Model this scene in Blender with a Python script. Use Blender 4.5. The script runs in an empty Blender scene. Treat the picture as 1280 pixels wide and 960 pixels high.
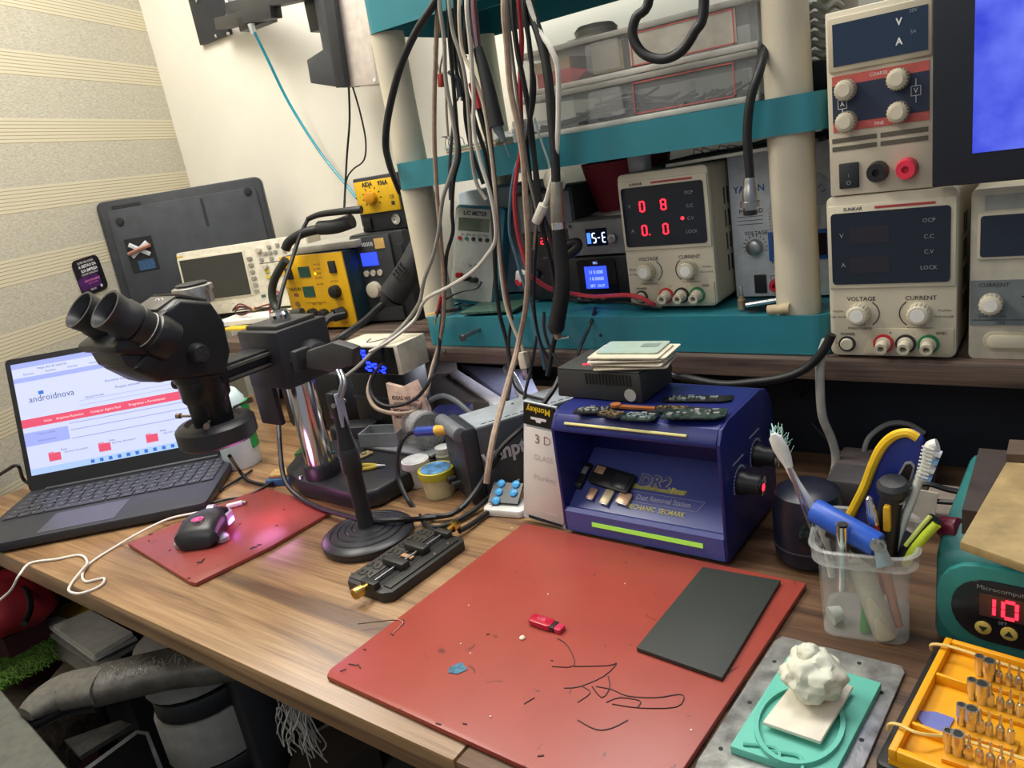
import bpy, bmesh, math, random
from mathutils import Vector as V, Matrix as M, Euler
random.seed(7)
sc = bpy.context.scene
COL = sc.collection
PI = math.pi
R = math.radians
# ------------------------------------------------------------------ camera
# world: x runs along the bench to the right, y away from the viewer, z up; z = 0 is the bench top
def _u(v): return V(v).normalized()
FPX = 940.0
_dn = _u((508, 3020, FPX)); CZ = -_dn
_yh = -(_dn[0]*(-1270)+_dn[2]*FPX)/_dn[1]
CX = -_u((-1270, _yh, FPX)); CX = (CX-CZ*CX.dot(CZ)).normalized()
CY = CZ.cross(CX)
C0 = V((0, 0, .45))
cam = bpy.data.cameras.new('camera'); co = bpy.data.objects.new('camera', cam); COL.objects.link(co)
cam.sensor_width = 36; cam.lens = FPX/1280*36; cam.clip_start = .01
rot = M((( CX[0], -CX[1], -CX[2]), (CY[0], -CY[1], -CY[2]), (CZ[0], -CZ[1], -CZ[2])))
co.matrix_world = M.Translation(C0) @ rot.to_4x4()
sc.camera = co
# ------------------------------------------------------------------ world, lights, exposure
w = bpy.data.worlds.new('world'); sc.world = w; w.use_nodes = True
bg = w.node_tree.nodes['Background']; bg.inputs[0].default_value = (.84, .9, 1, 1); bg.inputs[1].default_value = .23
def area(name, loc, target, sx, sy, power, col=(1, 1, 1)):
    l = bpy.data.lights.new(name, 'AREA'); l.shape = 'RECTANGLE'; l.size = sx; l.size_y = sy; l.energy = power; l.color = col
    o = bpy.data.objects.new(name, l); COL.objects.link(o); o.location = loc
    o.rotation_euler = (V(target)-V(loc)).to_track_quat('-Z', 'Y').to_euler(); return o
area('ceiling_light', (-1.4, .40, 1.6), (-1.05, .5, 0), .9, .5, 22, (1, .96, .88))
area('wall_fill_light', (-.45, .95, 1.75), (-.7, 1.2, .4), .9, .4, 17, (1, .98, .94))  # added overhead lamp above the rack, brightens the back wall
area('room_light', (-.6, -1.0, 1.5), (-.5, .8, .2), 1.2, .8, 7, (1, .96, .9))
area('under_shelf_fill', (-.74, 1.10, .125), (-.78, .90, .03), .22, .05, .55, (.82, .84, 1))  # added cool fill under the riser, no lamp fitted there
sc.view_settings.view_transform = 'Standard'; sc.view_settings.look = 'None'; sc.view_settings.exposure = .35; sc.view_settings.gamma = 1
sc.view_settings.use_curve_mapping = False
# ------------------------------------------------------------------ pixel -> world helpers (measuring the photo)
def ray(px, py):
    c = (px-640, py-480, FPX)
    return V((CX.dot(V(c)), CY.dot(V(c)), CZ.dot(V(c))))
def D(px, py, z=0): d = ray(px, py); return C0+d*((z-C0.z)/d.z)
def F(px, py, y): d = ray(px, py); return C0+d*(y/d.y)
def G(px, py, x): d = ray(px, py); return C0+d*(x/d.x)
# ------------------------------------------------------------------ materials
def hexc(h):
    h = h.lstrip('#'); c = [int(h[i:i+2], 16)/255 for i in (0, 2, 4)]
    return [x/12.92 if x <= .04045 else ((x+.055)/1.055)**2.4 for x in c]
MATS = {}
def mat(h, rough=.5, metal=0, var=.12, scale=60, bump=0, emit=0, spec=.5, trans=0, alpha=1):
    key = (h, rough, metal, var, scale, bump, emit, spec, trans, alpha)
    if key in MATS: return MATS[key]
    m = bpy.data.materials.new('m_'+h.lstrip('#')); m.use_nodes = True
    nt = m.node_tree; b = nt.nodes['Principled BSDF']; c = hexc(h)
    b.inputs['Base Color'].default_value = (*c, 1); b.inputs['Roughness'].default_value = rough
    b.inputs['Metallic'].default_value = metal; b.inputs['Specular IOR Level'].default_value = spec
    if emit:
        b.inputs['Emission Color'].default_value = (*c, 1); b.inputs['Emission Strength'].default_value = emit
        b.inputs['Base Color'].default_value = (*[x*.3 for x in c], 1)
    if trans: b.inputs['Transmission Weight'].default_value = trans; b.inputs['IOR'].default_value = 1.2
    if alpha < 1: b.inputs['Alpha'].default_value = alpha
    if (var or bump) and not emit:
        tc = nt.nodes.new('ShaderNodeTexCoord'); n = nt.nodes.new('ShaderNodeTexNoise')
        n.inputs['Scale'].default_value = scale; n.inputs['Detail'].default_value = 4
        nt.links.new(tc.outputs['Object'], n.inputs['Vector'])
        if var:
            r = nt.nodes.new('ShaderNodeValToRGB')
            r.color_ramp.elements[0].position = .3; r.color_ramp.elements[1].position = .7
            r.color_ramp.elements[0].color = (*[x*(1-var) for x in c], 1); r.color_ramp.elements[1].color = (*[min(1, x*(1+var)) for x in c], 1)
            nt.links.new(n.outputs[0], r.inputs[0]); nt.links.new(r.outputs[0], b.inputs['Base Color'])
        if bump:
            bp = nt.nodes.new('ShaderNodeBump'); bp.inputs['Strength'].default_value = bump; bp.inputs['Distance'].default_value = .002
            nt.links.new(n.outputs[0], bp.inputs['Height']); nt.links.new(bp.outputs[0], b.inputs['Normal'])
    MATS[key] = m; return m
def wood(name, c1, c2, c3, rough=.4, sy=26, sx=1.3):
    m = bpy.data.materials.new(name); m.use_nodes = True; nt = m.node_tree; b = nt.nodes['Principled BSDF']; b.inputs['Roughness'].default_value = rough
    L = nt.links.new; N = nt.nodes.new
    tc = N('ShaderNodeTexCoord'); mp = N('ShaderNodeMapping'); mp.inputs['Scale'].default_value = (sx, sy, sy); L(tc.outputs['Object'], mp.inputs[0])
    n = N('ShaderNodeTexNoise'); n.inputs['Scale'].default_value = 1.6; n.inputs['Detail'].default_value = 8; n.inputs['Roughness'].default_value = .6; n.inputs['Distortion'].default_value = .8; L(mp.outputs[0], n.inputs['Vector'])
    r = N('ShaderNodeValToRGB'); e = r.color_ramp.elements; e[0].position = .36; e[0].color = (*hexc(c1), 1); e[1].position = .62; e[1].color = (*hexc(c2), 1)
    mid = r.color_ramp.elements.new(.48); mid.color = (*hexc(c3), 1)
    L(n.outputs[0], r.inputs[0])
    mp2 = N('ShaderNodeMapping'); mp2.inputs['Scale'].default_value = (sx*5, sy*9, sy*9); L(tc.outputs['Object'], mp2.inputs[0])
    n2 = N('ShaderNodeTexNoise'); n2.inputs['Scale'].default_value = 1.5; n2.inputs['Detail'].default_value = 5; L(mp2.outputs[0], n2.inputs['Vector'])
    mx = N('ShaderNodeMix'); mx.data_type = 'RGBA'; mx.blend_type = 'MULTIPLY'; mx.inputs[0].default_value = .5
    r2 = N('ShaderNodeValToRGB'); r2.color_ramp.elements[0].position = .35; r2.color_ramp.elements[0].color = (.5, .46, .44, 1); r2.color_ramp.elements[1].position = .62
    L(n2.outputs[0], r2.inputs[0]); L(r.outputs[0], mx.inputs[6]); L(r2.outputs[0], mx.inputs[7]); L(mx.outputs[2], b.inputs['Base Color'])
    bp = N('ShaderNodeBump'); bp.inputs['Strength'].default_value = .15; bp.inputs['Distance'].default_value = .001; L(n2.outputs[0], bp.inputs['Height']); L(bp.outputs[0], b.inputs['Normal'])
    return m
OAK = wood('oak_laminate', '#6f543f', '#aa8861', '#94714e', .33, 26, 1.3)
WAL = wood('walnut_laminate', '#403530', '#77655a', '#5f4f47', .4, 40, 1.5)
BLK = mat('#1c1d20', .42, 0, .1); BLKM = mat('#232427', .6, 0, .12, 90, .1); BLKG = mat('#121318', .12, 0, 0)
CREAM = mat('#cfc6b0', .5, 0, .04, 20); CREAM2 = mat('#bdb39b', .5, 0, .05, 20); WHITE = mat('#e9e7e0', .45, 0, .05, 30)
GREY = mat('#7b7f84', .5, 0, .1); DGREY = mat('#3c4044', .55, 0, .1); CHROME = mat('#d8d8d8', .14, 1, 0); STEEL = mat('#a9abad', .32, 1, .1, 80)
BRASS = mat('#d8b25c', .28, 1, .1, 90); TEAL = mat('#2f818e', .35, 0, .06, 12); INK = mat('#24262a', .7, 0, 0); INKW = mat('#e8e8e8', .7, 0, 0)
INKG = mat('#8d949a', .7, 0, 0); RED = mat('#c0272f', .35, 0, .08); REDL = mat('#ff1a2a', .5, emit=5); GREEN = mat('#1e7a4a', .45); GOLD = mat('#e0b92e', .5, 0, .08)
BLUE = mat('#1d4fa8', .4, 0, .08); NAVY = mat('#1c2a6b', .38, 0, .08, 15); CLEAR = mat('#e9eef0', .12, 0, 0, trans=0, alpha=.22); TAPE = mat('#e7e1cf', .35, 0, .03, alpha=.8)
RUB = mat('#17181a', .5, 0, .15, 200); CORDW = mat('#c4c0b4', .45, 0, .05); CORDT = mat('#9c8672', .6, 0, .2, 120); CORDG = mat('#928f86', .5, 0, .1)
# ------------------------------------------------------------------ mesh builder
_txt = {}
def text_geo(s, bold=0):
    k = (s, bold)
    if k not in _txt:
        c = bpy.data.curves.new('t', 'FONT'); c.body = s; c.size = 1; c.resolution_u = 2; c.align_x = 'CENTER'; c.align_y = 'CENTER'; c.offset = bold
        o = bpy.data.objects.new('t', c); me = bpy.data.meshes.new_from_object(o)
        _txt[k] = ([tuple(v.co) for v in me.vertices], [tuple(p.vertices) for p in me.polygons])
        bpy.data.objects.remove(o); bpy.data.meshes.remove(me); bpy.data.curves.remove(c)
    return _txt[k]
def spline(pts, sub=5):
    P = [V(p) for p in pts]; out = []
    if len(P) < 3: return P
    for i in range(len(P)-1):
        p0 = P[max(i-1, 0)]; p1 = P[i]; p2 = P[i+1]; p3 = P[min(i+2, len(P)-1)]
        for k in range(sub):
            t = k/sub
            out.append(.5*((2*p1)+(p2-p0)*t+(2*p0-5*p1+4*p2-p3)*t*t+(3*p1-p0-3*p2+p3)*t**3))
    out.append(P[-1]); return out
def rr(x0, y0, x1, y1, r, n=4):
    o = []
    for cx, cy, a in ((x1-r, y1-r, 0), (x0+r, y1-r, 90), (x0+r, y0+r, 180), (x1-r, y0+r, 270)):
        for k in range(n+1):
            t = R(a+90*k/n); o.append((cx+r*math.cos(t), cy+r*math.sin(t)))
    return o
class B:
    def __init__(s): s.bm = bmesh.new(); s.m = M.Identity(4)
    def dz(s, z): s.m = M.Translation((.0125, 0, z)); return s
    def add(s, vs, fs):
        bv = [s.bm.verts.new(s.m @ V(v)) for v in vs]
        for f in fs:
            try: s.bm.faces.new([bv[i] for i in f])
            except ValueError: pass
        return s
    def box(s, c, d, rot=None):
        x, y, z = [k/2 for k in d]; q = Euler(rot).to_matrix() if rot else M.Identity(3)
        vs = [V(c)+q @ V((a*x, b*y, e*z)) for a in (-1, 1) for b in (-1, 1) for e in (-1, 1)]
        return s.add(vs, [(0, 1, 3, 2), (4, 6, 7, 5), (0, 4, 5, 1), (2, 3, 7, 6), (0, 2, 6, 4), (1, 5, 7, 3)])
    def lo(s, x0, x1, y0, y1, z0, z1): return s.box(((x0+x1)/2, (y0+y1)/2, (z0+z1)/2), (x1-x0, y1-y0, z1-z0))
    def ring(s, rings, cap=True):
        n = len(rings[0]); vs = [p for r in rings for p in r]; fs = []
        for i in range(len(rings)-1):
            for j in range(n): fs.append((i*n+j, i*n+(j+1) % n, (i+1)*n+(j+1) % n, (i+1)*n+j))
        if cap: fs.append(tuple(reversed(range(n)))); fs.append(tuple(range((len(rings)-1)*n, len(rings)*n)))
        return s.add(vs, fs)
    def tube(s, pts, r, n=6, sub=5, r2=None):
        P = spline(pts, sub) if sub > 1 else [V(p) for p in pts]; rings = []; up = None; N = len(P)
        for i, p in enumerate(P):
            t = (P[min(i+1, N-1)]-P[max(i-1, 0)])
            t = t.normalized() if t.length > 1e-9 else V((0, 0, 1))
            if up is None: up = t.orthogonal().normalized()
            up = (up-t*up.dot(t)); up = up.normalized() if up.length > 1e-6 else t.orthogonal().normalized()
            b = t.cross(up); rad = r if r2 is None else r+(r2-r)*i/(N-1)
            rings.append([p+up*(rad*math.cos(2*PI*k/n))+b*(rad*math.sin(2*PI*k/n)) for k in range(n)])
        return s.ring(rings)
    def cyl(s, p, q, r, r2=None, n=16): return s.tube([p, q], r, n, 1, r if r2 is None else r2)
    def lathe(s, prof, p=(0, 0, 0), ax=(0, 0, 1), n=24):
        a = V(ax).normalized(); u = a.orthogonal().normalized(); b = a.cross(u)
        if a.z > .99: u = V((1, 0, 0)); b = V((0, 1, 0))
        return s.ring([[V(p)+a*h+u*(r*math.cos(2*PI*k/n))+b*(r*math.sin(2*PI*k/n)) for k in range(n)] for r, h in prof])
    def prism(s, poly, ax, a, b):
        f = {'x': lambda p, t: (t, p[0], p[1]), 'y': lambda p, t: (p[0], t, p[1]), 'z': lambda p, t: (p[0], p[1], t)}[ax]
        return s.ring([[V(f(p, a)) for p in poly], [V(f(p, b)) for p in poly]])
    def text(s, t, x, z, size, y=-.0004, bold=0, rot=0, sx=1):
        vs, fs = text_geo(t, bold); c, q = math.cos(rot), math.sin(rot)
        return s.add([(x+(a*sx*c-b*q)*size, y, z+(a*sx*q+b*c)*size) for a, b, _ in vs], fs)
    def seg(s, ch, x, z, w_, h, y=-.001, t=.14):
        S = {'0': 'abcdef', '1': 'bc', '5': 'afgcd', '8': 'abcdefg', 'E': 'afged', '-': 'g', 'S': 'afgcd', '7': 'abc', '2': 'abged', '3': 'abgcd', '9': 'abcdfg'}[ch]; T = w_*t*1.2
        for k in S:
            cx, cz, ww, hh = {'a': (0, h/2, w_, T), 'g': (0, 0, w_, T), 'd': (0, -h/2, w_, T), 'b': (w_/2, h/4, T, h/2), 'c': (w_/2, -h/4, T, h/2), 'f': (-w_/2, h/4, T, h/2), 'e': (-w_/2, -h/4, T, h/2)}[k]
            if ww > hh: ww -= T*1.2
            else: hh -= T*.6
            s.box((x+cx, y, z+cz), (ww, .0006, hh))
        return s
    def out(s, name, m, parent=None, bev=0, smooth=True, kind=None, world=False):
        bm = s.bm
        bmesh.ops.recalc_face_normals(bm, faces=bm.faces)
        if bev:
            es = [e for e in bm.edges if len(e.link_faces) == 2 and e.calc_face_angle(0) > .6]
            bmesh.ops.bevel(bm, geom=es, offset=bev, segments=2, affect='EDGES', clamp_overlap=True, profile=.5)
        me = bpy.data.meshes.new(name); o = bpy.data.objects.new(name, me)
        if parent is not None:
            o.parent = parent
            if world: bm.transform(parent.matrix_basis.inverted())
        else:
            vs = [v.co for v in bm.verts]; c = V(((min(v.x for v in vs)+max(v.x for v in vs))/2, (min(v.y for v in vs)+max(v.y for v in vs))/2, min(v.z for v in vs)))
            bm.transform(M.Translation(-c)); o.location = c
        bm.to_mesh(me); bm.free()
        if smooth: me.shade_smooth(); me.set_sharp_from_angle(angle=R(38))
        me.materials.append(m); COL.objects.link(o)
        if kind: o['kind'] = kind
        return o
def tag(o, label, cat, group=None):
    o['label'] = label; o['category'] = cat
    if group: o['group'] = group
    return o
def thing(name, label, cat, loc=(0, 0, 0), rot=0, group=None):
    o = bpy.data.objects.new(name, None); o.empty_display_size = .02; COL.objects.link(o); o.location = loc
    o.rotation_euler = (0, 0, rot) if isinstance(rot, (int, float)) else rot
    o.matrix_basis = M.Translation(V(loc)) @ o.rotation_euler.to_matrix().to_4x4()
    return tag(o, label, cat, group)
def dup(root, loc, rot=None, label=None, scale=None):
    r = root.copy(); COL.objects.link(r); r.location = loc
    if rot is not None: r.rotation_euler = rot if not isinstance(rot, (int, float)) else (0, 0, rot)
    if label: r['label'] = label
    if scale: r.scale = scale
    for ch in list(root.children):
        c = ch.copy(); COL.objects.link(c); c.parent = r
        for g in list(ch.children):
            d = g.copy(); COL.objects.link(d); d.parent = c
    return r
def wire(label, pts, r, m, group=None, name='cable', cat='cable', n=6, sub=5):
    return tag(B().tube(pts, r, n, sub).out(name, m), label, cat, group)
def base(pl, pr, z):
    a, b = D(*pl, z), D(*pr, z); return (a+b)/2, math.atan2(b.y-a.y, b.x-a.x), (b-a).length
def knob(par, x, z, r, d, m, name='knob', y=0, ridges=0, capm=None):
    b = B(); prof = [(r*1.04, 0), (r, -d*.3), (r*.94, -d*.92), (r*.8, -d)]
    b.lathe([(p, -h) for p, h in prof], (x, y, z), (0, -1, 0), 20)
    if ridges:
        for k in range(ridges):
            a = 2*PI*k/ridges; b.box((x+r*.97*math.cos(a), y-d*.45, z+r*.97*math.sin(a)), (r*.12, d*.8, r*.12), (0, -a, 0))
    o = b.out(name, m, par)
    if capm: B().lathe([(r*.62, 0), (r*.62, .0006)], (x, y-d, z), (0, -1, 0), 18).out('knob_cap', capm, o)
    return o
# ================================================================== ROOM
def wallpaper():
    m = bpy.data.materials.new('striped_wallpaper'); m.use_nodes = True; nt = m.node_tree; b = nt.nodes['Principled BSDF']; b.inputs['Roughness'].default_value = .75
    L = nt.links.new; N = nt.nodes.new
    def mth(op, a, bb=None):
        n = N('ShaderNodeMath'); n.operation = op
        for i, v in enumerate((a, bb)):
            if v is None: continue
            if isinstance(v, (int, float)): n.inputs[i].default_value = v
            else: L(v, n.inputs[i])
        return n.outputs[0]
    tc = N('ShaderNodeTexCoord'); sp = N('ShaderNodeSeparateXYZ'); L(tc.outputs['Object'], sp.inputs[0])
    z = mth('ADD', sp.outputs[2], PHASE)
    band = mth('DIVIDE', mth('MODULO', z, .138), .138)               # 0..1 through one repeat
    inl = mth('LESS_THAN', band, .37)
    fine = mth('DIVIDE', mth('MODULO', mth('MODULO', z, .138), .0073), .0073)
    line = mth('MULTIPLY', mth('LESS_THAN', fine, .2), inl)
    mp = N('ShaderNodeMapping'); mp.inputs['Scale'].default_value = (60, 60, 520); L(tc.outputs['Object'], mp.inputs[0])
    n1 = N('ShaderNodeTexNoise'); n1.inputs['Scale'].default_value = 1.4; n1.inputs['Detail'].default_value = 6; L(mp.outputs[0], n1.inputs[0])
    mp3 = N('ShaderNodeMapping'); mp3.inputs['Scale'].default_value = (420, 420, 110); L(tc.outputs['Object'], mp3.inputs[0])
    n3 = N('ShaderNodeTexNoise'); n3.inputs['Scale'].default_value = 2.2; n3.inputs['Detail'].default_value = 3; L(mp3.outputs[0], n3.inputs[0])
    wv = mth('MULTIPLY', mth('ADD', n1.outputs[0], n3.outputs[0]), .5)
    ra = N('ShaderNodeValToRGB'); ra.color_ramp.elements[0].position = .42; ra.color_ramp.elements[0].color = (*hexc('#aea896'), 1); ra.color_ramp.elements[1].position = .58; ra.color_ramp.elements[1].color = (*hexc('#cdc7b6'), 1); L(wv, ra.inputs[0])
    m1 = N('ShaderNodeMix'); m1.data_type = 'RGBA'; L(inl, m1.inputs[0]); L(ra.outputs[0], m1.inputs[6]); m1.inputs[7].default_value = (*hexc('#d3cbb2'), 1)
    m2 = N('ShaderNodeMix'); m2.data_type = 'RGBA'; L(line, m2.inputs[0]); L(m1.outputs[2], m2.inputs[6]); m2.inputs[7].default_value = (*hexc('#a4936c'), 1)
    L(m2.outputs[2], b.inputs['Base Color'])
    bp = N('ShaderNodeBump'); bp.inputs['Strength'].default_value = .3; bp.inputs['Distance'].default_value = .0015; L(mth('SUBTRACT', wv, line), bp.inputs['Height']); L(bp.outputs[0], b.inputs['Normal'])
    return m
PHASE = .063+.138*14
ZF, ZC, YB = -.75, 1.9, 1.262
wx = lambda y: -1.433-.4757*y
wl = B(); wl.prism([(wx(-1.2), -1.2), (wx(YB+.1), YB+.1), (wx(YB+.1)-.1, YB+.1), (wx(-1.2)-.1, -1.2)], 'z', ZF, ZC)
o = bpy.data.objects.new('wall_left', bpy.data.meshes.new('wall_left'))
bmesh.ops.recalc_face_normals(wl.bm, faces=wl.bm.faces); wl.bm.to_mesh(o.data); o.data.materials.append(wallpaper()); COL.objects.link(o); o['kind'] = 'structure'
pl = mat('#e6e1d4', .8, 0, .05, 5, .5)
def struct(name, b, m):
    o = b.out(name, m, kind='structure'); return o
struct('wall_back', B().lo(wx(YB), 1.3, YB, YB+.1, ZF, ZC), pl)
struct('floor', B().lo(-2.6, 1.3, -1.2, YB, ZF-.05, ZF), mat('#2b2a29', .6, 0, .3, 8))
# ================================================================== BENCH
desk = thing('workbench', 'long oak-look workbench top carrying all the repair gear', 'desk', (-.6, .322, ZF))
def P(b, name, m, par, **k): return b.out(name, m, par, world=True, **k)
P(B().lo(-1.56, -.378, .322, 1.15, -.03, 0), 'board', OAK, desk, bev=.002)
P(B().lo(-.376, .75, .322, 1.15, -.03, 0), 'board', wood('oak_laminate_shaded', '#3e2f26', '#745941', '#604735', .36, 26, 1.3), desk, bev=.002)  # right board's oak darkened, weaker light on this side painted in
for x, y in ((-1.5, 1.1), (-.3, 1.1), (.68, 1.1), (.68, .4), (-.42, 1.1)): P(B().lo(x-.02, x+.02, y-.02, y+.02, ZF, -.031), 'leg', DGREY, desk)
P(B().lo(-1.5, .7, 1.118, 1.128, ZF+.05, -.031), 'dark_backing', mat('#15171b', .8), desk)
P(B().lo(-1.553, -1.535, .35, 1.12, ZF+.01, -.031), 'shade_panel', mat('#1b1a1a', .8), desk)  # added dark sheet, stands in for shade under the left end
RZ = .158
riser = thing('riser_shelf', 'dark walnut-look raised shelf running along the back of the bench', 'shelf', (-.5, .89, 0))
P(B().lo(-1.50, -.430, .886, 1.25, RZ-.024, RZ), 'board', WAL, riser, bev=.0015)
P(B().lo(-.428, .75, .884, 1.25, RZ-.025, RZ), 'board', WAL, riser, bev=.0015)
for x in (-1.45, -.43, .70): P(B().lo(x-.009, x+.009, .93, 1.24, 0, RZ-.026), 'support', mat('#12161f', .6), riser)
P(B().lo(-1.44, -.44, 1.18, 1.192, 0, RZ-.026), 'dark_backing', mat('#0c1420', .6), riser)  # added dark sheet, hides the wall and stands in for riser shade
P(B().lo(-.42, .69, .965, .977, 0, RZ-.026), 'dark_backing', mat('#0b1522', .6), riser)  # added dark sheet set further forward to deepen the shade under the riser
P(B().lathe([(.003, 0), (.003, .002), (.001, .003)], F(555, 438, .886), (0, -1, 0), 10), 'screw', CHROME, riser)
# ------------------------------------------------------------------ teal plastic shelf rack
rack = thing('shelf_rack', 'teal plastic three-tier shelf rack with cream round posts', 'shelf', (-.56, .9, RZ))
SX0, SX1, SY0, SY1 = -.883, -.228, .90, 1.20
def tier(z0, z1):
    b = B(); outer = rr(SX0, SY0, SX1, SY1, .022, 5); inner = rr(SX0+.003, SY0+.003, SX1-.003, SY1-.003, .020, 5)
    n = len(outer)
    ro = [[V((*p, z)) for p in outer] for z in (z0, z1)]; ri = [[V((*p, z)) for p in inner] for z in (z1, z0)]
    b.ring(ro+ri, cap=False); b.prism(inner, 'z', z1-.006, z1-.003)
    b.add([*ro[0], *ri[1]], [(k, (k+1) % n, n+(k+1) % n, n+k) for k in range(n)])
    for k in range(1, 4): y = SY0+k*.075; b.lo(SX0+.004, SX1-.004, y-.0015, y+.0015, z1-.02, z1-.006)
    return b
for z0, z1 in ((RZ+.001, .208), (.4175, .458), (.648, .70)): P(tier(z0, z1), 'tier', TEAL, rack)
PX = (-.866, -.272)
for x in PX:
    for y in (.93, 1.165):
        for z0, z1 in ((.205, .4175), (.455, .648)):
            b = B(); b.lathe([(.0262, z0), (.0250, (z0+z1)/2), (.0262, z1)], (x if z0 < .4 else x, y, 0), n=28); P(b, 'post', CREAM, rack)
bq = B(); q = F(597, 412, .895); bq.cyl(q+V((0, .01, 0)), q+V((-.006, -.03, -.004)), .0035); bq.cyl(q+V((-.006, -.03, -.004)), q+V((-.007, -.034, -.005)), .006); P(bq, 'bolt', STEEL, rack)
bq = B(); q = F(751, 419, .9); bq.cyl(q, q+V((0, -.002, 0)), .002); P(bq, 'rivet', BLK, rack)
# ================================================================== POWER SUPPLIES
def psu(label, loc, yaw, lit=False, group='cream bench power supplies', w_=.128, h=.186, dp=.2):
    t = thing('bench_power_supply', label, 'power supply', loc, yaw, group); x0, x1 = -w_/2, w_/2
    B().prism(rr(x0, .003, x1, h, .007), 'y', .012, dp).out('body', CREAM2, t, bev=.001)
    fr = B(); fr.prism(rr(x0, .003, x1, h, .007), 'y', 0, .012); fr.out('front_panel', CREAM, t, bev=.0012)
    B().lo(x0+.001, x1-.001, -.0025, .001, .083, .176).out('bezel', CREAM, t, bev=.001)
    B().prism(rr(x0+.005, .088, x1-.006, .168, .004), 'y', -.0036, -.001).out('display_window', mat('#1c2330', .1, 0, 0), t)
    # terminal pocket
    B().prism([(x0+.036, .006), (x1-.002, .006), (x1-.002, .036), (x0+.046, .036)], 'y', -.0022, .001).out('terminal_plate', CREAM2, t, bev=.0006)
    T = B(); y = -.0039
    T.text('OCP', x1-.026, .154, .006, y); T.text('C.C', x1-.026, .137, .006, y); T.text('C.V', x1-.026, .121, .006, y); T.text('LOCK', x1-.026, .104, .006, y)
    T.text('V', x0+.016, .143, .007, y); T.text('A', x0+.017, .110, .007, y); T.out('display_lettering', INKG, t)
    T = B(); T.text('VOLTAGE', -.030, .070, .0068, bold=.01); T.text('CURRENT', .030, .070, .0068, bold=.01); T.text('PUSH', -.032, .040, .0045); T.text('FINE/COARSE', -.032, .0355, .0042)
    T.text('PUSH', .029, .040, .0045); T.text('FINE/COARSE', .029, .0355, .0042); T.text('POWER', -.045, .0285, .0045, bold=.01); T.text('Pre/Out', -.055, .056, .0036); T.text('USE VALUE', -.055, .049, .0034); T.text('Pre/Out', .053, .056, .0036); T.text('OCP On/Off', .052, .049, .0034)
    T.text('+', .0, .031, .006, -.0024); T.text('-', .024, .031, .006, -.0024); T.text('GND', .050, .031, .0045, -.0024, bold=.02)
    T.text('I', -.058, .022, .004); T.text('O', -.058, .018, .004)
    for cx in (-.014, .0115):
        s = 1 if cx < 0 else -1
        for k in range(7): a = R(-45+15*k); T.box((cx-s*.016+s*.0185*math.cos(a), -.0003, .053+.0165*math.sin(a)), (.001, .0006, .0044), (0, -a*s, 0))
    T.out('lettering', INK, t)
    T = B(); T.text('SUNKAR', x0+.028, .1715, .005, -.0028, bold=.02); T.out('brand_lettering', INK, t)
    B().lo(x0+.050, x1-.020, -.0030, -.0024, .1705, .173).out('red_stripe', mat('#a83a3a'), t)
    for x in (-.032, .029): knob(t, x, .054, .0115, .016, CREAM, ridges=18, capm=WHITE)
    B().lathe([(.0092, 0), (.0092, .002), (.0075, .002)], (-.046, 0, .017), (0, -1, 0)).out('button_ring', INK, t)
    B().lathe([(.007, 0), (.007, .004), (.006, .005)], (-.046, 0, .017), (0, -1, 0)).out('power_button', CREAM, t, )
    for x, m in ((-.007, RED), (.0155, INK), (.038, GREEN)):
        g = B().lathe([(.0105, 0), (.0105, .003), (.008, .003)], (x, -.002, .019), (0, -1, 0)).out('terminal_ring', m, t)
        g = B().lathe([(.0085, 0), (.0078, .006), (.0068, .006), (.0064, .018), (.0034, .018), (.0034, .008)], (x, -.002, .019), (0, -1, -.12), 18).out('terminal', CREAM, t)
    for s in (-1, 1):
        v = B()
        for k in range(4):
            for j in range(3): v.box((s*w_/2, .05+j*.012, .05+k*.03), (.0012, .0035, .022))
        v.out('vent_slots', INK, t)
    if lit:
        d = B()
        for ch, x, z in (('0', -.029, .142), ('8', .002, .142), ('0', -.029, .110), ('0', .002, .110)): d.seg(ch, x, z, .0065, .013, -.0042, .2)
        d.box((-.022, -.0042, .104), (.0015, .0006, .0015)); d.lathe([(.0022, 0), (.0022, .0006)], (.027, -.0038, .122), (0, -1, 0)); d.out('lit_digits', REDL, t)
    else:
        g = B()
        for z in (.143, .110): g.lo(-.040, .0, -.0040, -.0036, z-.009, z+.009)
        g.out('dark_digit_field', mat('#2a2730', .2, 0, 0), t)
    return t
c, yaw, _w = base((1040, 445), (1195, 452), RZ)
psu('cream bench power supply, dark display, at the right end below the other', (c.x, c.y, RZ), 0)
c2, yaw2, _w = base((790, 388), (898, 387), .206)
psu('cream power supply with lit red digits on the teal rack', (c2.x, c2.y, .2085), 0, True)
# upper supply with four knobs
c3 = V((-.1715, .895, RZ+.187))
t = thing('tall_power_supply', 'narrow cream power supply with four knobs stacked on another', 'power supply', c3, 0, None)
W2, H2 = .112, .196
t.scale = (.9, 1, .95)
B().lo(-W2/2, W2/2, .01, .2, 0, H2).out('body', CREAM2, t, bev=.003)
B().lo(-W2/2, W2/2, 0, .0105, 0, H2).out('front_panel', CREAM, t, bev=.002)
B().lo(-W2/2+.003, W2/2-.002, -.004, .001, .134, .190).out('bezel', CREAM2, t, bev=.002)
B().lo(-W2/2+.009, W2/2-.006, -.0048, -.002, .140, .183).out('display_window', mat('#2a3a50', .15, 0, 0), t)
B().text('V', .022, .172, .0095, -.0052, bold=.03).text('A', .022, .153, .0095, -.0052, bold=.03).out('display_lettering', INKW, t)
T = B(); T.text('30V', .036, .180, .005, -.0052); T.text('5A', .036, .160, .005, -.0052); T.out('rating_lettering', INKG, t)
B().lo(-W2/2+.006, W2/2-.005, -.0012, .001, .071, .130).out('red_plate', mat('#c25a52', .5), t)
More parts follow.
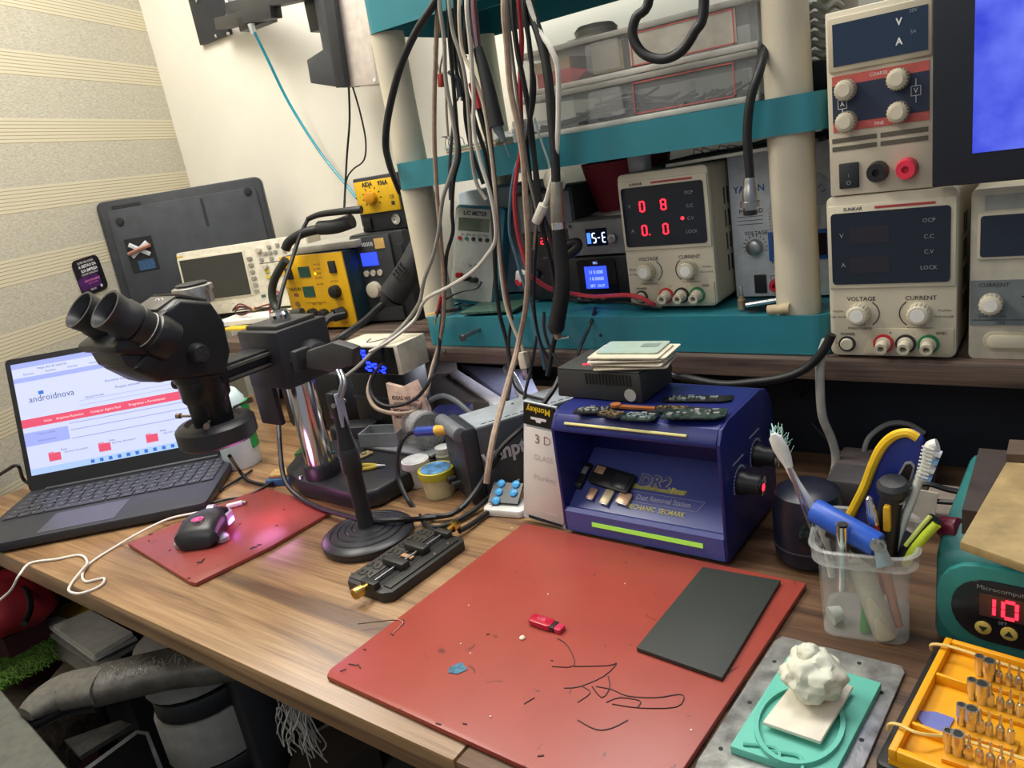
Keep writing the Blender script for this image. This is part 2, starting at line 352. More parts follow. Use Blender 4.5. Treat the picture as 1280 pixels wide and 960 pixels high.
B().lo(-W2/2+.006, W2/2-.005, -.0018, -.001, .080, .120).out('blue_plate', mat('#1e2b45', .5), t)
T = B(); T.text('A', -.039, .100, .007, -.0028); T.text('V', .038, .102, .007, -.0028); T.text('COARSE', 0, .1255, .005, -.0016); T.text('FINE', 0, .0745, .005, -.0016)
for x, z in ((-.039, .100), (.038, .102)):
    for a, b_, c_, d_ in ((x-.005, x+.005, z+.0045, z+.005), (x-.005, x+.005, z-.005, z-.0045), (x-.005, x-.0045, z-.005, z+.005), (x+.0045, x+.005, z-.005, z+.005)): T.lo(a, b_, -.0024, -.0019, c_, d_)
    T.lo(x-.0003, x+.0003, -.0024, -.0019, z+.005, z+.012); T.lo(x-.0003, x+.0003, -.0024, -.0019, z-.012, z-.005)
T.out('lettering', INKW, t)
for x, z in ((-.034, .1145), (.021, .1165), (-.034, .081), (.021, .083)): knob(t, x, z, .011, .014, CREAM2, y=-.0018, ridges=20, capm=CREAM)
for k in range(4): B().lo(-.052+(k % 2)*.053, -.003+(k % 2)*.053, -.0006, .001, .050+(k//2)*.009, .055+(k//2)*.009).out('vent', mat('#5d584c'), t)
B().lo(-.045, -.023, -.003, .001, .008, .036).out('rocker_switch', INK, t, bev=.001)
B().text('O', -.034, .014, .007, -.0036).text('I', -.034, .022, .005, -.0036).out('switch_marks', INKG, t)
for x, m in ((-.002, BLK), (.029, mat('#e0304a', .35))):
    B().lathe([(.012, 0), (.0115, .008), (.010, .014), (.004, .014), (.004, .008)], (x, 0, .023), (0, -1, 0), 14).out('terminal', m, t)
# right supply at the frame's edge
t = thing('bench_power_supply', 'light grey power supply with oval power button below the monitor', 'power supply', (-.092+.068, .905, RZ), 0, 'cream bench power supplies')
W3, H3 = .130, .180
B().prism(rr(-W3/2, 0, W3/2, H3, .006), 'y', .01, .2).out('body', CREAM2, t, bev=.001)
B().prism(rr(-W3/2, 0, W3/2, H3, .006), 'y', 0, .01).out('front_panel', mat('#bfb9a8', .5), t, bev=.001)
B().lo(-.053, .055, -.001, .001, .158, .173).out('name_strip', mat('#9a9d98'), t)
T = B(); T.text('POLY  TECH', .004, .165, .006, -.0014); T.out('brand_lettering', GREY, t)
B().prism(rr(-W3/2+.006, .108, W3/2-.006, .156, .003), 'y', -.003, .001).out('bezel', CREAM, t, bev=.001)
B().prism(rr(-W3/2+.009, .111, W3/2-.009, .153, .003), 'y', -.004, -.002).out('display_window', mat('#222b3a', .12, 0, 0), t)
B().lo(-W3/2+.001, W3/2-.001, -.0015, .001, .038, .086).out('grey_plate', mat('#6f777a', .5), t)
T = B(); T.text('CURRENT', -.043, .081, .006, -.0019); T.text('0.5A', -.052, .0475, .0045, -.0019); T.text('2A', -.034, .0475, .0045, -.0019); T.lo(-.062, .062, -.0019, -.0015, .0435, .044); T.text('ON', -.036, .0405, .0045, -.0019); T.text('OFF', -.004, .0405, .0045, -.0019)
for k in range(8): a = R(160-28*k); T.box((.0+.018*math.cos(a), -.0018, .062+.018*math.sin(a)), (.004, .0006, .0014), (0, -a, 0))
T.out('lettering', INK, t)
for x in (-.045, -.001, .042): knob(t, x, .062, .0105, .013, CREAM, y=-.0015, ridges=16, capm=WHITE)
B().prism(rr(-.052, .010, -.006, .031, .010), 'y', -.002, .001).out('button_rim', CREAM2, t, bev=.0008)
B().prism(rr(-.048, .0135, -.010, .0275, .0065), 'y', -.0045, -.001).out('power_button', CREAM, t, bev=.001)
# white supply with analogue meter
t = thing('bench_power_supply', 'white YAXUN power supply with needle meter behind the right post', 'power supply', (-.3055, 1.0, .2085), 0, 'cream bench power supplies'); YDZ = -.022
W4, H4 = .140, .198
B().lo(-W4/2, W4/2, .006, .15, 0, H4).out('body', mat('#c6c9cc', .4), t, bev=.002)
B().lo(-W4/2, W4/2, 0, .007, 0, H4).out('front_panel', mat('#cfd4d9', .45), t, bev=.001)
T = B().dz(YDZ); T.text('YAXUN', -.056, .166, .012, bold=.02); T.out('brand_lettering', mat('#2a5aa0'), t)
T = B().dz(YDZ); T.text('PS-1502D', -.055, .137, .008, bold=.01); T.text('VOLTAGE', -.050, .108, .007, bold=.01); T.text('Power Supply', -.012, .068, .007, bold=.01); T.text('Communication', -.010, .060, .0062); T.text('+ OUTPUT -', .0, .050, .008)
for k in range(3): T.lo(-.074, -.040, -.0006, 0, .130-.005*k, .1306-.005*k)
T.lo(-.034, -.0335, -.0006, 0, .030, .050); T.lo(-.034, -.020, -.0006, 0, .0497, .0502)
for k in range(12): a = R(200-20*k); T.box((-.052+.015*math.cos(a), -.0003, .090+.015*math.sin(a)), (.003, .0006, .0008), (0, -a, 0))
T.out('lettering', INK, t)
B().dz(YDZ).prism([(-.030, .138), (.055, .138), (.050, .160), (.034, .176), (.012, .183), (-.012, .176), (-.026, .160)], 'y', -.002, 0).out('needle_meter', mat('#aeb8c6', .15), t, bev=.0006)
T = B().dz(YDZ)
for k in range(9): a = R(150-15*k); T.box((.012+.030*math.cos(a), -.0024, .140+.030*math.sin(a)), (.006, .0006, .0008), (0, -a, 0))
T.out('meter_scale', INK, t)
B().dz(YDZ).prism(rr(-.034, .113, .03, .136, .004), 'y', -.003, 0).out('speaker_grille', mat('#d8d8d2'), t)
g = B().dz(YDZ)
for i in range(14):
    for j in range(5): g.box((-.030+i*.0042, -.0033, .117+j*.004), (.0012, .0008, .0012))
g.out('grille_holes', INK, t)
B().dz(YDZ).lo(-.034, .045, -.003, 0, .070, .108).out('display_frame', mat('#2b62b8', .4), t, bev=.001)
B().dz(YDZ).lo(-.028, .039, -.0036, -.002, .075, .103).out('display_window', mat('#2a1a24', .15, 0, 0), t)
B().dz(YDZ).seg('8', -.012, .089, .010, .018, -.004).seg('8', .006, .089, .010, .018, -.004).out('dark_digits', mat('#6a2030'), t)
knob(t, -.0395, .068, .010, .012, STEEL, ridges=20)
B().dz(YDZ).lo(-.056, -.040, -.003, 0, .027, .052).out('rocker_switch', INK, t, bev=.001)
B().dz(YDZ).lathe([(.009, 0), (.009, .006), (.007, .014), (.003, .014), (.003, .008)], (-.026, 0, .038), (0, -1, 0), 14).out('terminal', mat('#d02a44', .35), t)
# ================================================================== MONITOR
t = thing('monitor', 'large black monitor with blue screen at the right edge', 'monitor', (.118, .865, .348), 0)
B().lo(-.237, .3, 0, .03, 0, .36).out('frame', mat('#1c242f', .35, 0, .05), t, bev=.002)
scr = bpy.data.materials.new('blue_screen'); scr.use_nodes = True; nt = scr.node_tree; bb_ = nt.nodes['Principled BSDF']
tc = nt.nodes.new('ShaderNodeTexCoord'); n = nt.nodes.new('ShaderNodeTexNoise'); n.inputs['Scale'].default_value = 22; n.inputs['Detail'].default_value = 5; nt.links.new(tc.outputs['Object'], n.inputs[0])
r = nt.nodes.new('ShaderNodeValToRGB'); r.color_ramp.elements[0].position = .3; r.color_ramp.elements[0].color = (*hexc('#2c3ccf'), 1); r.color_ramp.elements[1].position = .75; r.color_ramp.elements[1].color = (*hexc('#6a7cf2'), 1)
nt.links.new(n.outputs[0], r.inputs[0]); nt.links.new(r.outputs[0], bb_.inputs['Emission Color']); bb_.inputs['Emission Strength'].default_value = .85; bb_.inputs['Base Color'].default_value = (.01, .01, .03, 1); bb_.inputs['Roughness'].default_value = .3
B().lo(-.203, .28, -.001, .001, .029, .34).out('screen', scr, t)
B().lo(-.03, .17, .03, .12, .10, .25).out('rear_housing', BLK, t, bev=.01)
# foot that carries it
B().lo(.06, .10, .05, .075, .0, .15).lo(0, .16, .0, .14, -.0085, -.001).out('stand', BLK, t, bev=.002)
# ================================================================== BACK LEFT: stations on the riser
def emissive(h, s=1.5): return mat(h, .4, emit=s)
# leaning laptop, underside towards the room
a = V((-1.845, .885, .0)); b2 = V((-1.565, 1.150, 0)); yaw = math.atan2(b2.y-a.y, b2.x-a.x); LW = (b2-a).length
t = thing('upturned_laptop', 'old black laptop standing on edge, underside showing, in the corner', 'laptop', ((a.x+b2.x)/2, (a.y+b2.y)/2, RZ+.012), (R(-3), 0, yaw))
HL = .318
sh = B(); sh.prism(rr(-LW/2, 0, LW/2, HL, .016), 'y', .004, .026); sh.out('shell', mat('#2a2c30', .5, 0, .2, 25), t, bev=.002)
B().prism(rr(-LW/2+.02, .015, LW/2-.015, HL-.022, .012), 'y', .0, .005).out('bottom_cover', mat('#303338', .55, 0, .22, 25), t, bev=.0012)
for x, z in ((-LW/2+.045, HL-.050), (LW/2-.035, HL-.030)): B().lathe([(.009, 0), (.009, .003), (.006, .0034)], (x, 0, z), (0, -1, 0)).out('rubber_foot', BLK, t)
for x0, z0, nx, nz in ((-LW/2+.035, HL-.014, 26, 3), (.045, HL-.090, 3, 22)):
    v = B()
    for i in range(nx):
        for j in range(nz): v.box((x0+i*.0026, .0034 if nx > 5 else -.0004, z0-j*.003+(.06 if nz > 5 else 0)), (.0014, .0008, .0016))
    v.out('vent_grille', mat('#0a0a0b'), t)
B().lo(-LW/2+.042, -LW/2+.105, -.001, .001, .145, .225).out('open_bay', mat('#0d0f12', .5), t)
B().lo(-LW/2+.060, -LW/2+.098, -.0022, -.0008, .148, .172).out('bay_circuit_board', mat('#2b4a6a', .4, 0, .5, 300), t)
for s in (0, 1): B().box((-LW/2+.072, -.0030, .197), (.052, .002, .010), (0, R(35 if s else -35), 0)).out('cooler_bracket', mat('#c9ccd0', .35, .4), t, bev=.0005)
B().tube([(-LW/2+.045, -.005, .190), (-LW/2+.072, -.006, .197), (-LW/2+.1, -.005, .203)], .0045).out('copper_pipe', mat('#b07a66', .4, .4), t)
p = F(90, 335, .78); 
d = V((.4295, -.9031, 0)).normalized()
ang = math.atan2(d.y, d.x)
t = thing('card', 'black and purple rounded advertising card on the striped wall', 'card', (-1.8225, .823, .291), (0, R(-3), math.atan2(.9031, -.4295)))
# card faces the room: local -y is the wall normal
CW = .088
B().prism(rr(-CW/2, 0, CW/2, .082, .014), 'y', -.0012, 0).out('face', mat('#17131c', .35, 0, .1), t)
B().prism(rr(-CW/2+.001, .012, CW/2-.018, .042, .01), 'y', -.0015, -.0011).out('purple_patch', mat('#4a1f5e', .4, 0, .4, 40), t)
T = B(); T.text('QUER MELHORAR', -.002, .073, .0065, -.0018); T.text('A GESTAO DA', .0, .064, .0088, -.0018, bold=.03); T.text('SUA EMPRESA', .002, .054, .0088, -.0018, bold=.03); T.text('CONTE CONOSCO', .0, .046, .0062, -.0018); T.text('GROW', -.006, .010, .006, -.0018); T.text('+', .022, .011, .014, -.0018, bold=.05); T.out('lettering', INKW, t)
T = B(); T.text('NEW STA-INING', .0, .031, .0068, -.0018, bold=.02); T.text('xxxxx xxxxxxx', .0, .025, .005, -.0018); T.out('pink_lettering', mat('#e07ab8'), t)
# oscilloscope
a = F(210, 316, .98); b2 = F(350, 297, 1.1); yaw = math.atan2(b2.y-a.y, b2.x-a.x)
t = thing('oscilloscope', 'cream oscilloscope with dark screen standing before the black laptop', 'oscilloscope', (a.x, a.y, .186), (R(-4), 0, yaw))
OH, OW = .158, .36
B().lo(0, OW, .01, .075, 0, OH).out('case', CREAM2, t, bev=.006)
B().lo(0, OW, 0, .012, 0, OH).out('front_panel', mat('#d6cfba', .5), t, bev=.003)
B().lo(.012, .195, -.002, .001, .035, .143).out('screen_frame', CREAM, t, bev=.001)
B().lo(.018, .190, -.003, -.001, .039, .139).out('screen', mat('#3a3a36', .25, 0, .03), t)
for k in range(6): B().prism(rr(.199, .040+k*.0155, .212, .0475+k*.0155, .002), 'y', -.003, 0).out('soft_key', mat('#8f8c80'), t)
for x, z in ((.262, .128), (.275, .128), (.249, .128), (.262, .141), (.262, .115), (.236, .115), (.284, .143), (.30, .128), (.275, .075), (.30, .095)): B().prism(rr(x-.005, z-.0035, x+.005, z+.0035, .002), 'y', -.003, 0).out('key', mat('#99968a'), t)
for z in (.070, .083): B().prism(rr(.238, z, .250, z+.007, .002), 'y', -.003, 0).out('key', mat('#cfc04a'), t)
for x, z in ((.235, .137), (.243, .050), (.285, .050), (.243, .098), (.275, .098)): knob(t, x, z, .0065, .009, mat('#c4bda8'), ridges=12)
B().lo(.228, .32, -.0006, 0, .105, .1065).out('divider_line', DGREY, t)
B().lo(.215, .225, -.002, 0, .027, .033).out('power_key', mat('#3a5a5a'), t)
for x in (.252, .300): B().lathe([(.010, 0), (.010, .002), (.0065, .002), (.0065, .014), (.004, .014), (.004, .006)], (x, 0, .026), (0, -1, 0), 14).out('input_socket', STEEL, t)
B().lathe([(.0145, 0), (.0145, .0012), (.012, .0012)], (.252, 0, .026), (0, -1, 0)).out('socket_ring', mat('#b04a48'), t)
for k in range(4): B().text('~', .03+.035*k, .022, .012).out('lettering', INKG, t)
B().lo(.012, .03, -.0006, 0, .147, .150).out('brand_stripe', GOLD, t)
# papers, pads under the oscilloscope
for i, (px, py, w_, d_, a, m, lb) in enumerate(((330, 404, .22, .12, 20, WHITE, 'loose white paper sheets below the oscilloscope'), (300, 410, .20, .05, 12, mat('#cbb78e', .6), 'tan cardboard strip under the loose papers'), (298, 413, .075, .03, 8, GOLD, 'yellow note pad at the riser shelf edge'))):
    c = D(px, py, RZ+.004); zz = RZ+[.016, .004, .0098][i]
    tag(B().box((c.x-(.02, 0, 0)[i], c.y+(.03, .045, .0)[i], zz), (w_, d_, (.010, .010, .004)[i]), (0, 0, R(a))).out(('paper_stack', 'cardboard_strip', 'note_pad')[i], m), lb, ('paper', 'cardboard', 'notepad')[i])
# yellow hot air station
Y1 = .985
a = F(390, 404, Y1); b2 = F(450, 405, Y1)
tl = F(354, 318, Y1); 
t = thing('soldering_station', 'yellow YAXUN hot air station with green displays and black knobs', 'soldering station', (-1.242, Y1, RZ+.006), R(4), 'soldering and hot air stations on the riser shelf')
YW, YH = .180, .152
B().lo(-YW/2, YW/2, .003, .13, 0, YH).out('body', mat('#17313c', .45), t, bev=.002)
B().lo(-YW/2, YW/2, 0, .004, 0, YH).out('front_panel', mat('#e3ae14', .4, 0, .05), t, bev=.001)
for x in (-.05, .05): B().lo(x-.01, x+.01, .02, .12, -.006, 0).out('foot', BLK, t)
for x0, z0 in ((-.040, .107), (-.040, .066)): B().lo(x0, x0+.032, -.0015, .001, z0, z0+.022).out('display', mat('#1f4f43', .2), t)
for x, z in ((-.078, .105), (.050, .112)): B().lo(x, x+.018, -.004, .001, z, z+.024).out('rocker_switch', INK, t, bev=.001)
for x, z, r_ in ((.055, .075, .0125), (-.024, .030, .012), (.008, .028, .012)): knob(t, x, z, r_, .014, BLK, ridges=14)
B().lathe([(.006, 0), (.006, .002)], (-.066, 0, .052), (0, -1, 0)).out('round_button', mat('#8a6a30'), t)
for z, m in ((.122, RED), (.113, emissive('#ffd21a', 4)), (.104, RED), (.091, RED)): B().lathe([(.0018, 0), (.0018, .001)], (.006+.0, 0, z), (0, -1, 0), 10).out('indicator', m, t)
T = B(); T.text('YAXUN', -.064, .083, .0105, bold=.02); T.text('AIR GUN', .016, .131, .005)
for z in (.122, .113, .104, .091): T.text('TEMP', .017, z, .005)
T.text('AIR FLOW', .055, .095, .005); T.text('LOW   HIGH', .055, .058, .005); T.text('TEMP      AIR', -.01, .050, .005); T.lo(-.042, .018, -.0005, 0, .053, .0536); T.lo(-.04, .025, -.0005, 0, .012, .0126); T.text('CE', .062, .010, .006)
T.out('lettering', INK, t)
T = B(); T.text('902', -.064, .071, .0095, bold=.04); T.out('model_lettering', mat('#8a2a50'), t)
YEL = t
g = B(); g.cyl((.060, 0, .030), (.054, -.022, .030), .013); g.cyl((.054, -.02, .030), (.030, -.045, .022), .0095, .006); g.out('output_plug', RUB, t)
g = B(); g.cyl((-.058, -.001, .024), (-.072, -.03, .024), .010, .008); g.out('input_plug', RUB, t)
# grey flat box on top of the yellow one
tag(B().box((-1.225, 1.055, RZ+.006+.152+.009), (.16, .11, .014), (0, 0, R(12))).out('flat_box', mat('#9a978c', .5), bev=.002), 'flat grey-white plastic box lying on the yellow station', 'box')
t = YEL; P(B().tube([F(432, 392, .935), F(412, 398, .91), F(403, 415, .88), F(402, 436, .86)], .0048, 10), 'output_cord', RUB, t)
# black QUICK station
Y2 = 1.045
t = thing('soldering_station', 'black QUICK 2008 station with blue display and three round buttons', 'soldering station', (-1.113, Y2, RZ+.001), R(8), 'soldering and hot air stations on the riser shelf')
B().lo(-.062, .070, .003, .13, 0, .180).out('body', mat('#1f2023', .5), t, bev=.004)
B().lo(-.058, .040, -.003, .004, .004, .176).out('front_panel', mat('#34363a', .5), t, bev=.002)
B().lo(-.036, .004, -.0045, -.002, .118, .144).out('display', emissive('#2a40f5', 1.6), t)
for x in (-.031, -.014, .003): B().lathe([(.0062, 0), (.0062, .003)], (x, -.003, .103), (0, -1, 0), 14).out('button', CREAM, t)
knob(t, -.018, .070, .016, .012, CREAM, y=-.003)
T = B(); T.text('QUICK', -.036, .160, .010, -.0035, bold=.03); T.text('2008', -.012, .160, .0115, -.0035); T.out('lettering', INKW, t)
B().lo(.004, .028, -.0042, -.003, .150, .170).out('sticker', mat('#d8b06a'), t)
B().lo(.044, .066, -.001, .004, .07, .155).out('rear_grip', BLK, t, bev=.003)
# blade 936A
t = thing('soldering_station', 'black and yellow AIDA 936A station stacked topmost', 'soldering station', (-1.098, 1.065, RZ+.182), R(8), 'soldering and hot air stations on the riser shelf')
B().lo(-.055, .055, .003, .12, 0, .105).out('body', mat('#26282d', .5), t, bev=.003)
B().lo(-.050, .050, -.001, .004, .036, .098).out('yellow_plate', mat('#dcaf1a', .45, 0, .08), t, bev=.001)
knob(t, -.012, .066, .013, .012, mat('#c88a10', .4), ridges=10)
T = B(); T.text('AIDA', -.018, .091, .012, -.0014, bold=.04, sx=.9); T.text('936A', .020, .090, .012, -.0014, bold=.04, sx=.9); T.text('CE', .036, .062, .009, -.0014, bold=.02)
for k in range(9): a = R(220-32*k); T.box((-.012+.021*math.cos(a), -.0012, .066+.019*math.sin(a)), (.0045, .0006, .002), (0, -a, 0))
T.lo(.032, .040, -.0016, -.001, .047, .054); T.out('lettering', INK, t)
g = B().lathe([(.010, 0), (.010, .004), (.007, .004), (.007, .001)], (.034, .003, .019), (0, -1, 0)).out('din_socket', CHROME, t)
B().lo(-.048, -.028, -.002, .004, .006, .028).out('rocker_switch', BLK, t, bev=.001)
B().text('VA', -.052, .012, .010, .0015, bold=.03).out('side_lettering', INKW, t)
# iron rest: black handle lying to the left + hose handle
t = thing('soldering_iron', 'black soldering iron lying on the grey box beside the stations', 'soldering iron', F(445, 268, .99))
P(B().tube([F(452, 262, .99), F(430, 264, .98), F(400, 268, .98), F(385, 274, .98)], .0075, 10, r2=.005), 'handle', RUB, t)
P(B().tube([F(385, 274, .98), F(375, 295, .96), F(365, 325, .93), F(352, 365, .88), F(344, 410, .84), F(343, 440, .80), F(347, 500, .70), F(350, 560, .64), F(356, 600, .61), D(375, 622, .012), D(400, 635, .010), D(430, 644, .012), D(455, 650, .024), D(478, 651, .024)], .0038, 8), 'cord', RUB, t)
t = thing('hot_air_hose', 'thick black ribbed hose looping from its handle to the yellow station', 'hose', F(425, 286, .99))
P(B().tube([F(440, 276, 1.0), F(420, 283, .99), F(400, 285, .985)], .014, 12), 'handle', BLKM, t)
P(B().tube([F(402, 286, .985), F(380, 291, .97), F(362, 302, .96), F(357, 312, .955)], .0095, 10), 'sleeve', RUB, t)
P(B().tube([F(357, 325, .96), F(345, 345, .955), F(340, 365, .95), F(345, 385, .945), F(360, 392, .94), F(378, 390, .945)], .0085, 10), 'hose', mat('#30352f', .5), t)
# hot air gun with slots
t = thing('hot_air_gun', 'black hot air gun with slotted grip hanging before the left post', 'hot air gun', F(500, 350, .885))
A0, A1, A2 = F(528, 306, .985), F(512, 338, .965), F(492, 368, .95)
P(B().tube([A0, A1, A2], .022, 16, 6, .026), 'grip', BLKM, t)
P(B().tube([A2, F(482, 378, .945)], .026, 16, 1, .012), 'end_cap', BLKM, t)
sl = B()
dv = (A2-A1).normalized(); sd = dv.cross(V((0, 1, 0))).normalized(); fr_ = sd.cross(dv)
if fr_.y > 0: fr_ = -fr_
for i in range(4):
    for j in range(5):
        c = A1+dv*(-.006+.0075*i)+sd*((j-2)*.0055); off = math.sqrt(max(.0248**2-((j-2)*.0055)**2, 0)); c = c+fr_*off
        q = M((sd, fr_, dv)).transposed(); sl.box(c, (.0032, .0016, .0045), q.to_euler())
P(sl, 'vent_slots', mat('#050506'), t)
P(B().tube([F(482, 378, .945), F(470, 388, .92), F(455, 402, .88), F(430, 420, .83), F(412, 432, .82)], .007, 8), 'cord', RUB, t)
# ================================================================== ON THE TEAL RACK
# LC meter
p0 = D(560, 377, .209); 
t = thing('lc_meter', 'grey and blue LC METER leaning at the left of the rack', 'meter', (-.833, .975, .2095), (R(-12), R(9), R(6))); t.scale = (1.1, 1, 1.08)
B().prism(rr(-.045, 0, .045, .155, .008), 'y', .006, .034).out('holster', mat('#2b7d93', .5), t, bev=.003)
B().prism(rr(-.040, .006, .036, .150, .006), 'y', 0, .012).out('face', mat('#aeb2ac', .5), t, bev=.001)
B().lo(-.033, .022, -.0008, .001, .115, .135).out('display', mat('#5e6a5c', .2), t)
for k, m in enumerate((RED, mat('#2f6f6a'), INK, INK, INK)): B().lathe([(.0032, 0), (.0032, .002)], (-.029+.0125*k, 0, .103), (0, -1, 0), 12).out('button', m, t)
T = B(); T.text('L/C METER', -.004, .142, .009, bold=.03); T.text('ON  RNG  R/L  L/C  FUN', -.004, .109, .0045); T.text('Lx  Cx', .0, .062, .007, bold=.02); T.out('lettering', INK, t)
P_ = B().lathe([(.0045, 0), (.0045, .012)], (-.022, 0, .045), (0, -1, 0), 10).out('red_clip', RED, t)
B().lathe([(.0045, 0), (.004, .016)], (.006, 0, .040), (0, -1, 0), 10).lathe([(.0045, 0), (.004, .016)], (-.006, 0, .041), (0, -1, 0), 10).out('black_plug', BLK, t)
# pale box behind the LC meter
t = thing('vented_box', 'pale blue-grey vented box behind the LC meter', 'box', (-.86, 1.06, .2085), R(6))
B().lo(-.03, .10, 0, .09, 0, .185).out('case', mat('#a9b6c4', .5), t, bev=.004)
g = B()
for k in range(5): g.box((-.012+.004*k, -.001, .120-.0075*k), (.022, .002, .003), (0, R(-35), 0))
g.out('vent', INK, t)
# multimeter style dark device with red digits
t = thing('bench_meter', 'dark grey bench meter with small red digits behind the cables', 'meter', (-.672, 1.0, .2085), R(3))
B().lo(-.052, .050, .004, .10, 0, .175).out('body', DGREY, t, bev=.003)
B().lo(-.048, .046, 0, .006, .004, .110).out('front_panel', mat('#25272b', .4), t, bev=.001)
B().lo(-.048, .046, .001, .006, .112, .170).out('upper_panel', mat('#70767c', .5), t, bev=.001)
g = B()
for ch, x in (('2', -.012), ('0', -.004), ('2', .014), ('7', .023)): g.seg(ch, x, .097, .0045, .009, -.0008, .2)
g.out('lit_digits', REDL, t)
T = B(); T.text('SCM', .008, .082, .006); T.text('AUTO  MANUAL', .004, .070, .005); T.text('V  A', -.025, .04, .006); T.out('lettering', INKG, t)
for x in (-.03, .03): knob(t, x, .045, .007, .008, BLK)
# silver device 5-E
t = thing('display_unit', 'grey unit with white digits above the blue-screen unit', 'electronic device', (-.574, .985, .2085+.072), 0)
B().lo(-.052, .058, 0, .10, 0, .052).out('body', mat('#7c7f80', .4), t, bev=.003)
B().lo(-.020, .016, -.001, .001, .014, .040).out('display', mat('#0a1430', .2, 0, 0), t)
B().seg('5', -.006, .026, .0055, .014, -.0014, .2).seg('-', .002, .026, .005, .014, -.0014, .2).seg('E', .011, .026, .0055, .014, -.0014, .2).out('lit_digits', emissive('#cfe6ff', 2), t)
B().lo(-.018, -.012, -.0016, -.001, .018, .034).out('lit_bar', emissive('#3b6bff', 2), t)
knob(t, .026, .024, .007, .008, STEEL)
B().lathe([(.003, 0), (.003, .002)], (-.045, 0, .046), (0, -1, 0), 10).out('screw', CHROME, t)
t = thing('display_unit', 'black unit with a lit blue screen under the grey unit', 'electronic device', (-.582, .982, .2085), 0)
B().lo(-.054, .058, .002, .10, 0, .070).out('body', BLK, t, bev=.003)
B().prism(rr(-.033, .010, .033, .066, .004), 'y', -.001, .003).out('screen_frame', mat('#0d0f14', .25), t)
B().lo(-.020, .018, -.0018, 0, .022, .056).out('screen', emissive('#2b45ee', 1.6), t)
T = B(); T.text('U 0.000', 0, .047, .0075, -.0021); T.text('I 0.0000', 0, .037, .0075, -.0021); T.text('SET  OUT', 0, .026, .006, -.0021); T.text('SEC', 0, .061, .005, -.0014); T.out('lettering', emissive('#9fb4ff', 1.5), t)
for x in (-.034, -.008, .008): B().lathe([(.0035, 0), (.0035, .005)], (x, 0, .006), (0, -1, 0), 10).out('socket', STEEL, t)
# red bin
t = thing('red_bin', 'dark red tapered fabric bin under the middle tier', 'bin', (-.575, 1.10, .30-.09))
B().lathe([(.035, .0), (.038, .06), (.050, .12), (.066, .18), (.070, .2)], n=28).out('bowl', mat('#861c2e', .7, 0, .12, 60), t)
B().lathe([(.0, 0), (.034, 0), (.034, .002), (0, .002)], (0, 0, -.0014), n=16).out('foot', mat('#3a0f16'), t)
tag(B().box((-.55, 1.05, .338), (.15, .05, .002), (R(8), R(-6), 0)).out('paper_slip', WHITE), 'white paper slip lying over the grey unit', 'paper')
# stuff on the red-digit PSU
zt = .2085+.187
t = thing('clear_jar', 'small clear plastic jar standing on the red-digit power supply', 'jar', (-.487, .972, zt))
B().lathe([(.016, 0), (.016, .02), (.0155, .022)], n=20).out('jar_body', mat('#e8ecef', .1, 0, 0, alpha=.45), t)
B().lo(-.010, .010, -.006, .006, .002, .012).out('inner_foil', STEEL, t)
t = thing('black_keyboard_tray', 'long black tray resting across the power supplies', 'tray', (-.36, 1.03, zt+.002), (0, R(-2), R(-3)))
B().lo(-.10, .12, -.05, .05, 0, .008).out('plate', BLK, t, bev=.002)
B().lo(-.09, .11, -.055, -.05, 0, .004).out('silver_edge', mat('#d5d8da', .3, .6), t)
g = B()
for i in range(5):
    a = random.random()*6; g.tube([(-.06+.012*i, -.03, .009), (-.055+.012*i, -.035, .014+.003*math.sin(a)), (-.045+.012*i, -.03, .010)], .0006)
g.out('loose_wires', mat('#7a3a2a'), t)
# small things at the front right of the bottom tier
t = thing('metal_pin', 'small upright brass and steel pin beside the right post', 'pin', (-.345, .935, .2085))
B().lathe([(.0055, 0), (.0055, .012), (.004, .013), (.004, .017)], n=12).out('base', mat('#b7a183', .35, .7), t)
B().lathe([(.0025, .017), (.0025, .026), (.0012, .030)], n=10).out('tip', STEEL, t)
t = thing('lighter', 'black and chrome metal clip lying before the white supply', 'clip', (-.318, .935, .2085), R(15))
B().lo(-.022, .022, -.008, .010, 0, .010).out('body', BLK, t, bev=.002)
B().cyl((-.02, -.010, .008), (.02, -.010, .012), .0035, n=10).out('chrome_bar', CHROME, t)
t = thing('ear_plugs', 'beige foam ear plugs beside the right rack post', 'ear plugs', (-.287, .925, .2085+.006))
B().tube([(-.014, -.022, 0), (-.004, -.022, .001), (.0, -.022, .001)], .006, 10).out('plug', mat('#cdbb98', .8), t)
B().tube([(.0, -.022, .001), (.006, -.022, .002), (.012, -.022, .002)], .0065, 10).out('plug', mat('#cdbb98', .8), t)
tag(B().box((-.76, .95, .2115), (.10, .07, .003), (0, 0, R(9))).out('circuit_board', mat('#4a6a5a', .4, 0, .5, 200)), 'green circuit board lying flat in front of the LC meter', 'circuit board')
tag(B().box((-.33, 1.0, .415-.006), (.1, .05, .001)).out('shadow_strip', BLK), 'thin black strip under the middle tier', 'strip') if False else None
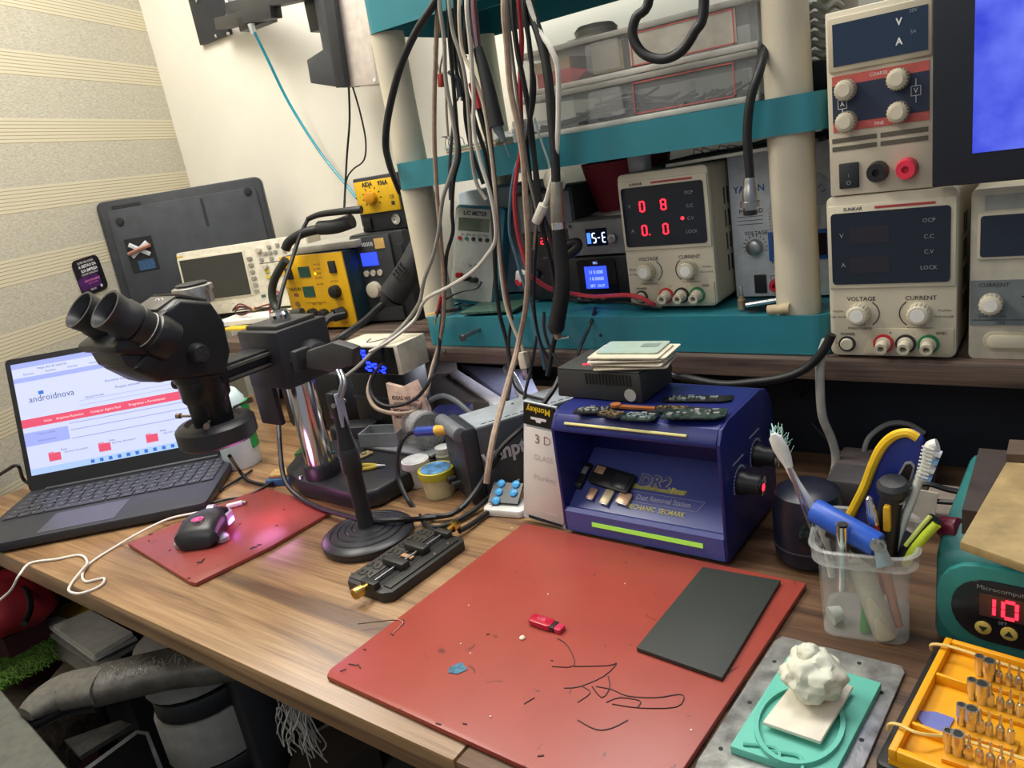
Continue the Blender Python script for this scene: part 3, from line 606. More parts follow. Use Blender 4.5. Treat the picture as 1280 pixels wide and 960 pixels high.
# ================================================================== MIDDLE TIER
ZM = .4585
def organiser(label, z, loc, lower):
    t = thing('parts_organiser', label, 'storage box', loc, 0, 'clear plastic parts boxes')
    W5, H5, D5 = .325, .056, .22
    b = B(); th = .002
    b.lo(-W5/2, W5/2, 0, th, 0, H5-.008); b.lo(-W5/2, W5/2, D5-th, D5, 0, H5-.008); b.lo(-W5/2, -W5/2+th, th, D5-th, 0, H5-.008); b.lo(W5/2-th, W5/2, th, D5-th, 0, H5-.008); b.lo(-W5/2, W5/2, 0, D5, 0, th)
    b.out('tray', mat('#d9dcdc', .12, 0, 0, alpha=.13), t)
    l = B(); l.lo(-W5/2-.002, W5/2+.002, -.003, D5, H5-.008, H5-.001); l.out('lid', mat('#b5b2a8', .3, 0, .05, alpha=.7), t, bev=.001)
    l = B(); l.prism(rr(-.056, .012, -.008, .046, .005), 'y', -.006, -.001); l.out('latch', mat('#c9c9c2', .15, 0, 0, alpha=.25), t, bev=.0015)
    l = B(); l.lo(-W5/2, W5/2, -.004, 0, 0, .007); l.out('rim', mat('#c3bfb4', .4), t, bev=.0008)
    la = B(); la.lo(.004, .138, -.0012, 0, .010, .046); la.out('label_sheet', mat('#b6b2a4', .6), t) if not lower else la.bm.free()
    fr = B()
    for a, b_, c_, d_ in ((.006, .136, .045, .0465), (.006, .136, .009, .0105), (.006, .0075, .009, .046), (.1345, .136, .009, .046)): fr.lo(a, b_, -.0018, -.0012, c_, d_)
    fr.out('red_outline', mat('#c2605c'), t)
    for k in range(1, 4): B().lo(-W5/2+k*.08-.001, -W5/2+k*.08+.001, th, D5-th, th, H5-.01).out('divider', mat('#d5d8d8', .2, 0, 0, alpha=.15), t)
    if lower:
        g = B(); random.seed(3)
        for i in range(170):
            x = random.uniform(-.15, .15); y = random.uniform(.004, .05); z_ = .004+random.random()**1.3*(.006+.026*(math.sin(3.1*(x+.16)/.28)**2 if x < .10 else .3)); a = random.random()*3
            g.box((x, y, z_), (random.uniform(.012, .05), .003, .003), (random.uniform(-.3, .3), random.uniform(-.4, .4), a*.2))
        g.out('loose_parts', mat('#4a4a48', .4, .3, .5, 200), t, kind='stuff')
    else:
        B().prism([(-.14, .006), (-.08, .006), (-.062, .018), (-.09, .026), (-.14, .026)], 'y', .004, .08).out('red_piece', mat('#c04a44', .5), t, bev=.002)
        B().lo(-.145, -.09, .01, .1, .026, .040).out('cream_piece', mat('#dcc79a', .6), t)
        B().lo(-.055, -.010, .008, .1, .01, .044).out('tan_piece', mat('#c9b68a', .6), t)
    return t
oc = (F(668, 172, .915)+F(945, 125, .915))/2
organiser('clear parts box full of dark pins, lower of the two', 0, (-.463, .915, ZM), True)
organiser('clear parts box with a red piece inside, upper of the two', 0, (-.460, .916, ZM+.0562), False)
t = thing('coiled_bag', 'crumpled clear bag with a coil on the upper parts box', 'bag', (-.54, .99, ZM+.0562*2-.001))
B().lathe([(.03, 0), (.033, .006), (.028, .010), (.03, .016), (.024, .022), (.01, .024)], n=22).out('coil', mat('#a09c92', .3, .2, .2, 60, .6), t)
B().lathe([(.05, 0), (.046, .006), (.03, .009)], (0, 0, .0), n=9).out('crumpled_film', mat('#d8d6d0', .2, 0, .2, 60, .8, alpha=.35), t)
t = thing('clear_clamshell', 'tall clear plastic clamshell beside the right post on the middle tier', 'packaging', (-.318, 1.02, ZM))
B().lo(-.012, .018, -.04, .05, 0, .13).out('shell', mat('#eef2f3', .1, 0, .1, 40, .8, alpha=.5), t, bev=.004)
B().lo(-.014, .020, -.042, .052, .045, .052).out('flange', mat('#eef2f3', .15, 0, 0, alpha=.7), t)
t = thing('white_packet', 'crumpled white packet on the middle tier behind the cables', 'packet', (-.70, 1.03, ZM))
B().prism([(-.06, 0), (.055, 0), (.05, .018), (.02, .028), (-.02, .016), (-.055, .022)], 'y', -.02, .03).out('wrap', mat('#dfe3e8', .35, 0, .15, 40, 1), t, bev=.004)
t = thing('paper_pile', 'small pile of cream cards at the middle tier edge', 'papers', (-.735, .945, ZM))
for k in range(5): B().box((.004*math.sin(k*3), .0, .0012+.0022*k), (.10, .045, .0018), (0, 0, R(3*math.sin(k*5)))).out('card', mat(['#d8cdb4', '#c98a62', '#dcd6c6', '#8f9a70', '#cfd2cf'][k], .6), t)
t = thing('spring_block', 'small white block of stacked fins beside the cables', 'spare part', (-.652, .94, ZM))
for k in range(5): B().lo(-.011, .011, -.008, .010, .0015+.004*k, .0035+.004*k).out('fin', mat('#cfd0ce', .4), t)
B().lo(-.010, .010, -.006, .008, 0, .03).out('core', WHITE, t)
g = B()
for k in range(6): g.tube([(-.80+.006*k, .95, ZM+.001), (-.802+.007*k, .945, ZM+.012+.005*(k % 3)), (-.795+.012*math.sin(k*2), .942, ZM+.028)], .0006)
tag(g.out('wire_offcuts', mat('#5a564e', .5)), 'thin wire offcuts sticking up beside the left post', 'wire')
# bundle of white cables right of the right post
for i in range(7):
    dy_ = 12*i
    wire('white cable in the coil behind the right rack post, %s from the bottom' % ('first', 'second', 'third', 'fourth', 'fifth', 'sixth', 'seventh')[i], [F(1008, 14+dy_, 1.12), F(1018, 6+dy_, 1.09), F(1030, 10+dy_, 1.08), F(1042, 2+dy_, 1.10), F(1052, 8+dy_, 1.12)][::-1], .004, CORDW, 'white cables behind the right post')
tag(B().lo(-.300, -.236, 1.04, 1.14, ZM, ZM+.036).out('dark_adapter', mat('#2a3038', .5), bev=.006), 'dark rounded adapter behind the right rack post', 'adapter')
# ================================================================== UPPER LEFT: monitor arm, black and white box
t = thing('wall_bracket', 'black steel arm bracket bolted high on the cream wall', 'bracket', F(262, 40, YB-.002))
a = F(240, 0, YB-.006); b2 = F(250, 51, YB-.006)
P(B().lo(F(243, 10, YB).x, F(294, 52, YB).x, YB-.012, YB-.001, F(270, 51, YB).z, F(262, 0, YB).z+.25), 'wall_plate', mat('#2a2d34', .45), t, bev=.001)
P(B().tube([F(275, 30, YB-.03), F(345, 14, YB-.12)], .018, 4, 1), 'lower_arm', mat('#24262c', .4), t, bev=.001)
P(B().tube([F(290, 12, YB-.03), F(380, -10, YB-.16)], .020, 4, 1), 'upper_arm', mat('#2d3036', .4), t, bev=.001)
P(B().tube([F(283, -10, YB-.02), F(290, 8, YB-.035), F(284, 22, YB-.03)], .006, 8), 'cable_loop', mat('#6b6f72', .4), t)
for px, py in ((271, 45), (247, 1), (286, 42)): P(B().lathe([(.004, 0), (.004, .004), (.002, .005)], F(px, py, YB-.012), (0, -1, 0), 10), 'bolt', CHROME, t)
P(B().cyl(F(314, 30, YB-.1), F(317, 42, YB-.1), .008, .006), 'cable_gland', mat('#c9ccd0', .3, .6), t)
P(B().lo(F(300, 22, YB-.08).x, F(337, 22, YB-.08).x, YB-.09, YB-.06, F(330, 30, YB-.08).z, F(330, 12, YB-.08).z), 'clamp', BLK, t, bev=.001)
wire('turquoise cable running down the cream wall from the bracket', [F(318, 40, YB-.1), F(335, 75, YB-.08), F(362, 130, YB-.05), F(400, 190, YB-.04), F(432, 230, YB-.05), F(446, 248, YB-.06)], .0032, mat('#1592a8', .4))
yt = 1.12
t = thing('wall_box', 'black plastic cabinet with pale side panel hanging left of the rack', 'cabinet', F(430, 108, yt))
def poly(pts, y0, y1): return B().prism([(F(px, py, y0).x, F(px, py, y0).z) for px, py in pts], 'y', y0, y1)
P(poly([(376, -60), (400, -60), (428, 110), (388, 104), (383, 75), (403, 62), (392, 0)], yt, yt+.05), 'black_shell', mat('#3a3d42', .45), t, bev=.002)
P(poly([(395, -60), (409, -60), (432, 109), (420, 110)], yt-.012, yt), 'front_rib', mat('#26282d', .4), t, bev=.001)
P(poly([(410, -60), (448, -60), (471, 105), (432, 109)], yt+.005, yt+.09), 'pale_panel', mat('#cfc3b8', .6), t, bev=.001)
P(B().lo(F(376, 10, yt).x, F(392, 10, yt).x, yt+.01, yt+.04, F(385, 40, yt).z, F(385, -30, yt).z), 'hinge_block', BLK, t, bev=.002)
P(B().box(F(468, 100, yt+.003), (.005, .002, .005)), 'label_tab', WHITE, t)
wire('black power cable falling straight from the hanging cabinet', [F(436, 109, 1.13), F(437, 150, 1.15), F(434, 190, 1.16), F(432, 225, 1.16), F(430, 262, 1.14)], .0022, RUB, 'cables from the hanging cabinet')
wire('black thin cable curving out and back below the hanging cabinet', [F(441, 109, 1.13), F(450, 140, 1.15), F(457, 175, 1.16), F(455, 200, 1.16), F(441, 212, 1.16), F(433, 226, 1.16), F(431, 258, 1.14)], .0018, RUB, 'cables from the hanging cabinet')
# ================================================================== LAPTOP WITH WEB PAGE
FR = D(262, 627, .018); yaw = R(43.0); ex = V((math.cos(yaw), math.sin(yaw), 0)); ey = V((-math.sin(yaw), math.cos(yaw), 0))
LW, LD = .362, .222
orig = V((FR.x, FR.y, 0))-ex*(LW/2+.006)
t = thing('laptop', 'black open laptop showing a web page with a red band', 'laptop', orig, yaw)
LB = mat('#2a2c33', .45, 0, .05, 40)
B().prism(rr(-LW/2, 0, LW/2, LD, .010), 'z', .004, .018).out('base', LB, t, bev=.0015)
B().lo(-LW/2+.03, LW/2-.03, .02, LD-.02, 0, .004).out('rubber_foot', BLK, t)
kb = B().lo(-.168, .170, .092, .196, .0178, .0183).out('keyboard', mat('#17181b', .6), t)
B().prism(rr(-.075, .010, .040, .080, .004), 'z', .0178, .0184).out('touchpad', mat('#4a4a56', .35, 0, .04), t)
B().lo(-.150, .150, .204, .212, .0178, .0215).out('hinge_cover', mat('#4b4c4e', .4), t, bev=.001)
km = mat('#34353b', .45, 0, 0); kme = None; lm = None
rows = [(.0935, [.016]*3+[.078]+[.016]*8, .0155), (.1105, [.024]+[.0165]*10+[.030]+[.016]*3, .0155), (.1275, [.021]+[.0165]*11+[.020]+[.016]*3, .0155), (.1445, [.018]+[.0165]*12+[.016]*3, .0155), (.1615, [.0165]*13+[.026]+[.016]*3, .0155), (.1785, [.0168]*18, .011)]
kmesh = {}
for y0, ws, kh in rows:
    tot = sum(ws)+.0022*(len(ws)-1); sc_ = .334/tot; x = -.166
    for w_ in ws:
        kw = w_*sc_
        key = (round(kw, 4), kh)
        if key not in kmesh:
            o = B().prism(rr(-kw/2, 0, kw/2, kh, .002, 2), 'z', .0183, .0198).out('key', km, kb); kmesh[key] = o
        else:
            o = kmesh[key].copy(); COL.objects.link(o); o.parent = kb
        o.location = (x+kw/2, y0, 0); x += kw+.0022*sc_
g = B()
for y0, ws, kh in rows:
    for i in range(18): g.box((-.158+i*.0184, y0+kh*.55, .02), (.004, .003, .0003))
g.out('key_legends', mat('#72727a', .5), kb)
tilt = R(-17)
lid = M.Translation(V((0, LD-.006, .016))) @ M.Rotation(tilt, 4, 'X')
def LP(b, name, m, par=t):
    b.bm.transform(lid); return b.out(name, m, par)
LH = .236
ld = LP(B().prism(rr(-LW/2, 0, LW/2, LH, .008), 'y', -.002, .005), 'lid', mat('#17181c', .4, 0, .05))
EM = .70
SX_, SZ0, SW_, SH_ = -.172, .028, .344, .198
def SP(u, v): return (SX_+u*SW_, SZ0+(1-v)*SH_)
def panel(b, u0, v0, u1, v1, lay=1):
    x0, z1 = SP(u0, v0); x1, z0 = SP(u1, v1); b.lo(x0, x1, -.0024-.0003*lay, -.0020-.0003*lay, z0, z1); return b
scrn = LP(panel(B(), 0, 0, 1, 1, 0), 'screen', emissive('#ccd3fa', EM))
LP(panel(panel(panel(B(), 0, 0, 1, .045), 0, .13, 1, .17), 0, .62, .22, .74), 'page_bars', emissive('#9fabf0', EM), t)
LP(panel(B(), 0, .945, 1, 1), 'task_bar', emissive('#a8c6f4', EM), t)
g = panel(B(), 0, .50, 1, .575)
for u in (.13, .38, .62, .86): panel(g, u-.03, .835, u+.03, .905); panel(g, u-.03, .825, u+.0, .832)
panel(g, .80, .335, .855, .395); LP(g, 'red_band', emissive('#e0506e', EM), t)
g = B()
for v in (.60, .66, .735): panel(g, .23, v, 1, v+.006)
for u in (.30, .45): panel(g, u, .42, u+.35, .423)
panel(g, .30, .46, .8, .463); LP(g, 'page_lines', emissive('#8f9ed0', EM), t)
g = B(); 
def st(g, s, u, v, size, lay=2): x, z = SP(u, v); g.text(s, x, z, size, -.0021-.0003*lay)
st(g, 'androidnova', .17, .335, .0155); st(g, 'Encontrar arquivos e solucoes', .55, .29, .006); st(g, 'Pesquisa avancada', .55, .36, .006); st(g, 'busca no site', .38, .40, .006)
for i, u in enumerate((.18, .42, .68, .92)): st(g, 'Pasta', u, .82, .005); st(g, 'descricao dos arquivos', u+.06, .845, .0045)
for k in range(9): st(g, 'favoritos', .08+.11*k, .105, .005)
st(g, 'https site de suporte', .2, .068, .006); st(g, 'Ultimas noticias', .11, .645, .005); st(g, 'Novos arquivos', .11, .705, .005); LP(g, 'page_lettering', emissive('#4a5a8c', EM), t)
g = B()
for k, s in enumerate(('Inicio', 'Arquivos Recentes', 'Comprar Agora Facil', 'Programas e Ferramentas', 'Informacoes')): st(g, s, (.13, .24, .42, .63, .85)[k], .540, .0062, 3)
LP(g, 'band_lettering', emissive('#ffe6ea', EM), t)
g = B()
for k in range(12): panel(g, .30+.045*k, .958, .318+.045*k, .988, 2)
panel(g, .11, .27, .135, .30, 2); LP(g, 'task_icons', emissive('#2f6fc8', EM), t)
# charger tail
wire('black charger cable behind the left end of the laptop', [D(-20, 606, .03), D(5, 590, .06), D(22, 582, .07), D(30, 600, .03), D(50, 612, .012)], .003, RUB)
# ------------------------------------------------------------------ small red mat, mouse
def slab(name, label, cat, pts, z0, z1, m, bev=.001, group=None, lvl=0):
    P_ = [D(px, py, lvl) for px, py in pts]; return tag(B().prism([(p.x, p.y) for p in P_], 'z', z0, z1).out(name, m, bev=bev), label, cat, group)
def matmat(name, col, marks=30):
    m = mat(col, .38, 0, .06, 18, .06).copy(); nt = m.node_tree; b = nt.nodes['Principled BSDF']; N = nt.nodes.new; L = nt.links.new
    src = b.inputs['Base Color'].links[0].from_socket
    tc = N('ShaderNodeTexCoord'); n = N('ShaderNodeTexNoise'); n.inputs['Scale'].default_value = marks; n.inputs['Detail'].default_value = 2; n.inputs['Distortion'].default_value = 1.5; L(tc.outputs['Object'], n.inputs[0])
    r = N('ShaderNodeValToRGB'); r.color_ramp.elements[0].position = .70; r.color_ramp.elements[0].color = (0, 0, 0, 1); r.color_ramp.elements[1].position = .74; r.color_ramp.elements[1].color = (.8, .8, .8, 1); L(n.outputs[0], r.inputs[0])
    mx = N('ShaderNodeMix'); mx.data_type = 'RGBA'; L(r.outputs[0], mx.inputs[0]); L(src, mx.inputs[6]); mx.inputs[7].default_value = (*hexc('#5b2a26'), 1); L(mx.outputs[2], b.inputs['Base Color']); m.name = name; return m
MATR = matmat('red_silicone', '#9c4337', 34); MATR2 = matmat('red_silicone_b', '#94403a', 30)
slab('silicone_mat', 'small red silicone mat under the mouse', 'mat', [(161, 684), (330, 613), (420, 641), (340, 688), (246, 734), (238, 732), (232, 728)], .0006, .0062, MATR2, group='red silicone mats')
bigp = [(404, 841), (432, 812), (655, 656), (700, 660), (1008, 729), (868, 968), (560, 1010)]
PL = [D(404, 845, .006), D(655, 655, .006), D(1008, 730, .006)]
P_ = [D(*p, .006) for p in ((404, 843), (655, 654), (1008, 729))]
fr4 = P_[2]+(P_[0]-P_[1]); 
big = B().prism([(p.x, p.y) for p in (P_[0]+(fr4-P_[0])*.015, P_[0]+(P_[1]-P_[0])*.025, P_[1], P_[2], fr4)], 'z', .0006, .0064)
tag(big.out('silicone_mat', MATR, bev=.001), 'large red silicone mat at the front middle of the bench', 'mat', 'red silicone mats')
# scribbles (ink drawn on the mat)
g = B(); zz = .0068
for pts in ([(697, 798), (710, 808), (718, 832), (690, 833)], [(718, 833), (760, 832), (771, 829), (755, 845), (725, 858), (705, 860)], [(760, 845), (762, 860), (752, 872), (740, 858)], [(745, 858), (765, 862), (785, 870), (820, 872), (848, 868), (855, 872), (845, 884), (800, 885), (765, 880)], [(722, 878), (738, 866), (728, 858)], [(722, 900), (745, 912), (765, 910), (785, 900)], [(758, 878), (775, 872), (800, 876), (797, 884)], [(655, 880), (668, 872)], [(447, 780), (505, 775), (488, 793)]):
    g.tube([D(*p, zz) for p in pts], .0005, 4, 3)
tag(g.out('ink_scribble', mat('#3a2320', .6), kind='stuff'), 'thin dark pen scribbles drawn on the large red mat', 'scribble')
c = D(263, 668, .0062); my = R(34)
t = thing('mouse', 'black gaming mouse with silver side trim on the small red mat', 'mouse', (c.x, c.y, .0064), my)
b = B(); rings = []
for k in range(13):
    s = k/12; y = -.045+.090*s; hw = .036*(.55+.45*math.sin(PI*min(1, s*1.15+.18)))*(1 if s < .85 else .97); hh_ = .034*math.sin(PI*(.16+.66*(1-s)))**.8; hw *= .93+.07*math.cos(4*PI*s)
    if k in (0, 12): hw *= .8; hh_ *= .6
    rings.append([V((hw*math.copysign(abs(math.cos(a))**.7, math.cos(a)), y, .001+hh_*(.5+.5*math.copysign(abs(math.sin(a))**.7, math.sin(a))))) for a in [2*PI*j/20 for j in range(20)]])
b.ring(rings); b.out('shell', mat('#25262b', .35), t)
B().cyl((-.005, .024, .025), (.005, .024, .025), .009, n=16).out('scroll_wheel', mat('#b9bcc4', .3, .3), t)
for s in (-1, 1):
    B().prism([(s*.020, .030), (s*.027, .018), (s*.023, .004), (s*.028, -.012), (s*.0305, .002), (s*.031, .020)], 'z', .014, .0245).out('side_trim', mat('#b9b4c0', .3, .4), t, bev=.001)
    B().lathe([(.009, 0), (.0095, .006), (.006, .010)], (s*.030, -.026, .001), n=14).out('side_wing', mat('#aeb6c2', .3, .4), t)
B().prism([(.0275, -.004), (.0315, .004), (.0325, .016), (.030, .018), (.0285, .006), (.026, -.002)], 'z', .010, .016).out('light_strip', emissive('#b46cff', 6), t)
B().prism([(-.0275, -.010), (-.0315, .004), (-.030, .006), (-.0265, -.006)], 'z', .012, .018).out('red_strip', emissive('#ff4638', 1.5), t)
g = B(); g.tube([(.0075*math.cos(k*PI/8), -.020+.0075*math.sin(k*PI/8), .0348+.0009*math.sin(k*PI/8)*-1) for k in range(17)], .0009, 5, 1); g.box((0, -.023, .0352), (.007, .0035, .0012)); g.box((0, -.0165, .0345), (.010, .002, .0012)); g.out('emblem', emissive('#e05a9a', .8), t)
lamp = bpy.data.lights.new('mouse_glow', 'POINT'); lamp.energy = .16; lamp.color = (1, .32, .8); lamp.shadow_soft_size = .03
lo_ = bpy.data.objects.new('mouse_glow', lamp); COL.objects.link(lo_); lo_.parent = t; lo_.location = (.078, .018, .045)
# white usb cable with its plug
pts = [(296, 632), (270, 637), (240, 642), (210, 649), (178, 664), (145, 683), (118, 700), (106, 711), (103, 722), (108, 727)]
W_ = [D(px, py, .0085 if px > 165 else .0022) for px, py in pts]+[D(px, py, z) for px, py, z in ((118, 725, .0022), (130, 723, .0022), (128, 730, .0022), (116, 737, .0022), (98, 742, .0022), (86, 738, .0022), (91, 727, .0022), (102, 713, .006), (109, 703, .006), (100, 694, .0022), (70, 699, .0022), (38, 704, .0022), (24, 719, .0022), (14, 737, -.02), (0, 750, -.05), (-20, 765, -.08))]
t = thing('usb_cable', 'white charging cable snaking from the mouse over the bench edge', 'cable', (W_[0].x, W_[0].y, .006))
P(B().tube(W_, .0017, 8, 6), 'cord', mat('#e8e2d8', .5, 0, .03), t)
a, b2 = D(284, 634, .009), D(303, 629, .009); P(B().tube([a+V((0, 0, .001)), b2+V((0, 0, .001))], .0042, 8, 1), 'plug', mat('#dcdcdc', .4), t, bev=.0005)
P(B().tube([b2+V((0, 0, .001)), D(308, 628, .010)], .0026, 8, 1), 'plug_tip', STEEL, t)
g = B(); random.seed(8)
for px, py, ln in ((188, 668, .006), (186, 676, .004), (250, 703, .008), (254, 700, .006), (318, 684, .007), (324, 681, .006), (314, 686, .005), (346, 657, .004), (212, 688, .003), (236, 723, .004), (355, 637, .003), (300, 655, .003)):
    c_ = D(px, py, .0064); g.box((c_.x, c_.y, .0066), (ln, ln*.45, .0006), (0, 0, random.uniform(0, 3)))
tag(g.out('dark_crumbs', mat('#2a1412', .6), kind='stuff'), 'black scuffs and crumbs on the small red mat', 'crumbs')
# ================================================================== MICROSCOPE
HXR, HXL = -.879, -.965; HX = (HXR+HXL)/2
MB_ = mat('#2b2b2e', .42, 0, .06, 30); MBD = mat('#1d1d20', .38, 0, .06, 30)
t = thing('microscope', 'black binocular boom microscope with ring light over the small red mat', 'microscope', (HX, .66, 0))
prof = [G(px, py, HXR) for px, py in ((200, 478), (285, 468), (291, 440), (283, 402), (266, 377), (226, 373), (206, 389), (188, 436), (168, 462))]
pr = [(p.y, p.z) for p in prof]
cy_ = sum(p[0] for p in pr)/len(pr); cz_ = sum(p[1] for p in pr)/len(pr)
b = B(); rings = []
for x, s in ((HXR-.001, .93), (HXR-.006, 1.0), (HX, 1.03), (HXL+.006, 1.0), (HXL+.001, .93)): rings.append([V((x, cy_+(y-cy_)*s, cz_+(z-cz_)*s)) for y, z in pr])
P(b.ring(rings), 'head', MBD, t, bev=.003)
tp = [G(px, py, HXR-.006) for px, py in ((266, 377), (226, 373), (206, 389))]
b = B(); a_, m_, c_ = tp
off = V((0, -.3, 1)).normalized()*.0035
b.prism([(a_.y-.003, a_.z+.0005), (m_.y+.002, m_.z+.001), (m_.y+.002, m_.z+.006), (a_.y-.003, a_.z+.005)], 'x', HXR-.012, HXL+.012)
P(b, 'top_plate', mat('#4a4540', .5), t, bev=.001)
b = B(); b.prism([(m_.y-.001, m_.z+.004), (c_.y-.006, c_.z+.004), (c_.y-.004, c_.z-.002), (m_.y, m_.z-.002)], 'x', HXR-.014, HXL+.014); P(b, 'name_plate', mat('#4f4a44', .5), t, bev=.001)
# interpupillary housing and eyepieces
ax = (G(124, 384, -.885)-G(190, 418, -.885)); ax = V((0, ax.y, ax.z)).normalized()
E0 = G(190, 417, -.885)
for i, x in enumerate((-.883, -.947)):
    o_ = V((x, E0.y, E0.z))
    P(B().lathe([(.026, -.022), (.027, -.004), (.025, .004), (.022, .006)], o_, ax, 24), 'tube_collar', MBD, t)
    P(B().lathe([(.0225, .0), (.0225, .018), (.0235, .020), (.0235, .025), (.019, .027), (.019, .030)], o_, ax, 24), 'tube', MB_, t)
    e = P(B().lathe([(.0215, .026), (.0240, .029), (.0240, .042), (.0225, .045), (.0245, .062), (.0215, .062), (.017, .050)], o_, ax, 28), 'eyecup', MB_, t)
    P(B().lathe([(.0172, .0495), (.0172, .0502)], o_, ax, 24), 'lens', mat('#15101c', .05, 0, 0), t)
    P(B().lathe([(.0231, .0095), (.0231, .0103)], o_, ax, 24), 'white_ring', WHITE, t)
hp = [G(px, py, HXR) for px, py in ((206, 395), (188, 440), (140, 440), (138, 432), (165, 420))]
P(B().prism([(p.y, p.z) for p in (G(212, 385, HXR), G(200, 446, HXR), G(146, 443, HXR), G(140, 434, HXR), G(152, 424, HXR))], 'x', HXR+.002, HXL-.006), 'binocular_housing', MBD, t, bev=.006)
lp = [G(px, py, HXR-.004) for px, py in ((148, 438), (160, 458), (200, 479), (222, 474), (212, 425))]
P(B().prism([(p.y, p.z) for p in lp], 'x', HXR-.006, HXL+.006), 'lower_housing', MB_, t, bev=.003)
kc = G(252, 442, HXR+.010)
P(B().lathe([(.0135, -.010), (.0135, .002), (.011, .010), (.010, .012)], (HXR, kc.y, kc.z), (1, 0, 0), 20), 'zoom_knob', MB_, t)
for k in range(3): P(B().lathe([(.0011, 0), (.0011, .001)], (HXR+.012, kc.y+.005*math.cos(k*2.1), kc.z+.005*math.sin(k*2.1)), (1, 0, 0), 8), 'knob_screw', CHROME, t)
ring_c = F(262, 548, .53); rc = V((HX, ring_c.y, 0)); ny = .512
nz0 = F(240, 482, .52).z
P(B().lathe([(.034, .232), (.036, .240), (.036, .252), (.030, .262)], (HX, ny, 0), n=28), 'mount_ring', MBD, t)
P(B().lathe([(.026, .165), (.027, .200), (.031, .205), (.032, .234)], (HX, ny, 0), n=28), 'objective_barrel', mat('#191a1e', .3, 0, .05), t)
P(B().cyl((HX-.032, ny-.008, .225), (HX-.048, ny-.012, .224), .0075, n=12), 'side_screw', MBD, t)
rl = P(B().lathe([(.030, .146), (.048, .142), (.052, .146), (.052, .166), (.047, .171), (.038, .173), (.034, .168), (.030, .168)], (HX, ny, 0), n=36), 'ring_light', MB_, t)
for a in (200, 320, 80):
    dx, dy = math.cos(R(a)), math.sin(R(a)); P(B().cyl((HX+dx*.030, ny+dy*.030, .178), (HX+dx*.058, ny+dy*.058, .180), .002, n=8).cyl((HX+dx*.052, ny+dy*.052, .1795), (HX+dx*.058, ny+dy*.058, .180), .004, n=8), 'thumb_screw', mat('#8c7a68', .35, .7), t)
# trinocular port with chrome ring
pc = G(240, 362, HX+.012)
P(B().lathe([(.023, -.014), (.023, .002), (.0255, .002), (.0255, .0085), (.022, .010)], (HX, pc.y+.008, .340), (0, 0, 1), 28), 'chrome_port', mat('#c9c8c4', .25, .9), t)
P(B().lathe([(.020, .0), (.020, .003), (.018, .004)], (HX, pc.y+.008, .3495), (0, 0, 1), 28), 'port_cap', BLK, t)
# boom, focus block, pillar, base
PY = .648; PXc = -.905
P(B().lo(-.935, -.893, .52, .66, .218, .244), 'boom', mat('#1f2024', .4), t, bev=.002)
P(B().lo(-.893, -.887, .53, .665, .236, .240).lo(-.893, -.887, .53, .665, .222, .225), 'boom_rail', mat('#5f5d58', .4, .3), t)
P(B().lo(-.955, -.865, .60, .690, .185, .268), 'focus_block', MB_, t, bev=.003)
P(B().lo(-.945, -.875, .61, .68, .266, .274), 'block_lid', mat('#3b3a39', .5), t, bev=.002)
P(B().lathe([(.014, 0), (.015, .010), (.012, .014)], (-.90, .64, .274), n=22), 'chrome_dial', CHROME, t)
P(B().lathe([(.022, 0), (.022, .010), (.019, .012), (.019, .024), (.016, .026)], (-.865, .65, .222), (1, -.15, 0), 24), 'focus_knob', MB_, t)
P(B().cyl((-.866, .615, .222), (-.852, .612, .222), .0035, n=10), 'lock_lever', STEEL, t)
P(B().lathe([(.0215, .03), (.0215, .19)], (PXc, PY, 0), n=36), 'pillar', CHROME, t)
P(B().lathe([(.027, .030), (.027, .048), (.024, .052)], (PXc, PY, 0), n=28), 'pillar_foot', MBD, t)
bp = [D(px, py, .03) for px, py in ((356, 585), (372, 600), (440, 617), (470, 612), (545, 572), (520, 555), (430, 545), (375, 562))]
P(B().prism([(p.x, p.y) for p in bp], 'z', .002, .030), 'base_plate', mat('#232428', .42, 0, .1, 60), t, bev=.006)
P(B().lathe([(.004, 0), (.003, .004)], D(376, 598, .03), n=10), 'base_screw', CHROME, t)
q0, q1 = F(314, 474, .635), F(354, 532, .635)
P(B().lo(q0.x, q1.x, .632, .642, q1.z, q0.z), 'hanging_plate', mat('#1a1a1c', .5), t, bev=.003)
P(B().lathe([(.0025, 0), (.0025, .0008), (.0012, .0008)], F(322, 480, .632), (0, -1, 0), 12), 'plate_ring', INKG, t)
for q_ in (.0048, -.0048):
    mm = (m_+c_)/2; P(B().tube([(HX+.004+q_+.004*math.cos(a), mm.y+.0015+.0028*math.sin(a), mm.z+.0052+.0022*math.sin(a)) for a in [k*2*PI/14 for k in range(15)]], .0005, 4, 1), 'white_emblem', INKW, t)
tag(B().lo(-1.25, -1.07, .845, .96, .0006, .118).out('black_speaker', mat('#121316', .5), bev=.008), 'black box standing in shadow behind the microscope pillar', 'speaker')
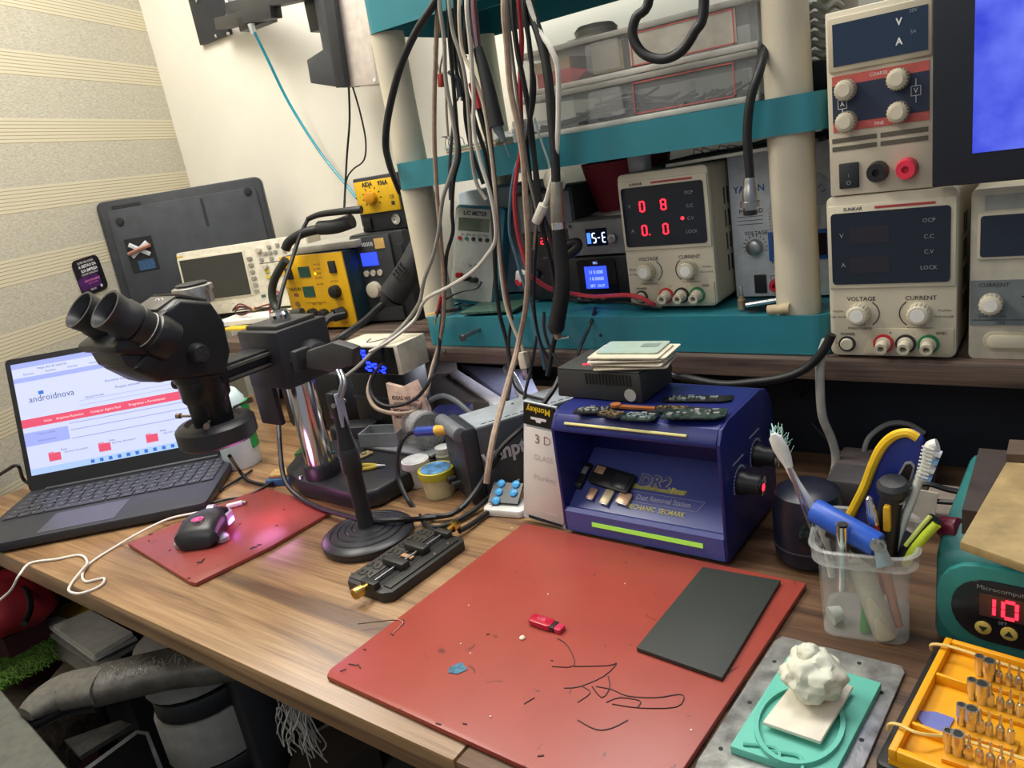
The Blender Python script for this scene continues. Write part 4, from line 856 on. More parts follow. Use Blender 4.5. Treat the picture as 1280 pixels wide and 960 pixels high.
# bits on the microscope base
for i, (px, py, m, nm, lb, c_) in enumerate(((407, 566, mat('#2f7a7e', .4, 0, .6, 300), 'circuit_board', 'teal circuit board scrap on the microscope base beside the pillar', 'circuit board'), (425, 575, mat('#3a5a6a', .4, 0, .6, 300), 'circuit_board', 'bluish circuit board scrap in front of the pole on the microscope base', 'circuit board'), (455, 568, mat('#8a7a58', .5, 0, .5, 200), 'metal_shield', 'small tan metal shields on the microscope base', 'spare part'), (446, 582, mat('#2a2c30', .4), 'circuit_board', 'dark circuit board scrap at the front of the microscope base', 'circuit board'))):
    c = D(px, py, .033); tag(B().box((c.x, c.y, .0325), (.026, .017, .002), (0, 0, i*.7)).box((c.x, c.y, .0345), (.008, .006, .003), (0, 0, i)).out(nm, m), lb, c_)
c = D(468, 583, .033); t = thing('side_cutters', 'small yellow-handled cutters lying on the microscope base', 'cutters', (c.x, c.y, .0335), R(25))
for s in (-1, 1): B().tube([(-.026, s*.008, 0), (-.008, s*.006, 0), (.004, s*.001, 0)], .0028, 8).out('handle', mat('#c8b23a', .5), t)
B().tube([(.004, 0, 0), (.018, 0, 0)], .003, 8, 1, .001).out('jaw', STEEL, t)
# ================================================================== MIC STAND WITH PHONE CLAMP
c = D(462, 674, 0)
t = thing('desk_stand', 'black round-base desk stand with pole and grey phone clamp', 'stand', (c.x, c.y, 0))
B().lathe([(.058, 0), (.060, .003), (.060, .010), (.057, .013), (.049, .0150), (.0475, .0138), (.046, .0158), (.039, .0172), (.0375, .0158), (.036, .0178), (.029, .0188), (.0275, .0175), (.026, .0194), (.020, .0202), (.0185, .019), (.017, .0206), (.0, .0215)], n=48).out('base', mat('#26272c', .38, 0, .05), t)
B().lathe([(.0598, .0102), (.0604, .0102)], n=40).out('rim_line', mat('#55585e', .3, .5), t)
B().lathe([(.0115, .018), (.0105, .030), (.0105, .095), (.013, .100), (.013, .128), (.011, .132)], n=24).out('lower_pole', BLKM, t)
B().lathe([(.012, .132), (.009, .150), (.008, .175)], n=20).out('upper_pole', BLK, t)
hd = B(); hd.lo(-.009, .005, -.008, .008, .172, .205); hd.out('swivel_head', BLK, t, bev=.002)
B().lo(.005, .008, -.006, .006, .160, .204).out('pale_tab', mat('#a9acc0', .3), t, bev=.001)
B().cyl((.004, -.010, .190), (.004, .010, .190), .003, n=8).out('swivel_bolt', STEEL, t)
def L_(p): return p-V((c.x, c.y, 0))
a1, a2, a3 = L_(F(425, 497, .555)), L_(F(429, 478, .56)), L_(F(424, 463, .57))
for o_ in (-.003, .003): B().tube([a1+V((o_, 0, 0)), a2+V((o_, 0, 0)), a3+V((o_, 0, 0))], .0022, 8).out('flex_rod', mat('#8f9196', .35, .5), t)
B().prism([(p.x, p.z) for p in (L_(F(x_, y_, .575)) for x_, y_ in ((382, 439), (398, 434), (414, 428), (426, 431), (441, 436), (440, 458), (426, 461), (412, 466), (398, 463), (382, 461)))], 'y', L_(F(0, 0, .575)).y, L_(F(0, 0, .590)).y).out('phone_clamp', mat('#3a3a3b', .5), t, bev=.003)
q = L_(F(375, 450, .575)); B().box((q.x, q.y+.004, q.z), (.012, .026, .028)).out('clamp_jaw', BLKM, t, bev=.003)
# ================================================================== PHONE REPAIR FIXTURE
c = V((-.622, .528, 0))
t = thing('phone_fixture', 'black repair board holder with brass knobs beside the large red mat', 'repair fixture', c, R(-3))
FB = mat('#2b2a26', .5, 0, .15, 80, .1)
B().prism([(-.037, -.056), (-.029, -.066), (.030, -.066), (.040, -.058), (.040, .060), (.034, .066), (-.030, .066), (-.037, .060)], 'z', 0, .013).out('base_plate', FB, t, bev=.0018)
B().lo(-.033, -.006, -.060, .060, .0128, .0145).out('slotted_plate', mat('#3c3a33', .5, 0, .15, 80), t, bev=.0006)
g = B(); random.seed(5)
for i in range(7):
    for j in range(3): g.box((-.027+.0078*j, -.050+.0165*i, .0147), (.0062, .0018, .0008), (0, 0, .6 if (i+j) % 2 else -.5)); g.box((-.027+.0078*j, -.044+.0165*i, .0147), (.0018, .0055, .0008), (0, 0, .3))
g.out('slot_pattern', mat('#141412'), t)
B().lo(-.003, .018, -.056, .056, .0128, .0133).out('channel', mat('#0c0c0c', .6), t)
B().lo(.021, .034, -.055, .058, .0128, .0150).out('side_rail', FB, t, bev=.0008)
B().cyl((.0075, -.066, .0165), (.0075, .066, .0165), .0016, n=10).out('lead_screw', STEEL, t)
for y in (-.062, .058): B().lo(-.004, .020, y-.004, y+.005, .012, .021).out('end_block', FB, t, bev=.001)
for y, w_ in ((-.018, .036), (.018, .034)): B().lo(-.014, -.014+w_, y-.006, y+.006, .0134, .023).out('jaw', FB, t, bev=.0015)
B().lo(-.006, .012, -.002, .004, .0145, .0165).out('copper_clip', mat('#b58c66', .5), t)
for y, s in ((-.066, -1), (.066, 1)):
    B().lathe([(.0035, 0), (.0035, .008), (.0065, .008), (.0065, .018), (.0058, .019)], (.0075, y, .0165), (0, s, 0), 18).out('brass_knob', BRASS, t)
for x, y in ((.030, .02), (.028, .045), (-.033, -.055)): B().lathe([(.0015, 0), (.001, .001)], (x, y, .015), n=8).out('screw', CHROME, t)
# ================================================================== WANPTEK BOX, TUBS, SMALL STUFF UNDER THE RISER
K = D(605, 628, 0); ywk = R(60)
t = thing('power_supply', 'dark grey WANPTEK power supply lying sideways beside the red mat', 'power supply', (K.x, K.y, .0005), ywk)
B().lo(.008, .20, .002, .075, 0, .105).out('case', mat('#4a4f55', .4, 0, .06), t, bev=.003)
B().lo(-.016, .008, -.002, .079, 0, .110).out('front_panel', mat('#2c2f34', .45), t, bev=.006)
B().tube([(-.015, .000, .104), (-.015, .078, .104)], .0105, 14, 1).out('handle', mat('#6a6d72', .45), t, bev=.002)
b = B(); b.m = M.Translation((.0, .0, 0)); b.text('wanptek', .055, .062, .031, .0014, bold=.035, sx=.85); b.out('lettering', mat('#dfe2e6'), t)
B().lo(.010, .20, .004, .073, .1045, .1056).out('top_cover', mat('#9aa1a6', .5), t)
g = B()
for k in range(14): g.lo(.02+.012*k, .028+.012*k, .012, .0135, .1054, .106)
g.out('vent_slots', INK, t)
for k in range(3): B().lathe([(.005, 0), (.005, .012)], (-.022, .018+.02*k, .03), (-1, 0, 0), 12).out('terminal', BLK, t)
def tub(px, py, r, h, label, body, lid_, extra=None):
    c = D(px, py, 0); t = thing('tub', label, 'tub', (c.x, c.y, .0005), 0, None)
    B().lathe([(r*.86, 0), (r*.97, h*.8)], n=30).out('tub_body', body, t)
    B().lathe([(r*1.06, h*.72), (r*1.08, h*.74), (r*1.06, h), (r*.98, h*1.02), (r*.94, h*.99)], n=32).out('lid', lid_, t)
    if extra: B().lathe([(r*.9, h*1.0), (r*.9, h*1.005+.0004)], n=28).out('lid_label', extra, t)
    return t
tub(525, 605, .0195, .040, 'small white plastic tub with white lid behind the yellow one', mat('#d6d2ca', .5), mat('#d9d7d2', .45), mat('#c9c9c9', .3, 0, .2, 60))
def swirl():
    return mat('#5f93c4', .35, 0, .7, 60)
tub(551, 617, .0245, .040, 'round tub with yellow lid and blue marbled label', mat('#d3c79a', .45), mat('#c9bd3e', .4), swirl())
c = D(560, 590, 0); t = thing('small_jar', 'small clear jar between the yellow tub and the grey power supply', 'jar', (c.x, c.y, .0005)); B().lathe([(.014, 0), (.015, .030), (.012, .034)], n=20).out('jar_body', mat('#b9b8a0', .2, alpha=.6), t); B().lathe([(.013, .034), (.013, .042)], n=20).out('lid', mat('#d9d9d4', .3, alpha=.8), t)
# navy box with VA lettering and blue iron
c = D(555, 586, 0); t = thing('small_box', 'small navy box lettered YAXUN behind the tubs', 'box', (c.x-.01, c.y+.035, .0005), R(20)); B().lo(-.03, .03, 0, .05, 0, .075).out('carton', mat('#161b52', .5), t, bev=.001)
T = B(); T.text('YAXUN', -.003, .052, .014, -.0006, bold=.03); T.out('lettering', INKW, t)
t = thing('soldering_iron', 'blue and yellow handled soldering iron resting by the grey supply', 'soldering iron', D(555, 580, 0)+V((0, .05, .078)))
ya = .70
P(B().tube([F(572, 535, ya), F(550, 538, ya), F(547, 538.5, ya)], .006, 12, 2, .0085), 'yellow_collar', mat('#d9a93a', .45), t)
P(B().tube([F(549, 538, ya), F(522, 540, ya)], .0072, 12, 1), 'grip', mat('#27439a', .4), t)
P(B().tube([F(523, 540, ya), F(512, 542, ya), F(502, 553, .69), F(497, 575, .68), F(499, 600, .67), F(510, 625, .655), F(522, 640, .65), D(534, 658, .006), D(552, 667, .006), D(562, 664, .016)], .0034, 8), 'cord', RUB, t)
# solder reel on grey tray
c = D(520, 572, 0)
t = thing('solder_reel', 'silver solder reel with clear grey flanges behind the tubs', 'reel', (F(522, 524, .765).x, .775, .036+.030), R(-30))
B().cyl((-.022, 0, 0), (.022, 0, 0), .026, n=28).out('solder_wire', mat('#bcbdbd', .3, .5, .2, 200), t)
for x in (-.023, .023): B().cyl((x-.001, 0, 0), (x+.001, 0, 0), .030, n=30).out('flange', mat('#a9abac', .3, alpha=.35), t)
B().lo(-.019, .019, -.012, .012, -.0300, -.027).out('rest', BLK, t)
t = thing('open_tray', 'grey open plastic tray in front of the solder reel', 'tray', (F(474, 545, .755).x, .765, .0365), R(18))
tag(B().lo(-.915, -.765, .742, .772+.02, .0310, .0355).out('grey_sheet', mat('#7c7f82', .4), bev=.001), 'flat grey sheet under the open tray and the solder reel', 'sheet')
for x_ in (-.905, -.775): tag(B().lo(x_-.008, x_+.008, .755, .785, .0005, .0305).out('black_block', BLK, bev=.001), 'small black block under the %s end of the grey sheet' % ('left' if x_ < -.85 else 'right'), 'block')
b = B(); b.lo(-.035, .035, -.02, .02, 0, .003)
for q in ((-.035, -.033, -.02, .02), (.033, .035, -.02, .02), (-.033, .033, -.02, -.018), (-.033, .033, .018, .02)): b.lo(*q, .003, .022)
b.out('tray_body', mat('#8d9295', .4, .2), t)
# paper pouch with lettering
t = thing('paper_pouch', 'cream paper pouch with brown lettering below the white display box', 'pouch', (-.838, .778, .001), (R(-4), 0, R(4)))
B().prism([(-.036, 0), (.036, 0), (.042, .090), (.024, .136), (-.006, .124), (-.038, .130)], 'y', 0, .008).out('pouch', mat('#c9ac9a', .6, 0, .25, 60), t, bev=.001)
T = B()
for k, s in enumerate(('IDEAS WE ALL', 'NEED WHEN', 'WORKING ON', 'SMALL THINGS')): T.text(s, -.001, .106-.0105*k, .0088, -.0006, bold=.02)
T.out('lettering', mat('#4a2a22'), t)
# black case and white display box
t = thing('black_case', 'black hard case under the white display box, left of the pouch', 'case', (-.935, .815, .0008), R(3)); B().lo(-.060, .062, 0, .065, 0, .136).out('case_body', mat('#14161a', .4), t, bev=.006); B().lo(-.058, .060, -.002, .002, .088, .092).out('seam', mat('#2c2f35'), t)
t = thing('white_display_box', 'white box with blue glowing digits in front of the riser edge', 'electronic device', (-.925, .802, .1372), (0, 0, R(4)))
B().lo(-.068, .068, 0, .072, 0, .050).out('body', mat('#d9d1bc', .5), t, bev=.002)
B().lo(-.066, .060, -.0025, .001, .002, .047).out('black_window', mat('#06070c', .15, 0, 0), t)
g = B()
for k, ch in enumerate('52'): g.seg(ch, -.004+k*.006, .035-k*.020, .014, .013, -.0035, .25)
g.seg('5', .016, .013, .012, .012, -.0035, .25).seg('2', .032, .010, .010, .010, -.0035, .25); g.out('lit_digits', emissive('#1a2cff', 4), t)
g = B(); g.tube([(-.018, .035, .0515), (-.008, .015, .0505), (.024, .038, .0525)], .0007, 4); g.out('tie_wire', INK, t)
c = D(475, 560, 0); t = thing('round_adapter', 'black rounded adapter behind the desk stand pole', 'adapter', (-.985, .79, .001), R(20)); B().prism(rr(-.045, -.022, .045, .022, .02), 'z', 0, .05).out('adapter_body', mat('#1d1f24', .35), t, bev=.008)
B().lo(-.03, .03, -.024, -.020, .02, .024).out('seam', BLKG, t)
tag(B().box((-1.035, .73, .018), (.05, .03, .008), (0, 0, .5)).out('green_module', emissive('#2f6f2f', .3)), 'green glowing circuit module behind the microscope pillar', 'circuit module')
# grey and white slanted panel under the shelf
t = thing('slanted_panel', 'open grey and white appliance panel slanting below the riser shelf', 'panel', (-.80, .90, .03))
def zp(pts, z0, z1, name, m, bev=.001): q = [D(px, py, z1) for px, py in pts]; return P(B().prism([(p.x, p.y) for p in q], 'z', z0, z1), name, m, t, bev=bev)
zp(((488, 470), (572, 466), (625, 504), (560, 500), (520, 488)), .012, .060, 'dark_top', mat('#6b6560', .5))
zp(((572, 462), (640, 505), (628, 512), (562, 468)), .010, .064, 'white_rim', mat('#f2f0fa', .4))
zp(((505, 448), (570, 452), (572, 466), (492, 470)), .012, .062, 'tan_flap', mat('#a59a92', .5))
zp(((576, 456), (660, 462), (680, 505), (642, 505)), .02, .030, 'blue_grey_inside', mat('#7d8094', .5))
t = thing('white_pump_tube', 'white plastic tube with angled tip behind the dangling cables', 'tube', (-.70, .95, .001))
B().tube([(-.06, 0, .105), (-.03, -.02, .09), (.0, -.04, .06)], .007, 12).out('tube', mat('#d9dae2', .4), t)
B().tube([(-.0, -.04, .06), (.006, -.045, .05)], .0055, 10).out('tip', STEEL, t)
B().cyl((-.03, -.02, .0), (-.03, -.02, .09), .004, n=10).out('support_rod', STEEL, t)
# bottle, sponge and tin at the left behind the ring light
c = D(305, 580, 0)
t = thing('bottle', 'white translucent bottle behind the microscope ring light', 'bottle', (c.x, c.y, .0005))
t.scale = (1, 1, 1.05)
B().lathe([(.030, 0), (.032, .004), (.033, .098), (.030, .116), (.020, .132), (.012, .136)], n=32).out('bottle_body', mat('#cfe4e4', .35, 0, .04), t)
B().lathe([(.0115, .134), (.0115, .142), (.009, .144)], n=20).out('cap', mat('#c9d2d2', .4), t)
B().prism([(.031*math.cos(R(a)), .031*math.sin(R(a))) for a in range(10, 70, 10)]+[(.0345*math.cos(R(a)), .0345*math.sin(R(a))) for a in range(60, 0, -10)], 'z', .03, .11).out('green_label', mat('#1f9a4a', .5), t)
tag(B().tube([(c.x+.034*math.cos(a), c.y+.034*math.sin(a), .072+.006*math.sin(a)) for a in [k*2*PI/12 for k in range(13)]], .003, 6, 2).out('strap', BLK), 'thin black strap around the white bottle', 'strap')
c = D(352, 584, .006); t = thing('pad_box', 'blue tray with a tan scouring pad left of the microscope base', 'tray', (-1.005, .655, .0005), R(28)); B().lo(-.035, .028, -.016, .020, 0, .012).out('tray', mat('#2f5f86', .5), t, bev=.002); B().lo(-.030, .024, -.012, .016, .012, .018).out('tan_pad', mat('#a98a52', .8, 0, .2, 200, .5), t, bev=.002)
# blister card with blue caps
c = D(635, 640, 0); t = thing('cap_card', 'small blister card with blue round caps by the screen protector pack', 'blister pack', (c.x, c.y, .0006), R(10))
B().prism(rr(-.030, -.016, .030, .022, .008), 'z', 0, .010).out('white_case', mat('#dfdcd6', .4), t, bev=.002)
B().box((-.004, .010, .022), (.044, .030, .002), (R(35), 0, 0)).out('dark_card', mat('#23252c', .4), t)
for x, k in ((-.014, 0), (-.014, 1), (-.014, 2), (.008, 1), (.008, 2)):
    yy = -.001+.0105*k; zz = .0155+.0072*k; B().lathe([(.0058, 0), (.0055, .002), (.002, .0042)], (x, yy, zz), (0, -.57, .82), 16).out('blue_cap', mat('#4aa6e0', .3), t)
# screen protector pack
c = D(681, 657, 0)
t = thing('screen_protector_pack', 'white screen protector pack with black header and upside down Monkey lettering', 'package', (c.x+.001, c.y+.001, .0030), (R(-4), R(6.5), 0))
B().prism([(-.033, 0), (.031, 0), (.017, .157), (-.029, .157)], 'y', 0, .003).out('sleeve', mat('#dde2e4', .2, 0, .1, 40, .3), t)
B().prism([(-.030, .010), (-.025, .004), (.025, .004), (.029, .010), (.018, .126), (-.026, .126)], 'y', -.003, 0).out('protector', mat('#dcd7cf', .3, 0, .03), t, bev=.0006)
B().prism([(-.028, .129), (.018, .129), (.016, .156), (-.0275, .156)], 'y', -.003, 0).out('header', mat('#121212', .35), t)
T = B(); T.text('Monkey', -.006, .1495, .0115, -.0034, bold=.02, rot=PI, sx=.92); T.out('yellow_lettering', mat('#e8c61a', .5), t)
B().prism([(-.017, .140), (.005, .140), (.005, .137), (-.002, .137), (-.003, .134), (-.009, .134), (-.010, .137), (-.017, .137)], 'y', -.0036, -.003).out('hang_hole', mat('#e9e9e6'), t)
T = B(); T.text('Monkey', .002, .062, .010, -.0033); T.text('GLASS', .000, .088, .010, -.0033); T.lo(-.008, .022, -.0033, -.003, .016, .0164); T.out('pale_lettering', mat('#bdb4aa', .6), t)
T = B(); T.text('3', -.008, .112, .016, -.0033, bold=.02).text('D', .006, .112, .016, -.0033); T.out('red_lettering', mat('#a98480', .6), t)
B().lo(-.023, .026, -.0034, -.0028, .003, .007).out('black_edge', INK, t)
# ================================================================== BLUE DUST REMOVAL STATION
x0, x1 = -.481, -.276
t = thing('dust_removal_station', 'navy blue DR2 Pro dust removal station open at the front', 'dust station', ((x0+x1)/2, .66, .0065), R(-1))
hw = (x1-x0)/2; NB = mat('#1b2468', .38, 0, .08, 15); NB_LIT = mat('#4c5598', .3, 0, .08, 15)  # second navy is lightened: front light and sheen painted into the slope
side = [(0, 0), (.155, 0), (.155, .120)]+[(.155-.035+.035*math.cos(R(a)), .115+.035*math.sin(R(a))) for a in (30, 60, 90)]+[(.028, .150), (.012, .146), (.002, .132)]
for s in (-1, 1): B().prism(side, 'x', s*hw, s*(hw-.004)).out('side_wall', NB, t, bev=.001)
B().prism([(.155, .0), (.155, .120)]+[(.120+.035*math.cos(R(a)), .115+.035*math.sin(R(a))) for a in (30, 60, 90)]+[(.028, .150), (.012, .146), (.002, .134), (.0015, .129), (.005, .127), (.012, .139), (.024, .1445), (.078, .1445), (.082, .135), (.082, .0)], 'x', -hw+.004, hw-.004).out('hood', NB, t, bev=.0008)
B().prism([(0, 0), (0, .026), (.004, .030), (.010, .028), (.0815, .0745), (.0815, 0)], 'x', -hw+.004, hw-.004).out('tray_floor', NB_LIT, t)
B().box((-.008, .0040, .1385), (.150, .004, .0030), (R(-30), 0, 0)).out('top_light_strip', mat('#d9d38a', .3), t, bev=.0008)
B().lo(-.062, .075, -.0014, .001, .012, .017).out('green_light_strip', emissive('#9ccc4a', .65), t)
for s, x in ((1, hw),):
    for y, z in ((.045, .072), (.095, .082)):
        kk = B().lathe([(.013, 0), (.013, .006), (.0105, .010), (.0105, .022), (.009, .024)], (x, y, z), (1, 0, 0), 24).out('dial', BLK, t)
        B().lathe([(.0102, .0235), (.0108, .0245), (.0100, .0250)], (x, y, z), (1, 0, 0), 24).out('dial_ring', CHROME, kk)
        g = B()
        for k in range(14): a = R(130-14*k-20); g.box((x+.0006, y+.018*math.cos(R(40+12*k)), z+.018*math.sin(R(40+12*k))), (.0008, .0022, .0022))
        g.lo(x, x+.0008, y-.016, y+.014, z+.026, z+.0268); g.out('dial_marks', INKG, t)
B().lathe([(.005, 0), (.004, .0006)], (hw+.0245, .045, .070), (1, 0, 0), 12).out('red_indicator', REDL, t)
# sloped plate lettering
sl_ = math.atan2(.044, .068)
pm = M.Translation(V((-.007, .010, .0283))) @ M.Rotation(-(PI/2-sl_), 4, 'X')
def SL(b, name, m): b.bm.transform(pm); return b.out(name, m, t)
SL(B().prism([(-.03, .036), (.046, .036), (.048, .042), (-.028, .042)], 'y', -.0007, -.0003), 'yellow_bar', mat('#a9a45a', .5))
g = B(); g.text('DR2', .006, .047, .022, -.0012, bold=.03, sx=.95); SL(g, 'model_lettering', mat('#565c98', .4))
g = B(); g.text('DR2', .0063, .0468, .0225, -.0009, bold=.06, sx=.95); SL(g, 'model_outline', mat('#b9b6a0', .4))
g = B(); g.text('Pro', .037, .039, .011, -.0014, bold=.03); g.text('MECHANIC  SECMARK', .018, .012, .0085, -.0008, bold=.02, sx=.85); SL(g, 'yellow_lettering', mat('#c9c27a', .5))
g = B(); g.text('Dust Removal Station', .024, .025, .0095, -.001, bold=.02, sx=.8)
for a, b_, c_, d_ in ((-.024, .072, .0315, .032), (-.020, .066, .018, .0185)): g.lo(a, b_, -.001, -.0006, c_, d_)
g.box((.069, -.0008, .025), (.0006, .0004, .0145), (0, R(24), 0)); SL(g, 'pale_lettering', mat('#9ea0c0', .5))
# camera modules lying on the slope
def onslope(x, s, z=.001): return t.matrix_basis @ pm @ V((x, -z, s))
def module(name, label, x, s, w_, h_, th, m, rz=0, parts=()):
    o = thing(name, label, 'phone part', onslope(x, s, .0012))
    o.rotation_euler = (t.matrix_basis @ pm @ M.Rotation(rz, 4, 'Y')).to_euler(); o.matrix_basis = M.Translation(o.location) @ o.rotation_euler.to_matrix().to_4x4()
    B().prism(rr(-w_/2, -h_/2, w_/2, h_/2, min(w_, h_)*.15), 'y', -th, 0).out('body', m, o, bev=.0004)
    for nm, a, b_, c_, d_, mm, up in parts: B().lo(a, c_, -th-up, -th+.0002, b_, d_).out(nm, mm, o, bev=.0002)
    return o
CU = mat('#d0a98a', .35, .4)
module('camera_flex', 'long black phone lens module on the slope, leftmost', -.087, .040, .010, .036, .005, BLK, R(5), (('grey_patch', -.0035, .002, .0035, .012, GREY, .0006), ('silver_line', -.0045, -.014, .0045, -.012, STEEL, .0005)))
module('camera_module', 'large black phone camera module on the slope', -.047, .041, .058, .026, .006, BLK, R(8), (('lens_window', -.026, .001, -.013, .011, CU, .001), ('sensor_cap', .004, -.010, .025, .008, mat('#2d2f33', .3), .001)))
for x, s, w_, h_, lb in ((-.066, .018, .010, .016, 'small copper camera part, left one under the black module'), (-.045, .017, .012, .020, 'oblong pale camera part, middle one under the black module'), (-.023, .019, .017, .016, 'square copper camera part, right one under the black module')):
    module('camera_part', lb, x, s, w_, h_, .003, CU if w_ != .012 else mat('#cfc09a', .4, .3), R(8), (('edge_clip', -w_/2, -h_/2, w_/2, -h_/2+.0015, STEEL, .0005),))
ZD = .0065+.1505
# black charger brick and cards
c = D(697, 503, ZD); 
t = thing('power_brick', 'dark grey slotted power brick standing on the blue station', 'power adapter', (-.4375, .735, ZD), R(-2))
BR = mat('#30322f', .5, 0, .05)
B().prism([(-.062, 0), (.055, 0), (.055, .036), (-.058, .036)], 'y', -.022, .055).out('body', BR, t, bev=.003)
B().lo(-.057, .054, -.0215, .054, .0355, .0375).out('top_plate', mat('#3b3d3a', .5), t, bev=.001)
g = B()
for k in range(14): g.lo(-.018+.0045*k, -.0155+.0045*k, -.0228, -.0215, .020, .033)
g.out('vent_slots', mat('#0c0c0c'), t)
B().lathe([(.0075, 0), (.0075, .0006)], (.040, -.0222, .0095), (0, -1, 0), 24).out('round_sticker', mat('#a9a8a0', .5), t)
for k in range(4): B().lathe([(.0018, 0), (.0018, .0006)], (-.028+.0045*k, -.006+.002*k, .0378), (0, 0, 1), 8).out('red_light', REDL, t)
random.seed(11); zc = ZD+.0380
for k in range(8):
    tag(B().prism(rr(-.043, -.027, .043, .027, .003), 'z', 0, .0016).out('paper_card', mat(('#d8d0ba', '#cfc6ae', '#dcd6c6')[k % 3], .6)), ('cream paper card in the stack on the power brick, number %s from the bottom' % ('one', 'two', 'three', 'four', 'five', 'six', 'seven', 'eight')[k]), 'card', 'cards on the power brick')
    o = COL.objects[-1]; o.location = (-.405+.004*math.sin(k*2.3), .742+.004*math.cos(k*3.1), zc+.0020*k); o.rotation_euler = (0, 0, R(8+5*math.sin(k*1.7)))
tt = thing('plastic_card', 'pale green translucent plastic card topmost on the card stack', 'card', (-.408, .748, zc+.0162), R(5))
B().prism(rr(-.038, -.023, .038, .023, .004), 'z', 0, .0014).out('plate', mat('#a9bdae', .25, 0, .05), tt)
B().lo(.010, .030, -.002, .012, .0014, .0018).out('dark_print', mat('#7b8a84'), tt)
# phone boards on the station's top
pcb = mat('#2c3f3a', .3, .2, .9, 260); pcb2 = mat('#1c2022', .4, 0, .9, 300)
for i, (px, py, w_, d_, a, m, lb) in enumerate(((742, 512, .035, .014, 12, pcb2, 'dark phone board scrap at the left end of the station top'), (766, 517, .024, .014, -12, pcb2, 'small grey board scrap second from the left on the station top'), (800, 520, .030, .016, 5, pcb, 'oval phone board scrap near the middle of the station top'), (868, 520, .052, .020, 12, pcb, 'long dark green phone board at the right end of the station top'), (845, 512, .050, .016, 3, pcb2, 'black phone board under the green one on the station top'), (872, 498, .060, .014, 10, mat('#141617', .2, 0, .5, 200), 'glossy black phone board at the back of the station top'))):
    c = D(px, py, ZD+.002); o = thing('phone_board', lb, 'circuit board', (c.x, c.y, ZD+.0005+(.003 if i == 3 else 0)), R(a), 'phone boards on the blue station')
    w_ *= 1.25; d_ *= 1.35
    B().prism([(-w_/2, -d_/2), (w_/2*.7, -d_/2), (w_/2, -d_/4), (w_/2, d_/2), (-w_/3, d_/2), (-w_/2, d_/5)], 'z', 0, .0018).out('board', m, o)
    random.seed(i+20); g = B()
    for k in range(16): g.box((random.uniform(-w_*.4, w_*.38), random.uniform(-d_*.32, d_*.32), .0026), (random.uniform(.002, .007), random.uniform(.002, .005), .0018))
    g.out('chips', (mat('#a8a9a4', .3, .4), mat('#8d7a5c', .35, .4), mat('#9aa6a6', .3, .4))[i % 3], o)
c = D(790, 508, ZD+.004); tt = thing('copper_flex', 'orange copper flex strip lying among the phone boards', 'phone part', (c.x, c.y, ZD+.002), R(3)); B().prism([(-.024, -.003), (-.020, .004), (.026, .003), (.028, -.003), (-.012, -.0035)], 'z', 0, .0022).out('flex', mat('#b06a3c', .35, .4), tt); B().lathe([(.006, .0), (.006, .003)], (-.020, 0, .001), n=14).out('flex_end', mat('#c47a44', .35, .4), tt)
# ================================================================== ON THE BIG MAT
ZMt = .0066
slab('rubber_pad', 'flat black rectangular pad at the right side of the large red mat', 'pad', [(795, 809), (903, 847), (976, 725), (878, 708)], ZMt, ZMt+.0045, mat('#2c302c', .6, 0, .05, 20), lvl=ZMt+.0045)
c = D(683, 779, ZMt+.004)
t = thing('usb_stick', 'red glossy USB stick lying on the large red mat', 'usb stick', (c.x, c.y, ZMt+.0002), R(-3))
B().prism(rr(-.019, -.0065, .008, .0065, .0035), 'z', 0, .0065).out('body', mat('#b81c38', .2), t, bev=.0015)
B().lo(.007, .0115, -.0055, .0055, 0, .0055).out('black_band', mat('#2a2226', .35), t, bev=.0004)
B().prism(rr(.0115, -.005, .0195, .005, .0015), 'z', .0002, .005).out('cap_end', mat('#c23050', .3), t, bev=.0006)
g = B(); vs, fs = text_geo('USB', .01); g.add([(-.006+a*.0055, b_*.0055, .0067) for a, b_, _ in vs], fs); g.out('lettering', mat('#e07088'), t)
c = D(573, 836, ZMt); tag(B().prism([(-.008, -.003), (-.002, .008), (.010, .002), (.005, -.007), (-.004, -.009)], 'z', 0, .0005).out('blue_flake', mat('#3f6f86', .4, 0, .5, 200)), 'small blue-grey flake left of the red USB stick', 'flake'); COL.objects[-1].location = (c.x, c.y, ZMt+.0001)
c = D(653, 798, ZMt); tag(B().lathe([(.0026, 0), (.003, .001), (.002, .0022)], n=10).out('white_bead', mat('#e6d6c0', .5)), 'tiny white bead just below the red USB stick', 'bead'); COL.objects[-1].location = (c.x, c.y, ZMt)
g = B()
for i, (px, py, ln, a) in enumerate(((441, 831, .010, .2), (449, 833, .008, -.4), (429, 838, .006, 1), (456, 812, .003, .3), (491, 794, .0022, 0), (610, 793, .003, 1), (581, 905, .004, .2), (690, 826, .002, 0), (548, 905, .005, .1), (676, 945, .005, .6))): c = D(px, py, ZMt); g.box((c.x, c.y, ZMt+.0003), (ln, .0012, .0005), (0, 0, a))
tag(g.out('dark_crumbs', mat('#3a1a18', .6), kind='stuff'), 'dark crumbs scattered on the large red mat', 'crumbs')
g = B()
for i, (px, py) in enumerate(((586, 757), (576, 805), (588, 817), (613, 896), (685, 743), (781, 730), (864, 913), (640, 660))): c = D(px, py, ZMt); g.box((c.x, c.y, ZMt+.0004), (.0014, .0012, .0007), (0, 0, i))
tag(g.out('white_crumbs', mat('#e8d8c4', .6), kind='stuff'), 'tiny white crumbs scattered on the large red mat', 'crumbs')
tag(B().tube([D(493, 774, ZMt+.0005), D(504, 778, ZMt+.0005), D(490, 792, ZMt+.0005)], .0004, 4).out('thin_wire', mat('#d8a898', .4)), 'hair-thin pale wire near the left edge of the large mat', 'wire')
